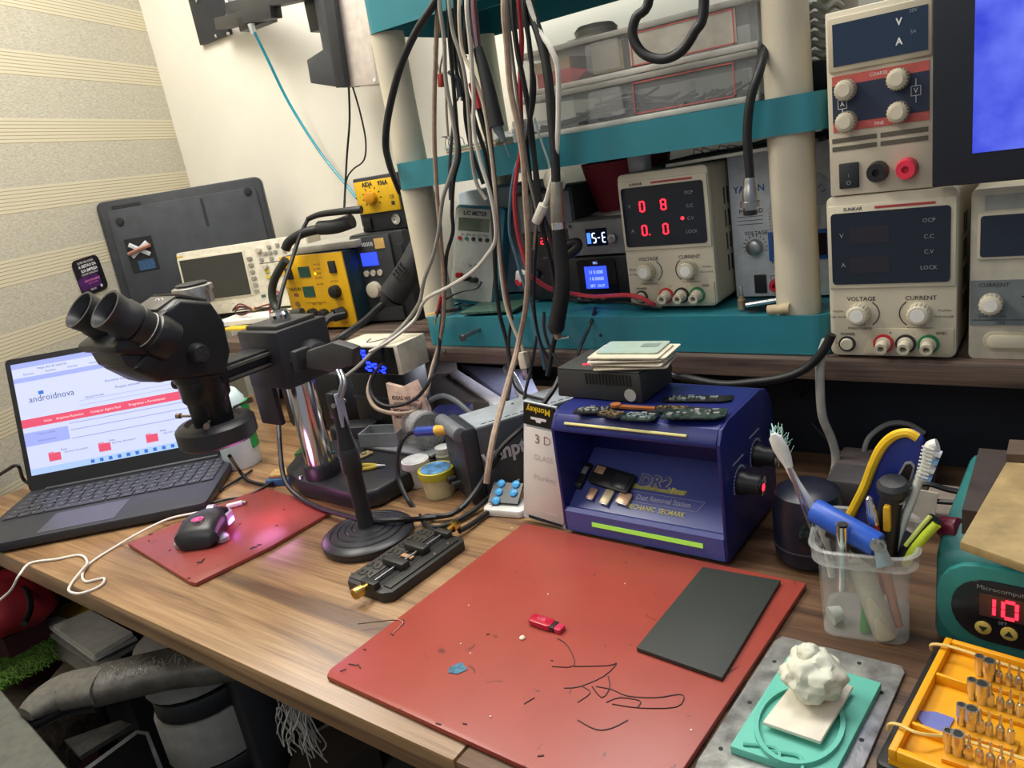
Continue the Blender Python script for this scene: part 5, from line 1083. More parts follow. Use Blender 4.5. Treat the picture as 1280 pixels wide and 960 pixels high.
# ================================================================== METAL PLATE, SPONGE HOLDER, WAX
PLT = mat('#a5a6a2', .34, .5, .45, 70, .5)
t = thing('metal_plate', 'scratched aluminium plate with small holes beside the large mat', 'plate', (-.15, .5, .0))
q = [D(px, py, .0035) for px, py in ((868, 962), (872, 950), (968, 801), (978, 795), (1127, 832), (1131, 840), (1078, 962), (1030, 1010), (850, 1000))]
P(B().prism([(p.x, p.y) for p in q], 'z', .0006, .0036), 'sheet', PLT, t, bev=.0006)
for px, py in ((968, 827), (1016, 812), (1074, 829), (1102, 866), (1077, 925), (937, 878), (901, 936), (1045, 962)): P(B().lathe([(.0018, 0), (.0018, .0003)], D(px, py, .0036), n=12), 'hole', INK, t)
tq = mat('#63b9a6', .6, 0, .04, 30)
t = thing('silicone_stand', 'turquoise silicone stand with oval ribs on the metal plate', 'stand', (-.14, .49, .0038))
q = [D(px, py, .011) for px, py in ((912, 932), (985, 818), (1102, 853), (1046, 962), (1020, 968))]
P(B().prism([(p.x, p.y) for p in q], 'z', .0038, .011), 'pad', tq, t, bev=.001)
cc = D(1003, 898, .011)
g = B(); g.ring([[V((cc.x+(.031+a)*math.cos(k*2*PI/40)*(1), cc.y-.008+(.042+a)*math.sin(k*2*PI/40), z)) for k in range(40)] for a, z in ((0, .0108), (0, .0150), (-.0035, .0150), (-.0035, .0108))], cap=False); P(g, 'oval_rim', tq, t)
for s in (-.012, .004): P(B().tube([(cc.x-.018+s, cc.y-.044, .0125), (cc.x+.004+s, cc.y-.038, .0125), (cc.x+.010+s, cc.y-.050, .0125)], .0014, 6), 'rib', tq, t)
q = [D(px, py, .018) for px, py in ((953, 903), (1003, 838), (1067, 858), (1026, 928))]
tag(B().prism([(p.x, p.y) for p in q], 'z', .0152, .0188).out('wax_block', mat('#ddd6c4', .6, 0, .08, 60, .3), bev=.0012), 'off-white flat block lying on the turquoise silicone stand', 'block')
b = B(); random.seed(4)
cc = D(1016, 868, .019)
import mathutils.noise as mn
def blob(b, c, r, amp, sq=1, seed=0, n=14, fr=3.0, seg=22):
    rings = []
    for i in range(n+1):
        ph = -PI/2+PI*i/n; ring = []
        for k in range(seg):
            th = 2*PI*k/seg; d = V((math.cos(ph)*math.cos(th), math.cos(ph)*math.sin(th), math.sin(ph)*sq))
            rad = r*(1+amp*mn.noise(d*fr+V((seed, 0, 0)))+amp*(.3 if seg > 25 else .5)*mn.noise(d*fr*2.6)); ring.append(V(c)+d*rad)
        rings.append(ring)
    b.ring(rings)
blob(b, (cc.x, cc.y, .038), .0225, .30, .72, 3, 30, 2.2, 48); blob(b, (cc.x-.004, cc.y+.006, .0530), .0080, .35, .8, 8, 20, 1.5, 30)
o = b.out('wax_lump', mat('#d5d6c2', .5, 0, .05, 60, .4)); o.data.shade_smooth(); o = tag(o, 'lumpy off-white wax ball sitting on the flat block', 'wax')
o.location.z = .0190
# ================================================================== CUP AND ITS TOOLS
cc = (D(1030, 800)+D(1138, 808))/2; cc = V((cc.x-.007, cc.y+.036, 0)); cyaw = R(9)
t = thing('plastic_cup', 'clear square plastic cup full of hand tools', 'cup', (cc.x, cc.y, .0005), cyaw)
def sq(r, z, rad=.012): return [V((x, y, z)) for x, y in rr(-r, -r, r, r, rad, 5)]
PLA = mat('#d6d8d4', .1, 0, 0, alpha=.17)
b = B(); b.ring([sq(.034, 0), sq(.0365, .076), sq(.0365, .0763), sq(.0345, .0763), sq(.032, .002)], cap=False)
b.ring([sq(.034, 0), sq(.034, .0015)]); b.out('cup_body', PLA, t)
b = B(); b.ring([sq(.0415, .074, .018), sq(.042, .086, .018), sq(.0435, .088, .019), sq(.0415, .089, .018), sq(.0385, .088, .016), sq(.0385, .075, .016)], cap=False); b.ring([sq(.0415, .074, .018), sq(.0365, .0735, .016)], cap=False); b.out('rim', mat('#d6d8d4', .12, 0, 0, alpha=.3), t)
YC = cc.y
FI = lambda px, py, dy=0: F(px, py, YC+dy)
GT = 'tools standing in the clear plastic cup'
# toothbrush left
t = thing('toothbrush', 'white worn toothbrush leaning left out of the cup', 'toothbrush', FI(1010, 680), 0, GT)
P(B().tube([FI(980, 572, .0), FI(994, 600, .0), FI(1012, 628, .0), FI(1028, 660, .005), FI(1040, 720, .01)], .0034, 10), 'handle', mat('#dcdcd6', .4), t)
a, b2 = FI(972, 553), FI(983, 576); m_ = (a+b2)/2; dd = (b2-a).normalized(); sd = dd.cross(V((0, 1, 0))).normalized()
g = B(); g.add([], []); rg = []
for k, (s, w_) in enumerate(((-.018, .002), (-.014, .0062), (-.004, .0074), (.006, .0062), (.016, .0034))): rg.append([m_+dd*s+sd*(w_*math.cos(2*PI*j/12))+V((0, 1, 0))*(.003*math.sin(2*PI*j/12)) for j in range(12)])
P(g.ring(rg), 'brush_head', mat('#dcdcd6', .4), t)
g = B(); random.seed(9)
for k in range(60): p = m_+dd*random.uniform(-.017, .006)+sd*random.uniform(-.005, .005); g.tube([p+V((0, .002, 0)), p+V((0, .013, 0))-dd*random.uniform(0, .008)+sd*random.uniform(-.004, .004)], .0003, 3, 1)
P(g, 'bristles', mat('#8fb5ae', .6), t, kind='stuff')
# tweezers
t = thing('tweezers', 'pair of thin steel tweezers leaning left in the cup', 'tweezers', FI(1010, 640), 0, GT)
for o_ in (-.0018, .0018): P(B().tube([FI(986, 585, -.003)+V((o_*.3, 0, 0)), FI(1008, 640, -.006)+V((o_, 0, 0)), FI(1024, 680, -.004)+V((o_*1.5, 0, 0)), FI(1034, 700, .002)+V((o_*1.5, 0, 0))], .0011, 6), 'arm', STEEL, t)
# roller
t = thing('seam_roller', 'blue silicone roller on a black and steel fork lying across the cup', 'roller', FI(1060, 665, -.02), 0, GT)
ra_, rb_ = FI(1017, 637, -.014), FI(1098, 682, -.030)
P(B().tube([ra_, rb_], .0108, 22, 1), 'roller_sleeve', mat('#2455b8', .4), t, bev=.0018)
dd = (rb_-ra_).normalized()
P(B().cyl(rb_, rb_+dd*.003, .0065, n=18), 'washer', STEEL, t); P(B().cyl(rb_+dd*.003, rb_+dd*.005, .004, n=6), 'nut', STEEL, t)
q = [FI(px, py, -.044) for px, py in ((1090, 674), (1103, 676), (1117, 706), (1096, 711), (1094, 698))]
P(B().prism([(p.x, p.z) for p in q], 'y', q[0].y, q[0].y+.0015), 'fork_plate', mat('#a9b8c4', .3, .5), t, bev=.0003)
P(B().lathe([(.0062, 0), (.0062, .0012), (.0036, .0012), (.0036, .0028), (0, .003)], FI(1098, 682, -.045), (0, -1, 0), 18), 'fork_bolt', STEEL, t)
P(B().tube([FI(1098, 708, -.034), FI(1110, 706, -.030)], .0012, 6, 1), 'orange_lip', mat('#c98a4a', .4), t)
P(B().tube([FI(1035, 665, -.010), FI(1060, 678, -.016), FI(1096, 704, -.030)], .005, 10), 'fork_arm', BLK, t)
# chrome tube
t = thing('chrome_tube', 'short hollow chrome tube standing at the front of the cup', 'tube', FI(1053, 700), 0, GT)
P(B().tube([FI(1053, 656, -.036), FI(1053, 735, -.028)], .0052, 16, 1), 'tube', CHROME, t)
P(B().cyl(FI(1053, 656, -.036)+V((0, 0, .0002)), FI(1053, 656, -.036)+V((0, 0, .0008)), .0042, n=14), 'dark_bore', INK, t)
# big blue yellow multi-tool
t = thing('cutter_tool', 'large navy tool with yellow edge and rounded top in the cup', 'tool', FI(1110, 620), 0, GT)
q = [FI(px, py, .018) for px, py in ((1062, 645), (1079, 610), (1091, 581), (1102, 559), (1118, 545), (1138, 543), (1152, 552), (1153, 566), (1148, 585), (1135, 612), (1118, 640), (1100, 680), (1070, 680))]
P(B().prism([(p.x, p.z) for p in q], 'y', q[0].y, q[0].y+.018), 'handle', mat('#1f3088', .4, 0, .05), t, bev=.004)
P(B().tube([FI(1062, 645, .016), FI(1080, 610, .016), (FI(1091, 581, .016)), FI(1102, 559, .016), FI(1117, 545, .016), FI(1134, 541, .016), FI(1147, 547, .016)], .0040, 8), 'yellow_grip', mat('#e2b81e', .45), t)
q = [FI(px, py, .016) for px, py in ((1116, 612), (1123, 592), (1131, 578), (1139, 577), (1144, 583), (1140, 598), (1128, 625), (1120, 640))]
P(B().prism([(p.x, p.z) for p in q], 'y', q[0].y, q[0].y+.003), 'grey_inset_rim', mat('#8e8e90', .4), t, bev=.0008)
q = [FI(px, py, .0155) for px, py in ((1119, 612), (1125, 594), (1132, 581), (1138, 580), (1141, 585), (1137, 598), (1126, 622))]
P(B().prism([(p.x, p.z) for p in q], 'y', q[0].y-.0005, q[0].y+.003), 'black_inset', mat('#1b1417', .5), t)
# right toothbrush
t = thing('toothbrush', 'white ribbed toothbrush with blue bristles at the right of the cup', 'toothbrush', FI(1150, 600), 0, GT)
P(B().tube([FI(1160, 585, .012), FI(1148, 603, .012), FI(1140, 625, .010), (FI(1130, 650, .006)), FI(1118, 690, .0)], .0036, 10), 'handle', mat('#cfd2ca', .4), t)
P(B().tube([FI(1172, 556, .012), FI(1163, 560, .012), FI(1160, 580, .012), FI(1152, 598, .012)], .0052, 10), 'brush_head', mat('#d8d9d0', .45), t)
for k in range(9): a = k/8; p = FI(1161-8*a, 560+36*a, .007); P(B().tube([p+V((-.005, 0, .001)), p+V((.004, 0, -.001))], .0009, 5, 1), 'rib', mat('#e6e6de', .5), t)
for k in range(4): p = FI(1170-4*k, 566+10*k, .010); P(B().box(p, (.008, .006, .004), (0, R(20), 0)), 'bristle_tuft', mat(('#dfe6e8', '#7fb0d8')[k % 2], .6), t)
# black screwdriver with round cap + yellow window
t = thing('black_knife', 'black handled tool with round cap and yellow window in the cup', 'tool', FI(1115, 640), 0, GT)
P(B().tube([FI(1116, 618, .004), FI(1112, 640, .002), FI(1108, 690, 0)], .0095, 14, 3), 'handle', BLK, t)
P(B().lathe([(.008, -.004), (.0125, 0), (.0130, .007), (.010, .011), (.0, .012)], FI(1117, 614, .004), (0, -.2, 1), 22), 'round_cap', mat('#2e3032', .45), t)
P(B().lathe([(.0098, -.008), (.0102, -.006)], FI(1117, 614, .004), (0, -.2, 1), 22), 'white_ring', mat('#b9b9b4', .4), t)
P(B().prism(rr(FI(1104, 650, -.011).x, FI(1108, 664, -.011).z, FI(1113, 650, -.011).x, FI(1108, 634, -.011).z, .0015), 'y', YC-.012, YC-.005), 'yellow_window', mat('#d9a820', .45), t, bev=.0005)
# pen
t = thing('pen', 'slim pen with chrome tip and red barrel in the cup', 'pen', FI(1095, 660), 0, GT)
P(B().lathe([(.0012, .012), (.0032, .010), (.0036, .0), (.0044, -.002), (.0044, -.014)], FI(1089, 636, -.010), (-.15, 0, 1), 16), 'chrome_tip', CHROME, t)
P(B().tube([FI(1093, 656, -.010), FI(1106, 740, -.010)], .0036, 12, 1), 'barrel', mat('#a8322e', .4), t)
P(B().tube([FI(1106, 712, -.012), FI(1120, 770, -.014), FI(1124, 782, -.014)], .0042, 10, 2, .0035), 'lower_barrel', mat('#c87850', .45), t)
# green black pliers
t = thing('spudger_pliers', 'black and lime green handled tool leaning right in the cup', 'tool', FI(1150, 670), 0, GT)
P(B().tube([FI(1169, 648, .0), FI(1155, 665, -.002), FI(1135, 690, -.004), FI(1125, 710, -.004)], .0060, 10), 'black_handle', BLK, t)
P(B().tube([FI(1171, 655, -.006), FI(1158, 668, -.008), FI(1142, 688, -.010), FI(1132, 706, -.010)], .0038, 10), 'green_grip', mat('#b5c832', .45), t)
P(B().tube([FI(1163, 645, -.005), FI(1150, 660, -.007), FI(1132, 682, -.008)], .0018, 8), 'pale_line', mat('#cfdc7a', .45), t)
t = thing('grey_wedge', 'dark grey plastic wedge between the cup tools', 'tool', FI(1130, 680), 0, GT)
P(B().prism([(p.x, p.z) for p in (FI(1122, 690, .0), FI(1130, 666, 0), (FI(1142, 672, 0)), FI(1132, 700, 0))], 'y', YC-.002, YC+.006), 'wedge', mat('#3a3d42', .5), t, bev=.001)
# contents seen through the wall
t = thing('glue_stick', 'long off-white glue stick leaning inside the cup', 'glue stick', FI(1090, 750), 0, GT)
P(B().tube([FI(1072, 700, -.022), FI(1108, 796, -.024)], .0098, 18, 1), 'stick', mat('#d5d0b8', .5), t, bev=.003)
tag(B().cyl(FI(1038, 770, -.022), FI(1052, 765, -.015), .0085, .006, 20).out('suction_cup', mat('#c9ccc4', .4)), 'small pale suction cup low inside the clear cup', 'suction cup')
tag(B().tube([FI(1084, 752, -.02), FI(1082, 788, -.022)], .0045, 10, 1, .005).out('green_stub', mat('#3f9a3a', .5)), 'short green stub low inside the clear cup', 'stub')
tag(B().tube([FI(1048, 792, -.02), FI(1100, 798, -.02)], .0018, 8, 1).out('steel_rod', STEEL), 'thin steel rod lying on the cup bottom', 'rod')
# black round can behind
c = D(1003, 718, 0); 
t = thing('desk_speaker', 'round dark navy can-shaped device behind the clear cup', 'device', (-.207, .705, .0005), R(10))
B().lathe([(.026, 0), (.033, .006), (.0345, .020), (.0345, .060), (.031, .078), (.022, .084), (.0, .085)], n=36).out('body', mat('#161a28', .35, 0, .05), t)
B().lathe([(.0347, .022), (.0351, .022), (.0347, .0235)], n=36).out('seam', mat('#2f3444', .4), t)
B().lathe([(.018, .0), (.019, .004), (.016, .005)], (.012, -.031, .048), (.35, -1, .1), 24).out('round_badge', BLKG, t)
g = B(); random.seed(2)
for k in range(26): a = random.uniform(0, 6.28); r_ = random.uniform(.003, .013); g.box((.0135+r_*math.cos(a), -.0365, .048+r_*math.sin(a)), (.0016, .0006, .0012), (0, a, .0))
g.out('badge_print', mat('#b9a9ae'), t)
# ================================================================== TEAL ULTRASONIC CLEANER
yt = .612; tx0 = F(1166, 790, yt).x
t = thing('ultrasonic_cleaner', 'teal bench device with black oval panel and red digits at the right edge', 'ultrasonic cleaner', (tx0, yt, .0005), R(-4))
TC = mat('#266f6d', .4, 0, .05)
TWd = .21
pr = [(0, 0), (.17, 0), (.17, .100), (.150, .118), (.02, .100), (.004, .086)]
B().prism([(0, .0), (.16, 0), (.165, .03), (.165, .095), (.150, .112), (.030, .098), (.004, .082)], 'x', 0, TWd).out('body', TC, t, bev=.009)
B().prism(rr(.003, .006, TWd-.003, .083, .030), 'y', -.0035, .004).out('front_bezel', mat('#2e817b', .4, 0, .04), t, bev=.0018)
B().prism(rr(.014, .016, TWd-.012, .072, .027, 6), 'y', -.0048, -.002).out('oval_panel', mat('#1a1a1e', .25, 0, .05), t, bev=.0006)
B().lo(.034, .090, -.0056, -.0045, .040, .060).out('display_window', mat('#4a3436', .3), t)
g = B(); g.text('Microcomputer', .050, .0655, .0058, -.0053); g.text('SET', .050, .0365, .004, -.0053); g.out('lettering', INKG, t)
g = B(); g.seg('1', .0400, .050, .008, .015, -.0060, .22).seg('0', .0545, .050, .009, .015, -.0060, .22).seg('1', .0660, .050, .008, .015, -.0060, .22); g.out('lit_digits', REDL, t)
for x, k in ((.037, -1), (.0545, 1)):
    o = B().lathe([(.0058, 0), (.0058, .001), (.005, .0014)], (x, -.0048, .0285), (0, -1, 0), 22).out('round_button', mat('#c9b65a', .45), t)
    B().prism([(x-.003, .0285-.0018*k), (x+.003, .0285-.0018*k), (x, .0285+.003*k)], 'y', -.0068, -.0058).out('arrow_mark', INK, o)
# wood board lying on it, tilted
q = [D(px, py, .150) for px, py in ((1200, 664), (1258, 566), (1340, 570), (1340, 712))]
q2 = [V((p.x, p.y)) for p in q]
CH = mat('#9a8356', .7, 0, .25, 60, .4)
b = B(); zs = (.128, .122, .122, .128)
vs = [V((q[i].x, q[i].y, .135)) for i in range(4)]+[V((q[i].x, q[i].y, .142)) for i in range(4)]
b.add(vs, [(3, 2, 1, 0), (4, 5, 6, 7), (0, 1, 5, 4), (1, 2, 6, 5), (2, 3, 7, 6), (3, 0, 4, 7)])
tag(b.out('wood_board', CH, bev=.0012), 'worn yellow-brown board lying on the teal device', 'board')
q = [D(px, py, .150) for px, py in ((1262, 548), (1258, 566), (1340, 570), (1340, 552))]
tag(B().prism([(p.x, p.y) for p in q], 'z', .142, .149).out('wood_strip', mat('#5c4a3c', .6, 0, .2, 40)), 'dark brown wood strip behind the worn board', 'wood strip')
tag(B().lo(D(1215, 640, .13).x-.006, D(1215, 640, .13).x+.04, .60, .72, .1135, .1345).out('support_block', mat('#3a2f2a', .6)), 'dark block between the worn board and the teal device', 'block')
tag(B().tube([F(1176, 659, .645), F(1200, 661, .64)], .0095, 12, 1).out('red_marker', mat('#6e1530', .4), bev=.002), 'dark red round handle poking out beside the worn board', 'handle')
tag(B().box(F(1252, 683, .565), (.006, .004, .004)).out('red_chip', mat('#d04038')), 'tiny red chip under the front edge of the worn board', 'chip')
# ================================================================== YELLOW BIT CASE
o0 = D(1110, 937, .032); o1 = D(1182, 797, .032); by = math.atan2(o1.y-o0.y, o1.x-o0.x)-PI/2; BL_ = math.hypot(o1.x-o0.x, o1.y-o0.y)
t = thing('bit_case', 'yellow tray of screwdriver bits in a black case, lower right corner', 'tool case', (o0.x, o0.y, .0005), by)
YE = mat('#e8a40e', .45, 0, .05, 40); BWd = .19
B().prism(rr(-.008, -.004, BWd, BL_+.003, .006), 'z', 0, .020).out('black_case', mat('#191818', .5), t, bev=.002)
B().lo(0, BWd-.004, 0, BL_, .0195, .0235).out('tray_floor', YE, t)
for a, b_, c_, d_ in ((0, .005, 0, BL_), (.005, BWd-.004, 0, .005), (.005, BWd-.004, BL_-.005, BL_), (BWd-.009, BWd-.004, .005, BL_-.005)): B().lo(a, b_, c_, d_, .0235, .0325).out('tray_wall', YE, t, bev=.0008)
B().lo(.005, .034, BL_*.66, BL_*.66+.003, .0235, .0315).out('divider', YE, t, bev=.0006)
B().lo(.005, .034, BL_*.235, BL_*.235+.003, .0235, .0310).out('divider', YE, t, bev=.0006)
INV = t.matrix_basis.inverted()
def TLc(px, py, z): p = INV @ D(px, py, z+.0005); return p
rowsB = [('back', [(1224, 843, 's'), (1236, 849, 'S'), (1248, 852, 'b'), (1261, 856, 'b'), (1273, 860, 'b'), (1285, 864, 'b')]), ('second', [(1214.5, 873, 's'), (1227, 878, 'S'), (1238, 881, 'b'), (1250, 886, 'b'), (1262.5, 890, 'b'), (1275, 894, 'b')]),
         ('third', [(1201.5, 905, 's'), (1214, 910, 'S'), (1225, 914, 'b'), (1236, 918, 'b'), (1250, 922, 'b'), (1263, 927, 'b')]), ('front', [(1185, 938, 's'), (1197, 942, 'S'), (1211, 947, 'b'), (1224, 952, 'b'), (1238, 957, 'b'), (1251, 961, 'b'), (1264, 966, 'b')])]
HI = []
for rn, L in rowsB:
    pa = TLc(L[0][0]-6, L[0][1]+2, .0275); pb = TLc(L[-1][0]+10, L[-1][1]+5, .0275)
    yy = (pa.y+pb.y)/2; a_ = math.atan2(pb.y-pa.y, pb.x-pa.x)
    B().prism([(pa.x, pa.y-.0055), (pb.x, pb.y-.0055), (pb.x, pb.y+.0055), (pa.x, pa.y+.0055)], 'z', .0235, .0270).out('bit_rail', mat('#e09a10', .45, 0, .05), t, bev=.0006)
    g = B()
    for k in range(4):
        px, py, _ = L[k+2]; q = TLc(px, py+6, .0272); vs, fs = text_geo(str(k+2), 0); g.add([(q.x+a*.0035, q.y-.004+b_*.0035, .0272) for a, b_, _ in vs], fs)
    g.out('size_numbers', mat('#8a5a08'), t)
ords = ('first', 'second', 'third', 'fourth', 'fifth', 'sixth', 'seventh')
sm = mat('#d8d0b8', .22, .85, .1, 60); proto = {}
def bitproto(kind, name, lab, loc, rot):
    o = thing(name, lab, 'screwdriver bit' if kind == 'b' else 'socket', loc, rot, 'bits and sockets in the yellow case')
    if kind == 'b':
        B().lathe([(.0026, 0), (.0026, .008), (.0019, .009), (.0019, .0095)], n=6).out('hex_shank', sm, o)
        B().lathe([(.0011, .0095), (.0009, .017), (.0004, .0185)], n=8).out('tip', sm, o)
    else:
        r_ = .0032 if kind == 's' else .0043
        B().lathe([(r_*.8, 0), (r_*.8, .006), (r_, .007), (r_, .0165), (r_*.72, .0165), (r_*.66, .012)], n=18).out('sleeve', sm, o)
        B().lathe([(r_*.66, .0158), (r_*.66, .0160)], n=6).out('dark_bore', INK, o)
    return o
for rn, L in rowsB:
    for k, (px, py, kd) in enumerate(L):
        p = D(px, py, .0278); lab = ('steel screwdriver bit' if kd == 'b' else 'narrow chrome socket' if kd == 's' else 'wide chrome socket')+(', %s from the left in the %s row of the yellow case' % (ords[k], rn) if kd == 'b' else ' at the left of the %s row of the yellow case' % rn)
        if kd not in proto: proto[kd] = bitproto(kd, 'socket' if kd != 'b' else 'screwdriver_bit', lab, p, by)
        else: dup(proto[kd], p, by+k*.3, lab)
q = [D(px, py, .0262) for px, py in ((1143, 891), (1147, 888), (1170, 889), (1193, 897), (1186, 910), (1179, 917), (1160, 913))]
tag(B().prism([(p.x, p.y) for p in q], 'z', .0245, .0258).out('opening_pick', mat('#6f76b8', .4, 0, .03)), 'lilac triangular opening pick lying in the yellow case', 'opening pick')
for i, pts in enumerate((((1164, 812, .024), (1164, 806, .033), (1176, 806, .036), (1200, 812, .036), (1290, 842, .036)), ((1110, 912, .024), (1112, 905, .033), (1124, 906, .036), (1150, 917, .036), (1200, 924, .030), (1290, 952, .034)))):
    wire(('clear elastic band across the back of the yellow case', 'clear elastic band across the front half of the yellow case')[i], [D(*p) for p in pts], .0012, mat('#e6c878', .3, 0, 0), 'elastic bands on the yellow case', 'elastic_band', 'band')
for i, (px, py) in enumerate(((1198, 837), (1173, 841), (1145, 926))): pass
# ================================================================== CLUTTER UNDER THE RISER, RIGHT
for i, (x0_, x1_, y0_, y1_, h_, m, nm, lb) in enumerate((( -.225, -.12, .86, .93, .030, mat('#6e6462', .6), 'power_strip', 'grey power strip under the riser behind the cup'), (-.12, -.04, .80, .87, .022, mat('#8d8076', .6), 'flat_carton', 'dusty flat carton between the cup and the teal device'), (-.215, -.165, .80, .85, .045, mat('#4a4648', .6), 'grey_adapter', 'dark grey plug adapter standing on end behind the cup'))):
    o = B().lo(x0_, x1_, y0_, y1_, .0006, h_).out(nm, m, bev=.004); tag(o, lb, nm.split('_')[-1])
tag(B().box(F(1146, 632, .78), (.035, .004, .035), (R(-10), R(5), 0)).out('red_framed_card', mat('#b9aea2', .5)), 'pale card leaning behind the tools in the cup', 'card')
wire('dark cable lying behind the teal device', [D(1100, 625, .02), F(1150, 605, .80), F(1185, 612, .80), F(1215, 618, .80)], .003, RUB)
wire('second dark cable lower behind the teal device', [F(1110, 618, .82), F(1150, 624, .79), F(1190, 628, .78), F(1210, 626, .78)], .003, RUB)
wire('thick white cable hanging behind the riser edge down to the bench', [F(1033, 425, .872), F(1026, 448, .872), F(1025, 480, .872), F(1028, 520, .875), F(1040, 550, .885), F(1045, 575, .89), F(1040, 600, .88), F(1026, 622, .86), F(1018, 630, .84)], .0052, mat('#b9b7ae', .45), n=10)
t = thing('white_plug_cable', 'grey-white cable arching from its ribbed plug behind the navy tool', 'cable', F(1080, 600, .92))
P(B().tube([F(1081, 590, .92), F(1080, 565, .92), F(1088, 545, .93), F(1110, 530, .94), F(1135, 530, .95), F(1155, 541, .96)], .0032, 8), 'cord', mat('#8a8a86', .5), t)
P(B().tube([F(1081, 622, .92), F(1081, 586, .92)], .0062, 10, 1, .005), 'plug', mat('#7d7c78', .5), t)
tag(B().lathe([(.0016, 0), (.0016, .001)], F(1163, 546, 1.1), (0, -1, 0), 10).out('power_light', emissive('#8cff2a', 3)), 'tiny green power light in the dark under the riser', 'light')
wire('thin dark wire hanging in the dark under the right riser end', [F(1055, 455, .90), F(1090, 470, .95), F(1130, 492, 1.0)], .0022, RUB)
wire('black cord drooping from the teal rack corner behind the blue station', [F(1020, 462, .93), F(1000, 500, .97), F(978, 540, 1.0), F(970, 560, 1.0)], .0022, RUB)
wire('faint thin wire crossing behind the white cable', [F(1000, 512, .98), F(1020, 535, .96), F(1045, 560, .93), F(1075, 585, .92)], .0015, mat('#3a4048', .5))
# long thick black cord in front of the riser edge
wire('thick black cord sagging under the right rack corner', [F(1040, 418, .862), F(1028, 440, .862), F(1008, 460, .862), F(980, 472, .862), F(940, 478, .865), (F(900, 480, .87)), F(850, 470, .89), F(835, 465, .95)], .0052, RUB, n=10)
# hanging connector cable
t = thing('connector_cable', 'black cable with a silver round connector hanging before the white supply', 'cable', F(940, 200, .882))
P(B().tube([F(968, 18, 1.0), F(962, 40, .96), F(956, 62, .915), F(949, 90, .888), F(938, 125, .882), F(934, 170, .882), F(937, 215, .882), F(937, 225, .882)], .0052, 10), 'cord', RUB, t)
a, b2 = F(937, 222, .882), F(938, 262, .882); dz = (b2-a).normalized(); ln_ = (b2-a).length
P(B().lathe([(.0065, 0), (.0075, .004), (.0075, .010), (.0088, .012), (.0088, ln_*.72), (.0115, ln_*.74), (.0115, ln_*.9), (.008, ln_*.9), (.008, ln_)], a, dz, 20), 'connector', STEEL, t)
P(B().lathe([(.0078, ln_), (.0078, ln_+.006)], a, dz, 18), 'black_insert', BLK, t)
t = thing('cable_loop', 'thick black cable looping in front of the clear parts boxes', 'cable', F(835, 60, .88))
P(B().tube([V((F(818, -30, .885).x, .99, .706)), V((F(818, -30, .885).x, .90, .709)), V((F(818, -30, .885).x, .884, .69)), F(812, -5, .88), F(795, 22, .878), F(791, 45, .878), F(803, 66, .878), F(826, 74, .878), F(850, 65, .878), F(868, 40, .878), F(880, 5, .88), V((F(884, -30, .885).x, .884, .69)), V((F(884, -30, .885).x, .90, .709)), V((F(884, -30, .885).x, .99, .706))], .0058, 10), 'cord', RUB, t)
# red cable and black cable into red-digit supply
yq = .93
wire('red test lead running into the red-digit power supply', [F(663, 345, .90), F(690, 362, .92), F(720, 368, .95), (F(745, 371, .945)), F(780, 369, .935), F(800, 372, .93), F(812, 378, .93), F(818, 382, .935)], .0034, mat('#c43c44', .45))
wire('black test lead beside the red one before the rack meters', [F(690, 375, .93), F(740, 376, .95), F(780, 378, .94), F(800, 382, .935), F(828, 385, .93)], .0024, RUB)
# ================================================================== HANGING CABLES IN FRONT OF THE RACK
HG = 'cables hanging in front of the teal rack'
def hang(label, pts, r, m, y=.875, name='cable', n=7, ys=None):
    pp = [(*pts[0][:2], y) if len(pts[0]) == 2 else pts[0]]
    Wp = []
    for i, p in enumerate(pts):
        yy = p[2] if len(p) > 2 else y; Wp.append(F(p[0], p[1], yy))
    d = Wp[0]-Wp[1]; x_ = Wp[0].x+d.x*.5; Wp[:0] = [V((x_*.99, 1.0, .703)), V((x_, .93, .705)), V((x_, .893, .708)), V((x_, .878, .695))]
    return wire(label, Wp, r, m, HG, name, 'cable', n)
hang('thick black cable curving down past the left post', [(545, 0), (520, 40), (500, 85), (486, 140), (482, 178), (486, 202, .89), (492, 220, .93), (500, 240, .97)], .0055, RUB, .86, n=10)
hang('tan cable hanging straight near the left post to the riser', [(547, 5), (545, 60), (543, 120), (543, 180), (546, 240), (551, 300), (555, 360), (554, 400), (549, 430), (540, 460, .84), (533, 490, .80), (520, 512, .78), (497, 517, .76), (470, 510, .76), (460, 490, .78), (465, 470, .80)], .0034, CORDT, .868)
hang('light grey cable bending left below the middle tier towards the white display box', [(549, 0), (555, 50), (557, 100), (566, 150), (570, 190), (562, 222), (553, 250), (548, 290), (541, 320), (530, 350), (524, 378), (508, 402, .86), (490, 420, .82), (466, 440, .79), (448, 458, .77), (430, 472, .75)], .0031, CORDG, .860)
hang('white cable crossing the LC meter to the left', [(583, 0), (588, 60), (592, 120), (592, 160), (600, 200), (612, 240), (618, 270), (619, 300), (608, 320), (590, 340), (562, 358), (538, 370), (528, 380), (518, 400, .85), (490, 424, .80), (462, 440, .78)], .0029, CORDW, .852)
hang('black cable beside the light grey one', [(560, 0), (562, 50), (567, 110), (571, 160), (574, 195), (567, 225), (565, 265), (566, 290), (558, 320), (556, 360), (552, 400), (548, 440, .86), (540, 470, .80), (520, 498, .78), (490, 508, .77), (470, 500, .77), (463, 480, .78), (475, 458, .80), (500, 440, .82)], .0030, RUB, .872)
hang('dark cable running left of the LC meter edge', [(569, 0), (572, 60), (579, 100), (588, 130), (596, 160), (607, 195), (613, 235), (617, 290), (619, 340), (624, 390), (634, 430), (638, 470, .85), (634, 500, .82)], .0032, RUB, .873)
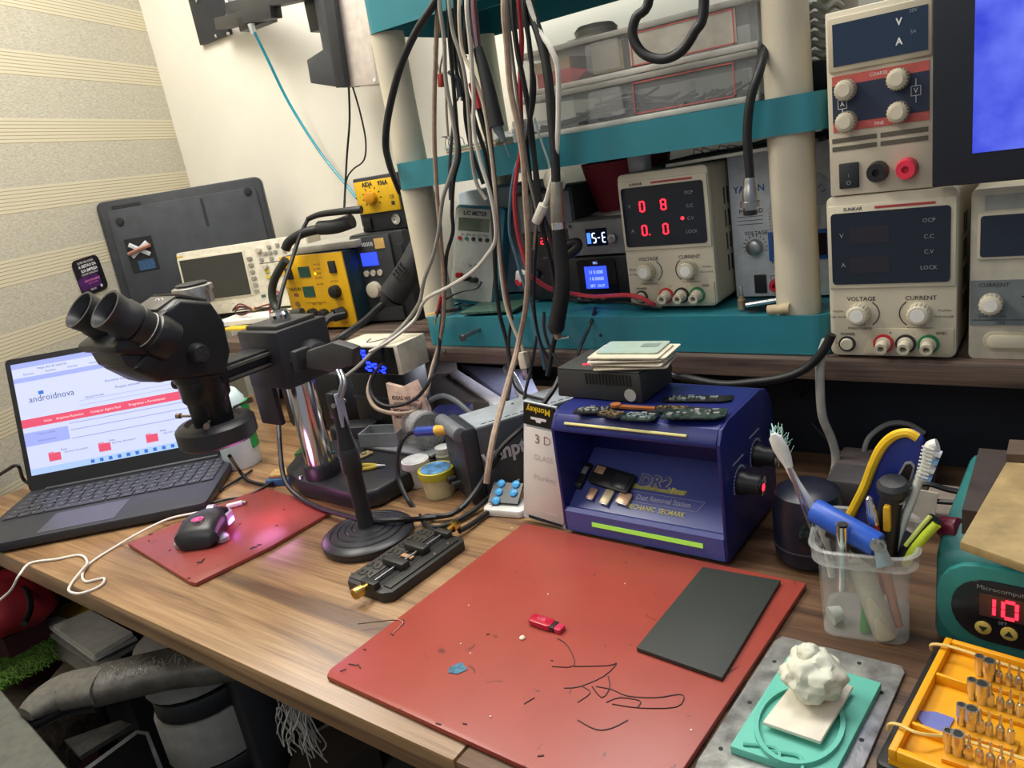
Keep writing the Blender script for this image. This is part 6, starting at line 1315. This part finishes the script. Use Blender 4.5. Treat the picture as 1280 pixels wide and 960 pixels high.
hang('brown-red cable behind the LC meter side', [(593, 0), (597, 40), (604, 100), (612, 160), (618, 220), (622, 270), (626, 320), (632, 360), (640, 400)], .0028, mat('#6b3a3c', .5), .880)
hang('cream USB cable with white plug by the charger', [(574, 0), (577, 60), (590, 90), (604, 130), (612, 180), (618, 230), (622, 290), (626, 340), (632, 380), (642, 410), (652, 432), (655, 442)], .0026, mat('#c3b8a2', .5), .856)
hang('long tan cord hanging down to the bench by the grey supply', [(630, 0), (634, 60), (638, 110), (648, 160), (654, 200), (657, 250), (660, 300), (660, 345), (657, 385), (650, 420), (643, 450, .82), (629, 500, .74), (617, 545, .68), (611, 580, .655), (608, 604, .645)], .0042, CORDT, .845, n=8)
hang('red cable curving right below the middle tier', [(648, 0), (652, 50), (650, 100), (651, 140), (652, 180), (646, 215), (643, 250), (647, 290), (656, 325), (662, 345)], .0033, mat('#a8323a', .45), .866)
hang('black cable left of the red one', [(640, 0), (646, 60), (656, 110), (664, 160), (668, 200), (672, 250), (679, 290), (688, 325), (694, 360), (697, 400), (690, 440, .86), (684, 470, .85)], .0036, RUB, .862)
hang('black cable ending below the bottom tier', [(654, 0), (661, 50), (665, 90), (664, 130), (662, 165), (670, 210), (676, 260), (690, 300), (697, 340), (704, 380)], .0032, RUB, .858)
hang('slim black cable right of the red one', [(659, 20), (662, 70), (668, 100), (667, 130), (662, 155), (659, 180), (664, 230), (670, 290), (668, 340), (668, 390), (676, 430), (690, 455, .87)], .0024, RUB, .868)
hang('grey thin cable beside the tan cord', [(633, 0), (640, 70), (648, 130), (655, 180), (661, 220), (668, 250), (674, 280)], .0026, mat('#7d7a74', .5), .864)
wire('blue-grey thin cable crossing behind the tan cord', [F(648, 200, .885), F(643, 215, .876)]+[F(x, y, .868) for x, y in ((638, 250), (637, 290), (645, 320), (652, 345), (660, 370), (668, 400), (675, 430), (681, 462))], .0024, mat('#4a6f80', .5), HG)
hang('light grey cable bundle strand nearest the tan cable', [(561, 0), (566, 40), (574, 65), (580, 90), (584, 120), (587, 160), (590, 200), (596, 230), (608, 250)], .0028, CORDG, .862)
hang('dark grey strand in the left bundle', [(563, 20), (565, 80), (568, 130), (564, 180), (562, 210), (563, 250)], .0026, mat('#4c5058', .5), .882)
hang('pale strand at the left of the bundle, bowed outwards', [(549, 30), (543, 60), (547, 85), (556, 100), (558, 140), (560, 170)], .0020, mat('#b8a894', .5), .884)
hang('black strand in the middle of the left bundle', [(573, 10), (568, 60), (572, 95), (580, 115), (582, 150), (590, 190), (604, 230)], .0030, RUB, .884)
hang('pinkish strand beside the soldering handle', [(590, 0), (596, 60), (603, 110), (608, 150), (614, 190), (616, 225)], .0020, mat('#b08a94', .5), .858)
hang('short black cable drooping from the middle tier', [(700, 395, .885), (690, 410), (682, 408), (676, 395), (672, 385)], .0022, RUB, .885) if False else None
for i, (lb, pts) in enumerate((('black lead sagging before the riser left of the charger', ((640, 395, .88), (636, 430, .87), (640, 470, .86), (650, 490, .84), (680, 500, .80))), ('black lead looping from the rack edge to the charger', ((680, 390, .885), (681, 415, .87), (690, 440, .86), (705, 460, .84), (712, 466, .80))), ('straight black lead from the blue-screen unit to the charger', ((744, 385, .94), (738, 405, .89), (725, 435, .86), (714, 462, .82))), ('black lead crossing the tan cord behind the grey supply', ((640, 505, .80), (655, 530, .78), (662, 560, .75))), ('black lead dropping straight beside the plug', ((671, 420, .87), (664, 460, .85), (655, 500, .82), (653, 560, .76))))):
    wire(lb, [F(*p) for p in pts], .0024, RUB, 'black leads in front of the riser')
# bench cables
wire('thick black cable arching from the tan cord down to the bench', [F(700, 470, .80), F(690, 490, .78), F(660, 528, .75), F(625, 562, .72), D(598, 610, .03), D(570, 640, .01), D(530, 648, .008), D(500, 650, .022), D(478, 651, .024)], .0038, RUB, 'black cables on the bench')
wire('black cable looping from the repair fixture to the blister card', [D(615, 618, .012), D(590, 640, .006), D(560, 656, .005), D(540, 659, .005), D(529, 651, .004), D(533, 645, .006), (D(545, 645, .008)), D(570, 640, .012), F(600, 606, .71), F(625, 570, .72)], .0034, RUB, 'black cables on the bench')
wire('black cable from the brass knob towards the blister card', [D(574, 664, .008), D(590, 655, .006), D(610, 640, .006), D(632, 620, .015), D(650, 600, .03)], .0036, RUB, 'black cables on the bench')
wire('black cable from the ring light curling over the bench', [F(287, 570, .53), D(297, 585, .02), D(310, 600, .004), D(335, 606, .004), D(356, 602, .004)], .0030, RUB, 'black cables on the bench')
wire('thin black cable from the laptop corner to the microscope', [D(262, 622, .004), D(276, 612, .004), D(300, 598, .004), D(315, 588, .004)], .0022, RUB, 'black cables on the bench')
wire('second thin black cable along the small red mat edge', [D(265, 629, .004), D(285, 624, .004), D(310, 620, .004), D(335, 606, .009), D(348, 600, .004)], .0022, RUB, 'black cables on the bench')
wire('silver-grey cable bending over the solder reel to the grey supply', [F(525, 520, .80), F(535, 503, .80), F(552, 495, .80), F(568, 500, .79), (F(585, 514, .78)), F(592, 520, .77)], .0042, mat('#53585e', .35), n=8)
wire('beige cord standing against the front of the grey supply', [F(590, 470, .80), F(612, 560, .70), D(607, 618, .008)], .0024, CORDT) if False else None
# plugs, clips, handles in the bundle
t = thing('usb_plug', 'white USB plug hanging at the end of the cream cable', 'plug', F(658, 460, .85))
P(B().tube([F(653, 440, .852), F(657, 460, .85)], .0085, 4, 1), 'white_body', mat('#d9cdb9', .5), t, bev=.001)
P(B().tube([F(657, 460, .85), F(660, 474, .85)], .0075, 4, 1), 'metal_shell', STEEL, t, bev=.0004)
t = thing('usb_plug', 'white plug hanging at the end of the white cable above the red digits', 'plug', F(675, 270, .85))
P(B().tube([F(660, 0, .86), F(672, 35, .86), F(688, 60, .856), F(697, 85, .856), F(698, 130, .854), (F(697, 170, .852)), F(694, 205, .852), F(686, 240, .851), F(680, 258, .85)], .0034, 8), 'cord', mat('#d2cec2', .45), t)
P(B().tube([F(680, 256, .85), F(670, 278, .85)], .0075, 10, 1, .0068), 'plug_body', mat('#cfcabd', .5), t, bev=.001)
P(B().tube([F(670, 278, .85), F(669, 290, .85), F(667, 312, .85)], .0018, 6), 'tail', CORDT, t)
t = thing('soldering_iron', 'long black handle with steel sleeve hanging on a thick cable', 'soldering handle', F(700, 340, .85))
P(B().tube([F(660, -25, .87), F(663, 10, .865), F(676, 50, .86), F(685, 95, .856), F(690, 150, .854), F(694, 200, .852), F(695, 228, .85)], .0062, 10), 'cord', RUB, t)
P(B().tube([F(695, 227, .85), F(697, 284, .85)], .0085, 16, 1, .0092), 'steel_sleeve', mat('#a39c90', .35, .8), t, bev=.0008)
P(B().tube([F(697, 278, .85), F(698, 286, .85)], .0098, 16, 1), 'chrome_ring', CHROME, t)
P(B().tube([F(698, 285, .85), F(702, 330, .85), F(703, 345, .85), F(702, 370, .85), F(697, 398, .85), F(695, 410, .85)], .0095, 14, 4, .012), 'black_grip', RUB, t)
P(B().tube([F(695, 408, .85), F(695, 416, .85)], .0125, 14, 1, .008), 'grip_end', BLKM, t)
P(B().tube([F(696, 415, .85), F(698, 423, .85)], .007, 10, 1, .0055), 'metal_tip', mat('#a8957a', .35, .7), t)
P(B().tube([F(698, 423, .85), F(712, 421, .85)], .002, 6, 1), 'side_pin', STEEL, t)
t = thing('desolder_pen', 'long black iron handle with grey tip hanging before the back post', 'soldering handle', F(610, 110, .86))
P(B().tube([F(585, 0, .87), F(590, 30, .866), F(598, 62, .862)], .004, 8), 'cord', RUB, t)
P(B().tube([F(597, 60, .862), F(607, 95, .86), F(621, 158, .857)], .0065, 12, 3, .0105), 'black_grip', RUB, t)
P(B().tube([F(621, 157, .857), F(630, 177, .856)], .0075, 12, 1, .0035), 'grey_tip', mat('#5b666a', .5), t)
P(B().tube([F(630, 177, .856), F(637, 196, .855)], .0007, 5, 1), 'needle', STEEL, t)
t = thing('alligator_clip', 'red sleeved clip hanging from a black lead in the bundle', 'clip', F(595, 120, .87))
P(B().tube([F(586, 20, .875), F(588, 70, .872), F(590, 104, .87)], .0022, 6), 'cord', RUB, t)
P(B().tube([F(589, 104, .87), F(594, 118, .87), F(599, 136, .87)], .0045, 8, 3, .006), 'red_sleeve', mat('#b32a3c', .45), t)
P(B().tube([F(599, 136, .87), F(605, 160, .87), (F(610, 180, .87)), F(614, 215, .87)], .004, 8, 3, .0022), 'black_lead', RUB, t)
t = thing('alligator_clip', 'small red clip at the left edge of the cable bundle', 'clip', F(551, 100, .88))
P(B().tube([F(556, 60, .88), F(551, 80, .88), F(550, 93, .88)], .0014, 6), 'cord', CORDT, t)
P(B().lo(F(547, 0, .88).x, F(555, 0, .88).x, .877, .884, F(0, 110, .88).z-.075+.075-.0, F(0, 110, .88).z+.02), 'red_body', mat('#b04238', .5), t, bev=.001) if False else P(B().tube([F(551, 92, .88), F(552, 109, .88)], .0055, 4, 1), 'red_body', mat('#b04238', .5), t, bev=.001)
t = thing('alligator_clip', 'black clip with bare jaws in the middle of the bundle', 'clip', F(572, 110, .88))
P(B().tube([F(561, 90, .88), F(570, 98, .88), F(574, 110, .88), F(576, 121, .88)], .0028, 8, 3, .0055), 'black_sleeve', mat('#2f3338', .45), t)
P(B().tube([F(574, 119, .88), F(571, 126, .88)], .0018, 6, 1), 'jaw', STEEL, t)
P(B().tube([F(577, 119, .88), F(577, 126, .88)], .0018, 6, 1), 'jaw', STEEL, t)
t = thing('alligator_clip', 'black clip above the red sleeved one in the bundle', 'clip', F(582, 50, .87))
P(B().tube([F(580, 0, .875), F(580, 20, .875), F(581, 36, .87)], .002, 6), 'cord', RUB, t)
P(B().tube([F(581, 35, .87), F(582, 68, .87)], .0035, 8, 1, .0065), 'black_sleeve', RUB, t)
P(B().lathe([(.002, 0), (.002, .003)], F(583, 71, .868), (0, -1, 0), 8), 'pin', BRASS, t)
t = thing('suction_disc', 'round cream suction disc hanging on a thin string', 'disc', F(694, 225, .862))
P(B().tube([F(668, 148, .89), F(675, 172, .885), F(684, 198, .872), F(688, 214, .865)], .0016, 6), 'string', mat('#8fa09a', .5), t)
P(B().lathe([(.0165, 0), (.0172, .002), (.012, .0045), (0, .005)], F(694, 226, .866), (0, -1, 0), 26), 'disc', mat('#c9c3b0', .5), t)
t = thing('test_lead', 'red and black probe tips hooked over the rack corner by the post', 'test lead', F(548, 388, .885))
P(B().tube([F(602, 352, .90), F(596, 360, .895), (F(578, 364, .89)), F(560, 372, .885), F(550, 385, .88), F(546, 396, .88)], .0018, 6), 'black_cord', RUB, t)
P(B().tube([F(552, 370, .882), F(546, 392, .882)], .0032, 8, 1, .002), 'red_probe', RED, t)
P(B().tube([F(575, 386, .885), F(545, 391, .885)], .0036, 8, 1, .0026), 'black_probe', BLK, t)
P(B().tube([F(545, 391, .885), F(534, 393, .885)], .0014, 6, 1), 'brass_tip', BRASS, t)
P(B().tube([F(545, 398, .882), F(544, 405, .882)], .0014, 6, 1), 'brass_tip', BRASS, t)
t = thing('white_terminal', 'white plastic terminal block tied in the hanging cables', 'terminal block', F(655, 345, .875))
P(B().box(F(654, 346, .878), (.020, .012, .016), (R(10), R(20), 0)), 'block', mat('#d9d6cf', .5), t, bev=.0012)
P(B().tube([F(645, 350, .872), F(648, 356, .872), F(654, 352, .872)], .0022, 6), 'red_wire', RED, t)
t = thing('rubber_loop', 'folded black rubber handle beside the grey unit', 'handle', F(720, 300, .93))
P(B().tube([F(700, 314, .925), F(712, 306, .93), F(722, 304, .935), F(718, 313, .93), (F(702, 322, .925))], .0075, 10), 'grip', RUB, t)
# oscilloscope leads tied in a bow
t = thing('probe_leads', 'red and black probe leads tied in a bow before the oscilloscope', 'test lead', F(318, 386, 1.0))
for m, k in ((mat('#7c2228', .5), 0), (RUB, 3)): P(B().tube([F(291, 387+k*.6, 1.02), F(300, 380+k, 1.01), F(315, 386, 1.01), F(318, 386, 1.01), F(303, 394-k*.5, 1.01), F(294, 390, 1.01), F(300, 384+k, 1.01), F(316, 386, 1.01), F(330, 382+k, 1.0), F(345, 378+2*k, .99)], .0018, 6), 'lead', m, t)
P(B().lathe([(.005, -.003), (.005, .003)], F(318, 386, 1.008), (1, 0, 0), 12), 'tie', mat('#b8a06a', .5), t)
P(B().tube([F(337, 380, 1.0), F(338, 400, .99)], .0022, 6, 1), 'red_stub', RED, t)
# ================================================================== BELOW THE BENCH, LEFT
def PZ(pts, z): return [D(px, py, z) for px, py in pts]
t = thing('armrest', 'grey fabric chair armrest wrapped in torn plastic film', 'armrest', D(170, 860, -.12))
AZ = -.085
def pad(pts, z, r, rr_, n=18, flat=.55):
    Pn = spline(PZ(pts, z), 4); b = B(); rings = []; N = len(Pn)
    for i, p in enumerate(Pn):
        tt_ = (Pn[min(i+1, N-1)]-Pn[max(i-1, 0)]).normalized(); s = V((-tt_.y, tt_.x, 0)).normalized(); k = i/(N-1); rad = rr_(k)*r
        rings.append([p+s*(rad*math.copysign(abs(math.cos(a))**.8, math.cos(a)))+V((0, 0, flat*rad*math.copysign(abs(math.sin(a))**.8, math.sin(a)))) for a in [2*PI*j/n for j in range(n)]])
    return b.ring(rings)
FAB = mat('#5a564e', .85, 0, .2, 120, .4); 
P(pad(((32, 893), (70, 868), (100, 860), (128, 855)), AZ-.012, .030, lambda k: .35+.65*min(1, math.sin(PI*.5*min(1, k*1.8+.12)))), 'cushion', FAB, t)
P(pad(((34, 905), (80, 880), (128, 868)), AZ-.034, .026, lambda k: .6+.4*k), 'under_shell', BLK, t)
P(pad(((124, 856), (170, 845), (220, 834), (270, 828), (300, 822)), AZ-.016, .032, lambda k: 1, flat=.62), 'film_wrapped_pad', mat('#4a463f', .45, 0, .35, 60, .8), t)
g = B(); random.seed(12)
for k in range(160):
    u = random.random(); px = 130+150*u; py = 848-25*u+random.uniform(-13, 6); p = D(px, py, AZ+.006-.010*abs(random.random())); q = p+V((random.uniform(-.006, .006), random.uniform(-.004, .012), random.uniform(.0, .010)))
    g.tube([p, (p+q)/2+V((0, 0, .003)), q], .0003, 3, 2)
P(g, 'torn_film', mat('#a9a69c', .3, alpha=.8), t, kind='stuff')
P(B().lo(-.95, -.86, .40, .46, ZF, AZ-.04), 'arm_post', BLK, t, bev=.01)
tag(B().prism([(p.x, p.y) for p in PZ(((-30, 845), (0, 858), (40, 905), (100, 975), (60, 1050), (-120, 1000)), -.10)], 'z', -.15, -.10).out('chair_backrest', mat('#57584f', .85, 0, .15, 90, .5), bev=.008), 'grey fabric chair back edge in the lower left corner', 'chair back')
# drawer tower
t = thing('drawer_tower', 'grey and black plastic drawer tower under the bench edge', 'drawer unit', D(275, 900, -.3))
ctr = D(300, 905, -.24)
for z0, z1, m, nm in ((-.16, -.10, mat('#8f8d86', .5), 'drawer'), (-.195, -.165, BLK, 'drawer_gap'), (-.27, -.197, mat('#8f8d86', .5), 'drawer'), (-.305, -.272, BLK, 'drawer_gap'), (-.39, -.307, mat('#85837c', .5), 'drawer'), (ZF, -.392, mat('#3a3a3a', .6), 'body')):
    b = B(); n_ = 14; po = [(ctr.x-.05+.066*math.cos(a), ctr.y+.080*math.sin(a)) for a in [PI*1.02+PI*k/n_ for k in range(n_+1)]]+[(ctr.x+.05, ctr.y+.12), (ctr.x-.14, ctr.y+.12)]
    if nm == 'drawer_gap': po = [(ctr.x+(x-ctr.x)*.95, ctr.y+(y-ctr.y)*.95) for x, y in po]
    P(b.prism(po, 'z', z0, z1), nm, m, t, bev=.003)
# tablet-like black panel
t = thing('tablet', 'glossy black tablet with grey rim leaning below the armrest', 'tablet', D(140, 950, -.262))
P(B().prism([(p.x, p.y) for p in PZ(((70, 985), (170, 912), (186, 914), (214, 985)), -.25)], 'z', -.262, -.25), 'frame', mat('#6b6e70', .4, .3), t, bev=.002)
P(B().prism([(p.x, p.y) for p in PZ(((80, 985), (172, 917), (182, 919), (206, 985)), -.249)], 'z', -.2498, -.2490), 'glass', mat('#0a0c11', .12, 0, 0), t)
tag(B().prism([(p.x, p.y) for p in PZ(((80, 925), (150, 900), (165, 905), (100, 945)), -.33)], 'z', -.338, -.33).out('tool_roll', mat('#3c3a36', .7, 0, .5, 60)), 'dark cloth roll with shiny edges beneath the armrest', 'cloth')
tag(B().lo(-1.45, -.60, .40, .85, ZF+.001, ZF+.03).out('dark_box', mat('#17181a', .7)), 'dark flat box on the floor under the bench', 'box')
# wooden tray with green duster
t = thing('wood_shelf', 'low wooden shelf holding the green duster and papers', 'shelf', D(60, 850, -.34))
W1 = wood('dark_wood', '#2c2620', '#6b5d4e', '#4b4137', .6, 30, 2)
for pts, z0, z1 in ((((-60, 830), (45, 780), (110, 800), (30, 900), (-60, 930)), -.34, -.32), (((18, 900), (98, 806), (106, 836), (32, 912)), -.40, -.27), (((-60, 822), (62, 752), (66, 758), (-60, 832)), -.32, -.285)):
    P(B().prism([(p.x, p.y) for p in PZ(pts, z1)], 'z', z0, z1), 'panel', W1, t, bev=.001)
P(B().lo(D(20, 850, -.4).x-.12, D(20, 850, -.4).x+.08, D(20, 850, -.4).y, D(20, 850, -.4).y+.1, ZF, -.345), 'leg_block', W1, t)
g = B(); random.seed(21)
blob(g, D(30, 826, -.275), .050, .2, .4, 2, 12); 
c = D(10, 838, -.275); blob(g, c, .045, .2, .4, 5, 12)
for k in range(900):
    u = random.random(); cx_, cy__ = -5+72*u+random.uniform(-4, 4), 850-40*u+random.uniform(-18, 18); p = D(cx_, cy__, -.262); a = random.uniform(0, 6.28)
    g.tube([p, p+V((.008*math.cos(a), .008*math.sin(a), .008)), p+V((.016*math.cos(a), .016*math.sin(a), .006))], .0008, 3, 1)
o = tag(g.out('green_duster', mat('#486a1c', .8, 0, .35, 60, .6)), 'fluffy green microfibre duster lying on the wooden shelf', 'duster')
for i, (pts, z, m, lb) in enumerate(((((66, 782), (112, 762), (165, 790), (118, 818)), -.215, mat('#bdbab2', .7), 'crumpled grey paper sheets on top of the pile under the bench'), (((60, 762), (104, 748), (115, 762), (76, 778)), -.24, mat('#c9a91e', .6), 'yellow sheet poking from the paper pile'), (((52, 776), (70, 770), (170, 795), (116, 822)), -.235, mat('#d0ccc2', .7), 'white paper pad in the middle of the pile under the bench'), (((48, 784), (66, 776), (178, 800), (120, 832)), -.250, mat('#8d8a84', .7), 'grey magazine low in the pile under the bench'), (((46, 800), (64, 784), (150, 820), (110, 846)), -.268, mat('#918c80', .7), 'folded paper at the bottom of the pile under the bench'))):
    tag(B().prism([(p.x, p.y) for p in PZ(pts, z)], 'z', z-.008, z).out('paper', m), lb, 'paper', 'papers piled under the bench')
q = D(115, 810, -.28); tag(B().lo(q.x-.05, q.x+.08, q.y+.0, q.y+.14, ZF, -.280).out('storage_crate', mat('#111216', .7)), 'dark crate carrying the paper pile', 'crate')
g = B(); c = D(15, 745, -.22); b_ = B(); blob(b_, D(4, 754, -.17), .085, .22, .6, 9, 24, 1.6, 40)
t = thing('red_bag', 'red fabric bag with black straps under the left bench end', 'bag', D(12, 760, -.27)); P(b_, 'bag_body', mat('#8e1320', .7, 0, .2, 40, .6), t)
P(B().tube(PZ(((10, 722), (32, 738), (38, 760), (30, 780)), -.14), .005, 6), 'strap', BLK, t)
c = D(4, 754, -.17); P(B().lo(c.x-.05, c.x+.04, c.y-.03, c.y+.04, ZF, c.z-.045), 'bag_base', mat('#3f1218', .7), t)
# clear plastic film hanging from the bench edge
g = B(); random.seed(31)
for k in range(34):
    x, y = random.uniform(345, 385), random.uniform(872, 888); p = D(x, y, -.04); pts = [p]
    for j in range(4): p = p+V((random.uniform(-.010, .009), random.uniform(-.006, .006), -random.uniform(.008, .020))); pts.append(p)
    g.tube(pts, .0007, 4, 3)
tag(g.out('plastic_film', mat('#b5b2aa', .25, 0, .1, alpha=.7), kind='stuff'), 'shredded clear plastic film hanging under the bench edge', 'plastic film')
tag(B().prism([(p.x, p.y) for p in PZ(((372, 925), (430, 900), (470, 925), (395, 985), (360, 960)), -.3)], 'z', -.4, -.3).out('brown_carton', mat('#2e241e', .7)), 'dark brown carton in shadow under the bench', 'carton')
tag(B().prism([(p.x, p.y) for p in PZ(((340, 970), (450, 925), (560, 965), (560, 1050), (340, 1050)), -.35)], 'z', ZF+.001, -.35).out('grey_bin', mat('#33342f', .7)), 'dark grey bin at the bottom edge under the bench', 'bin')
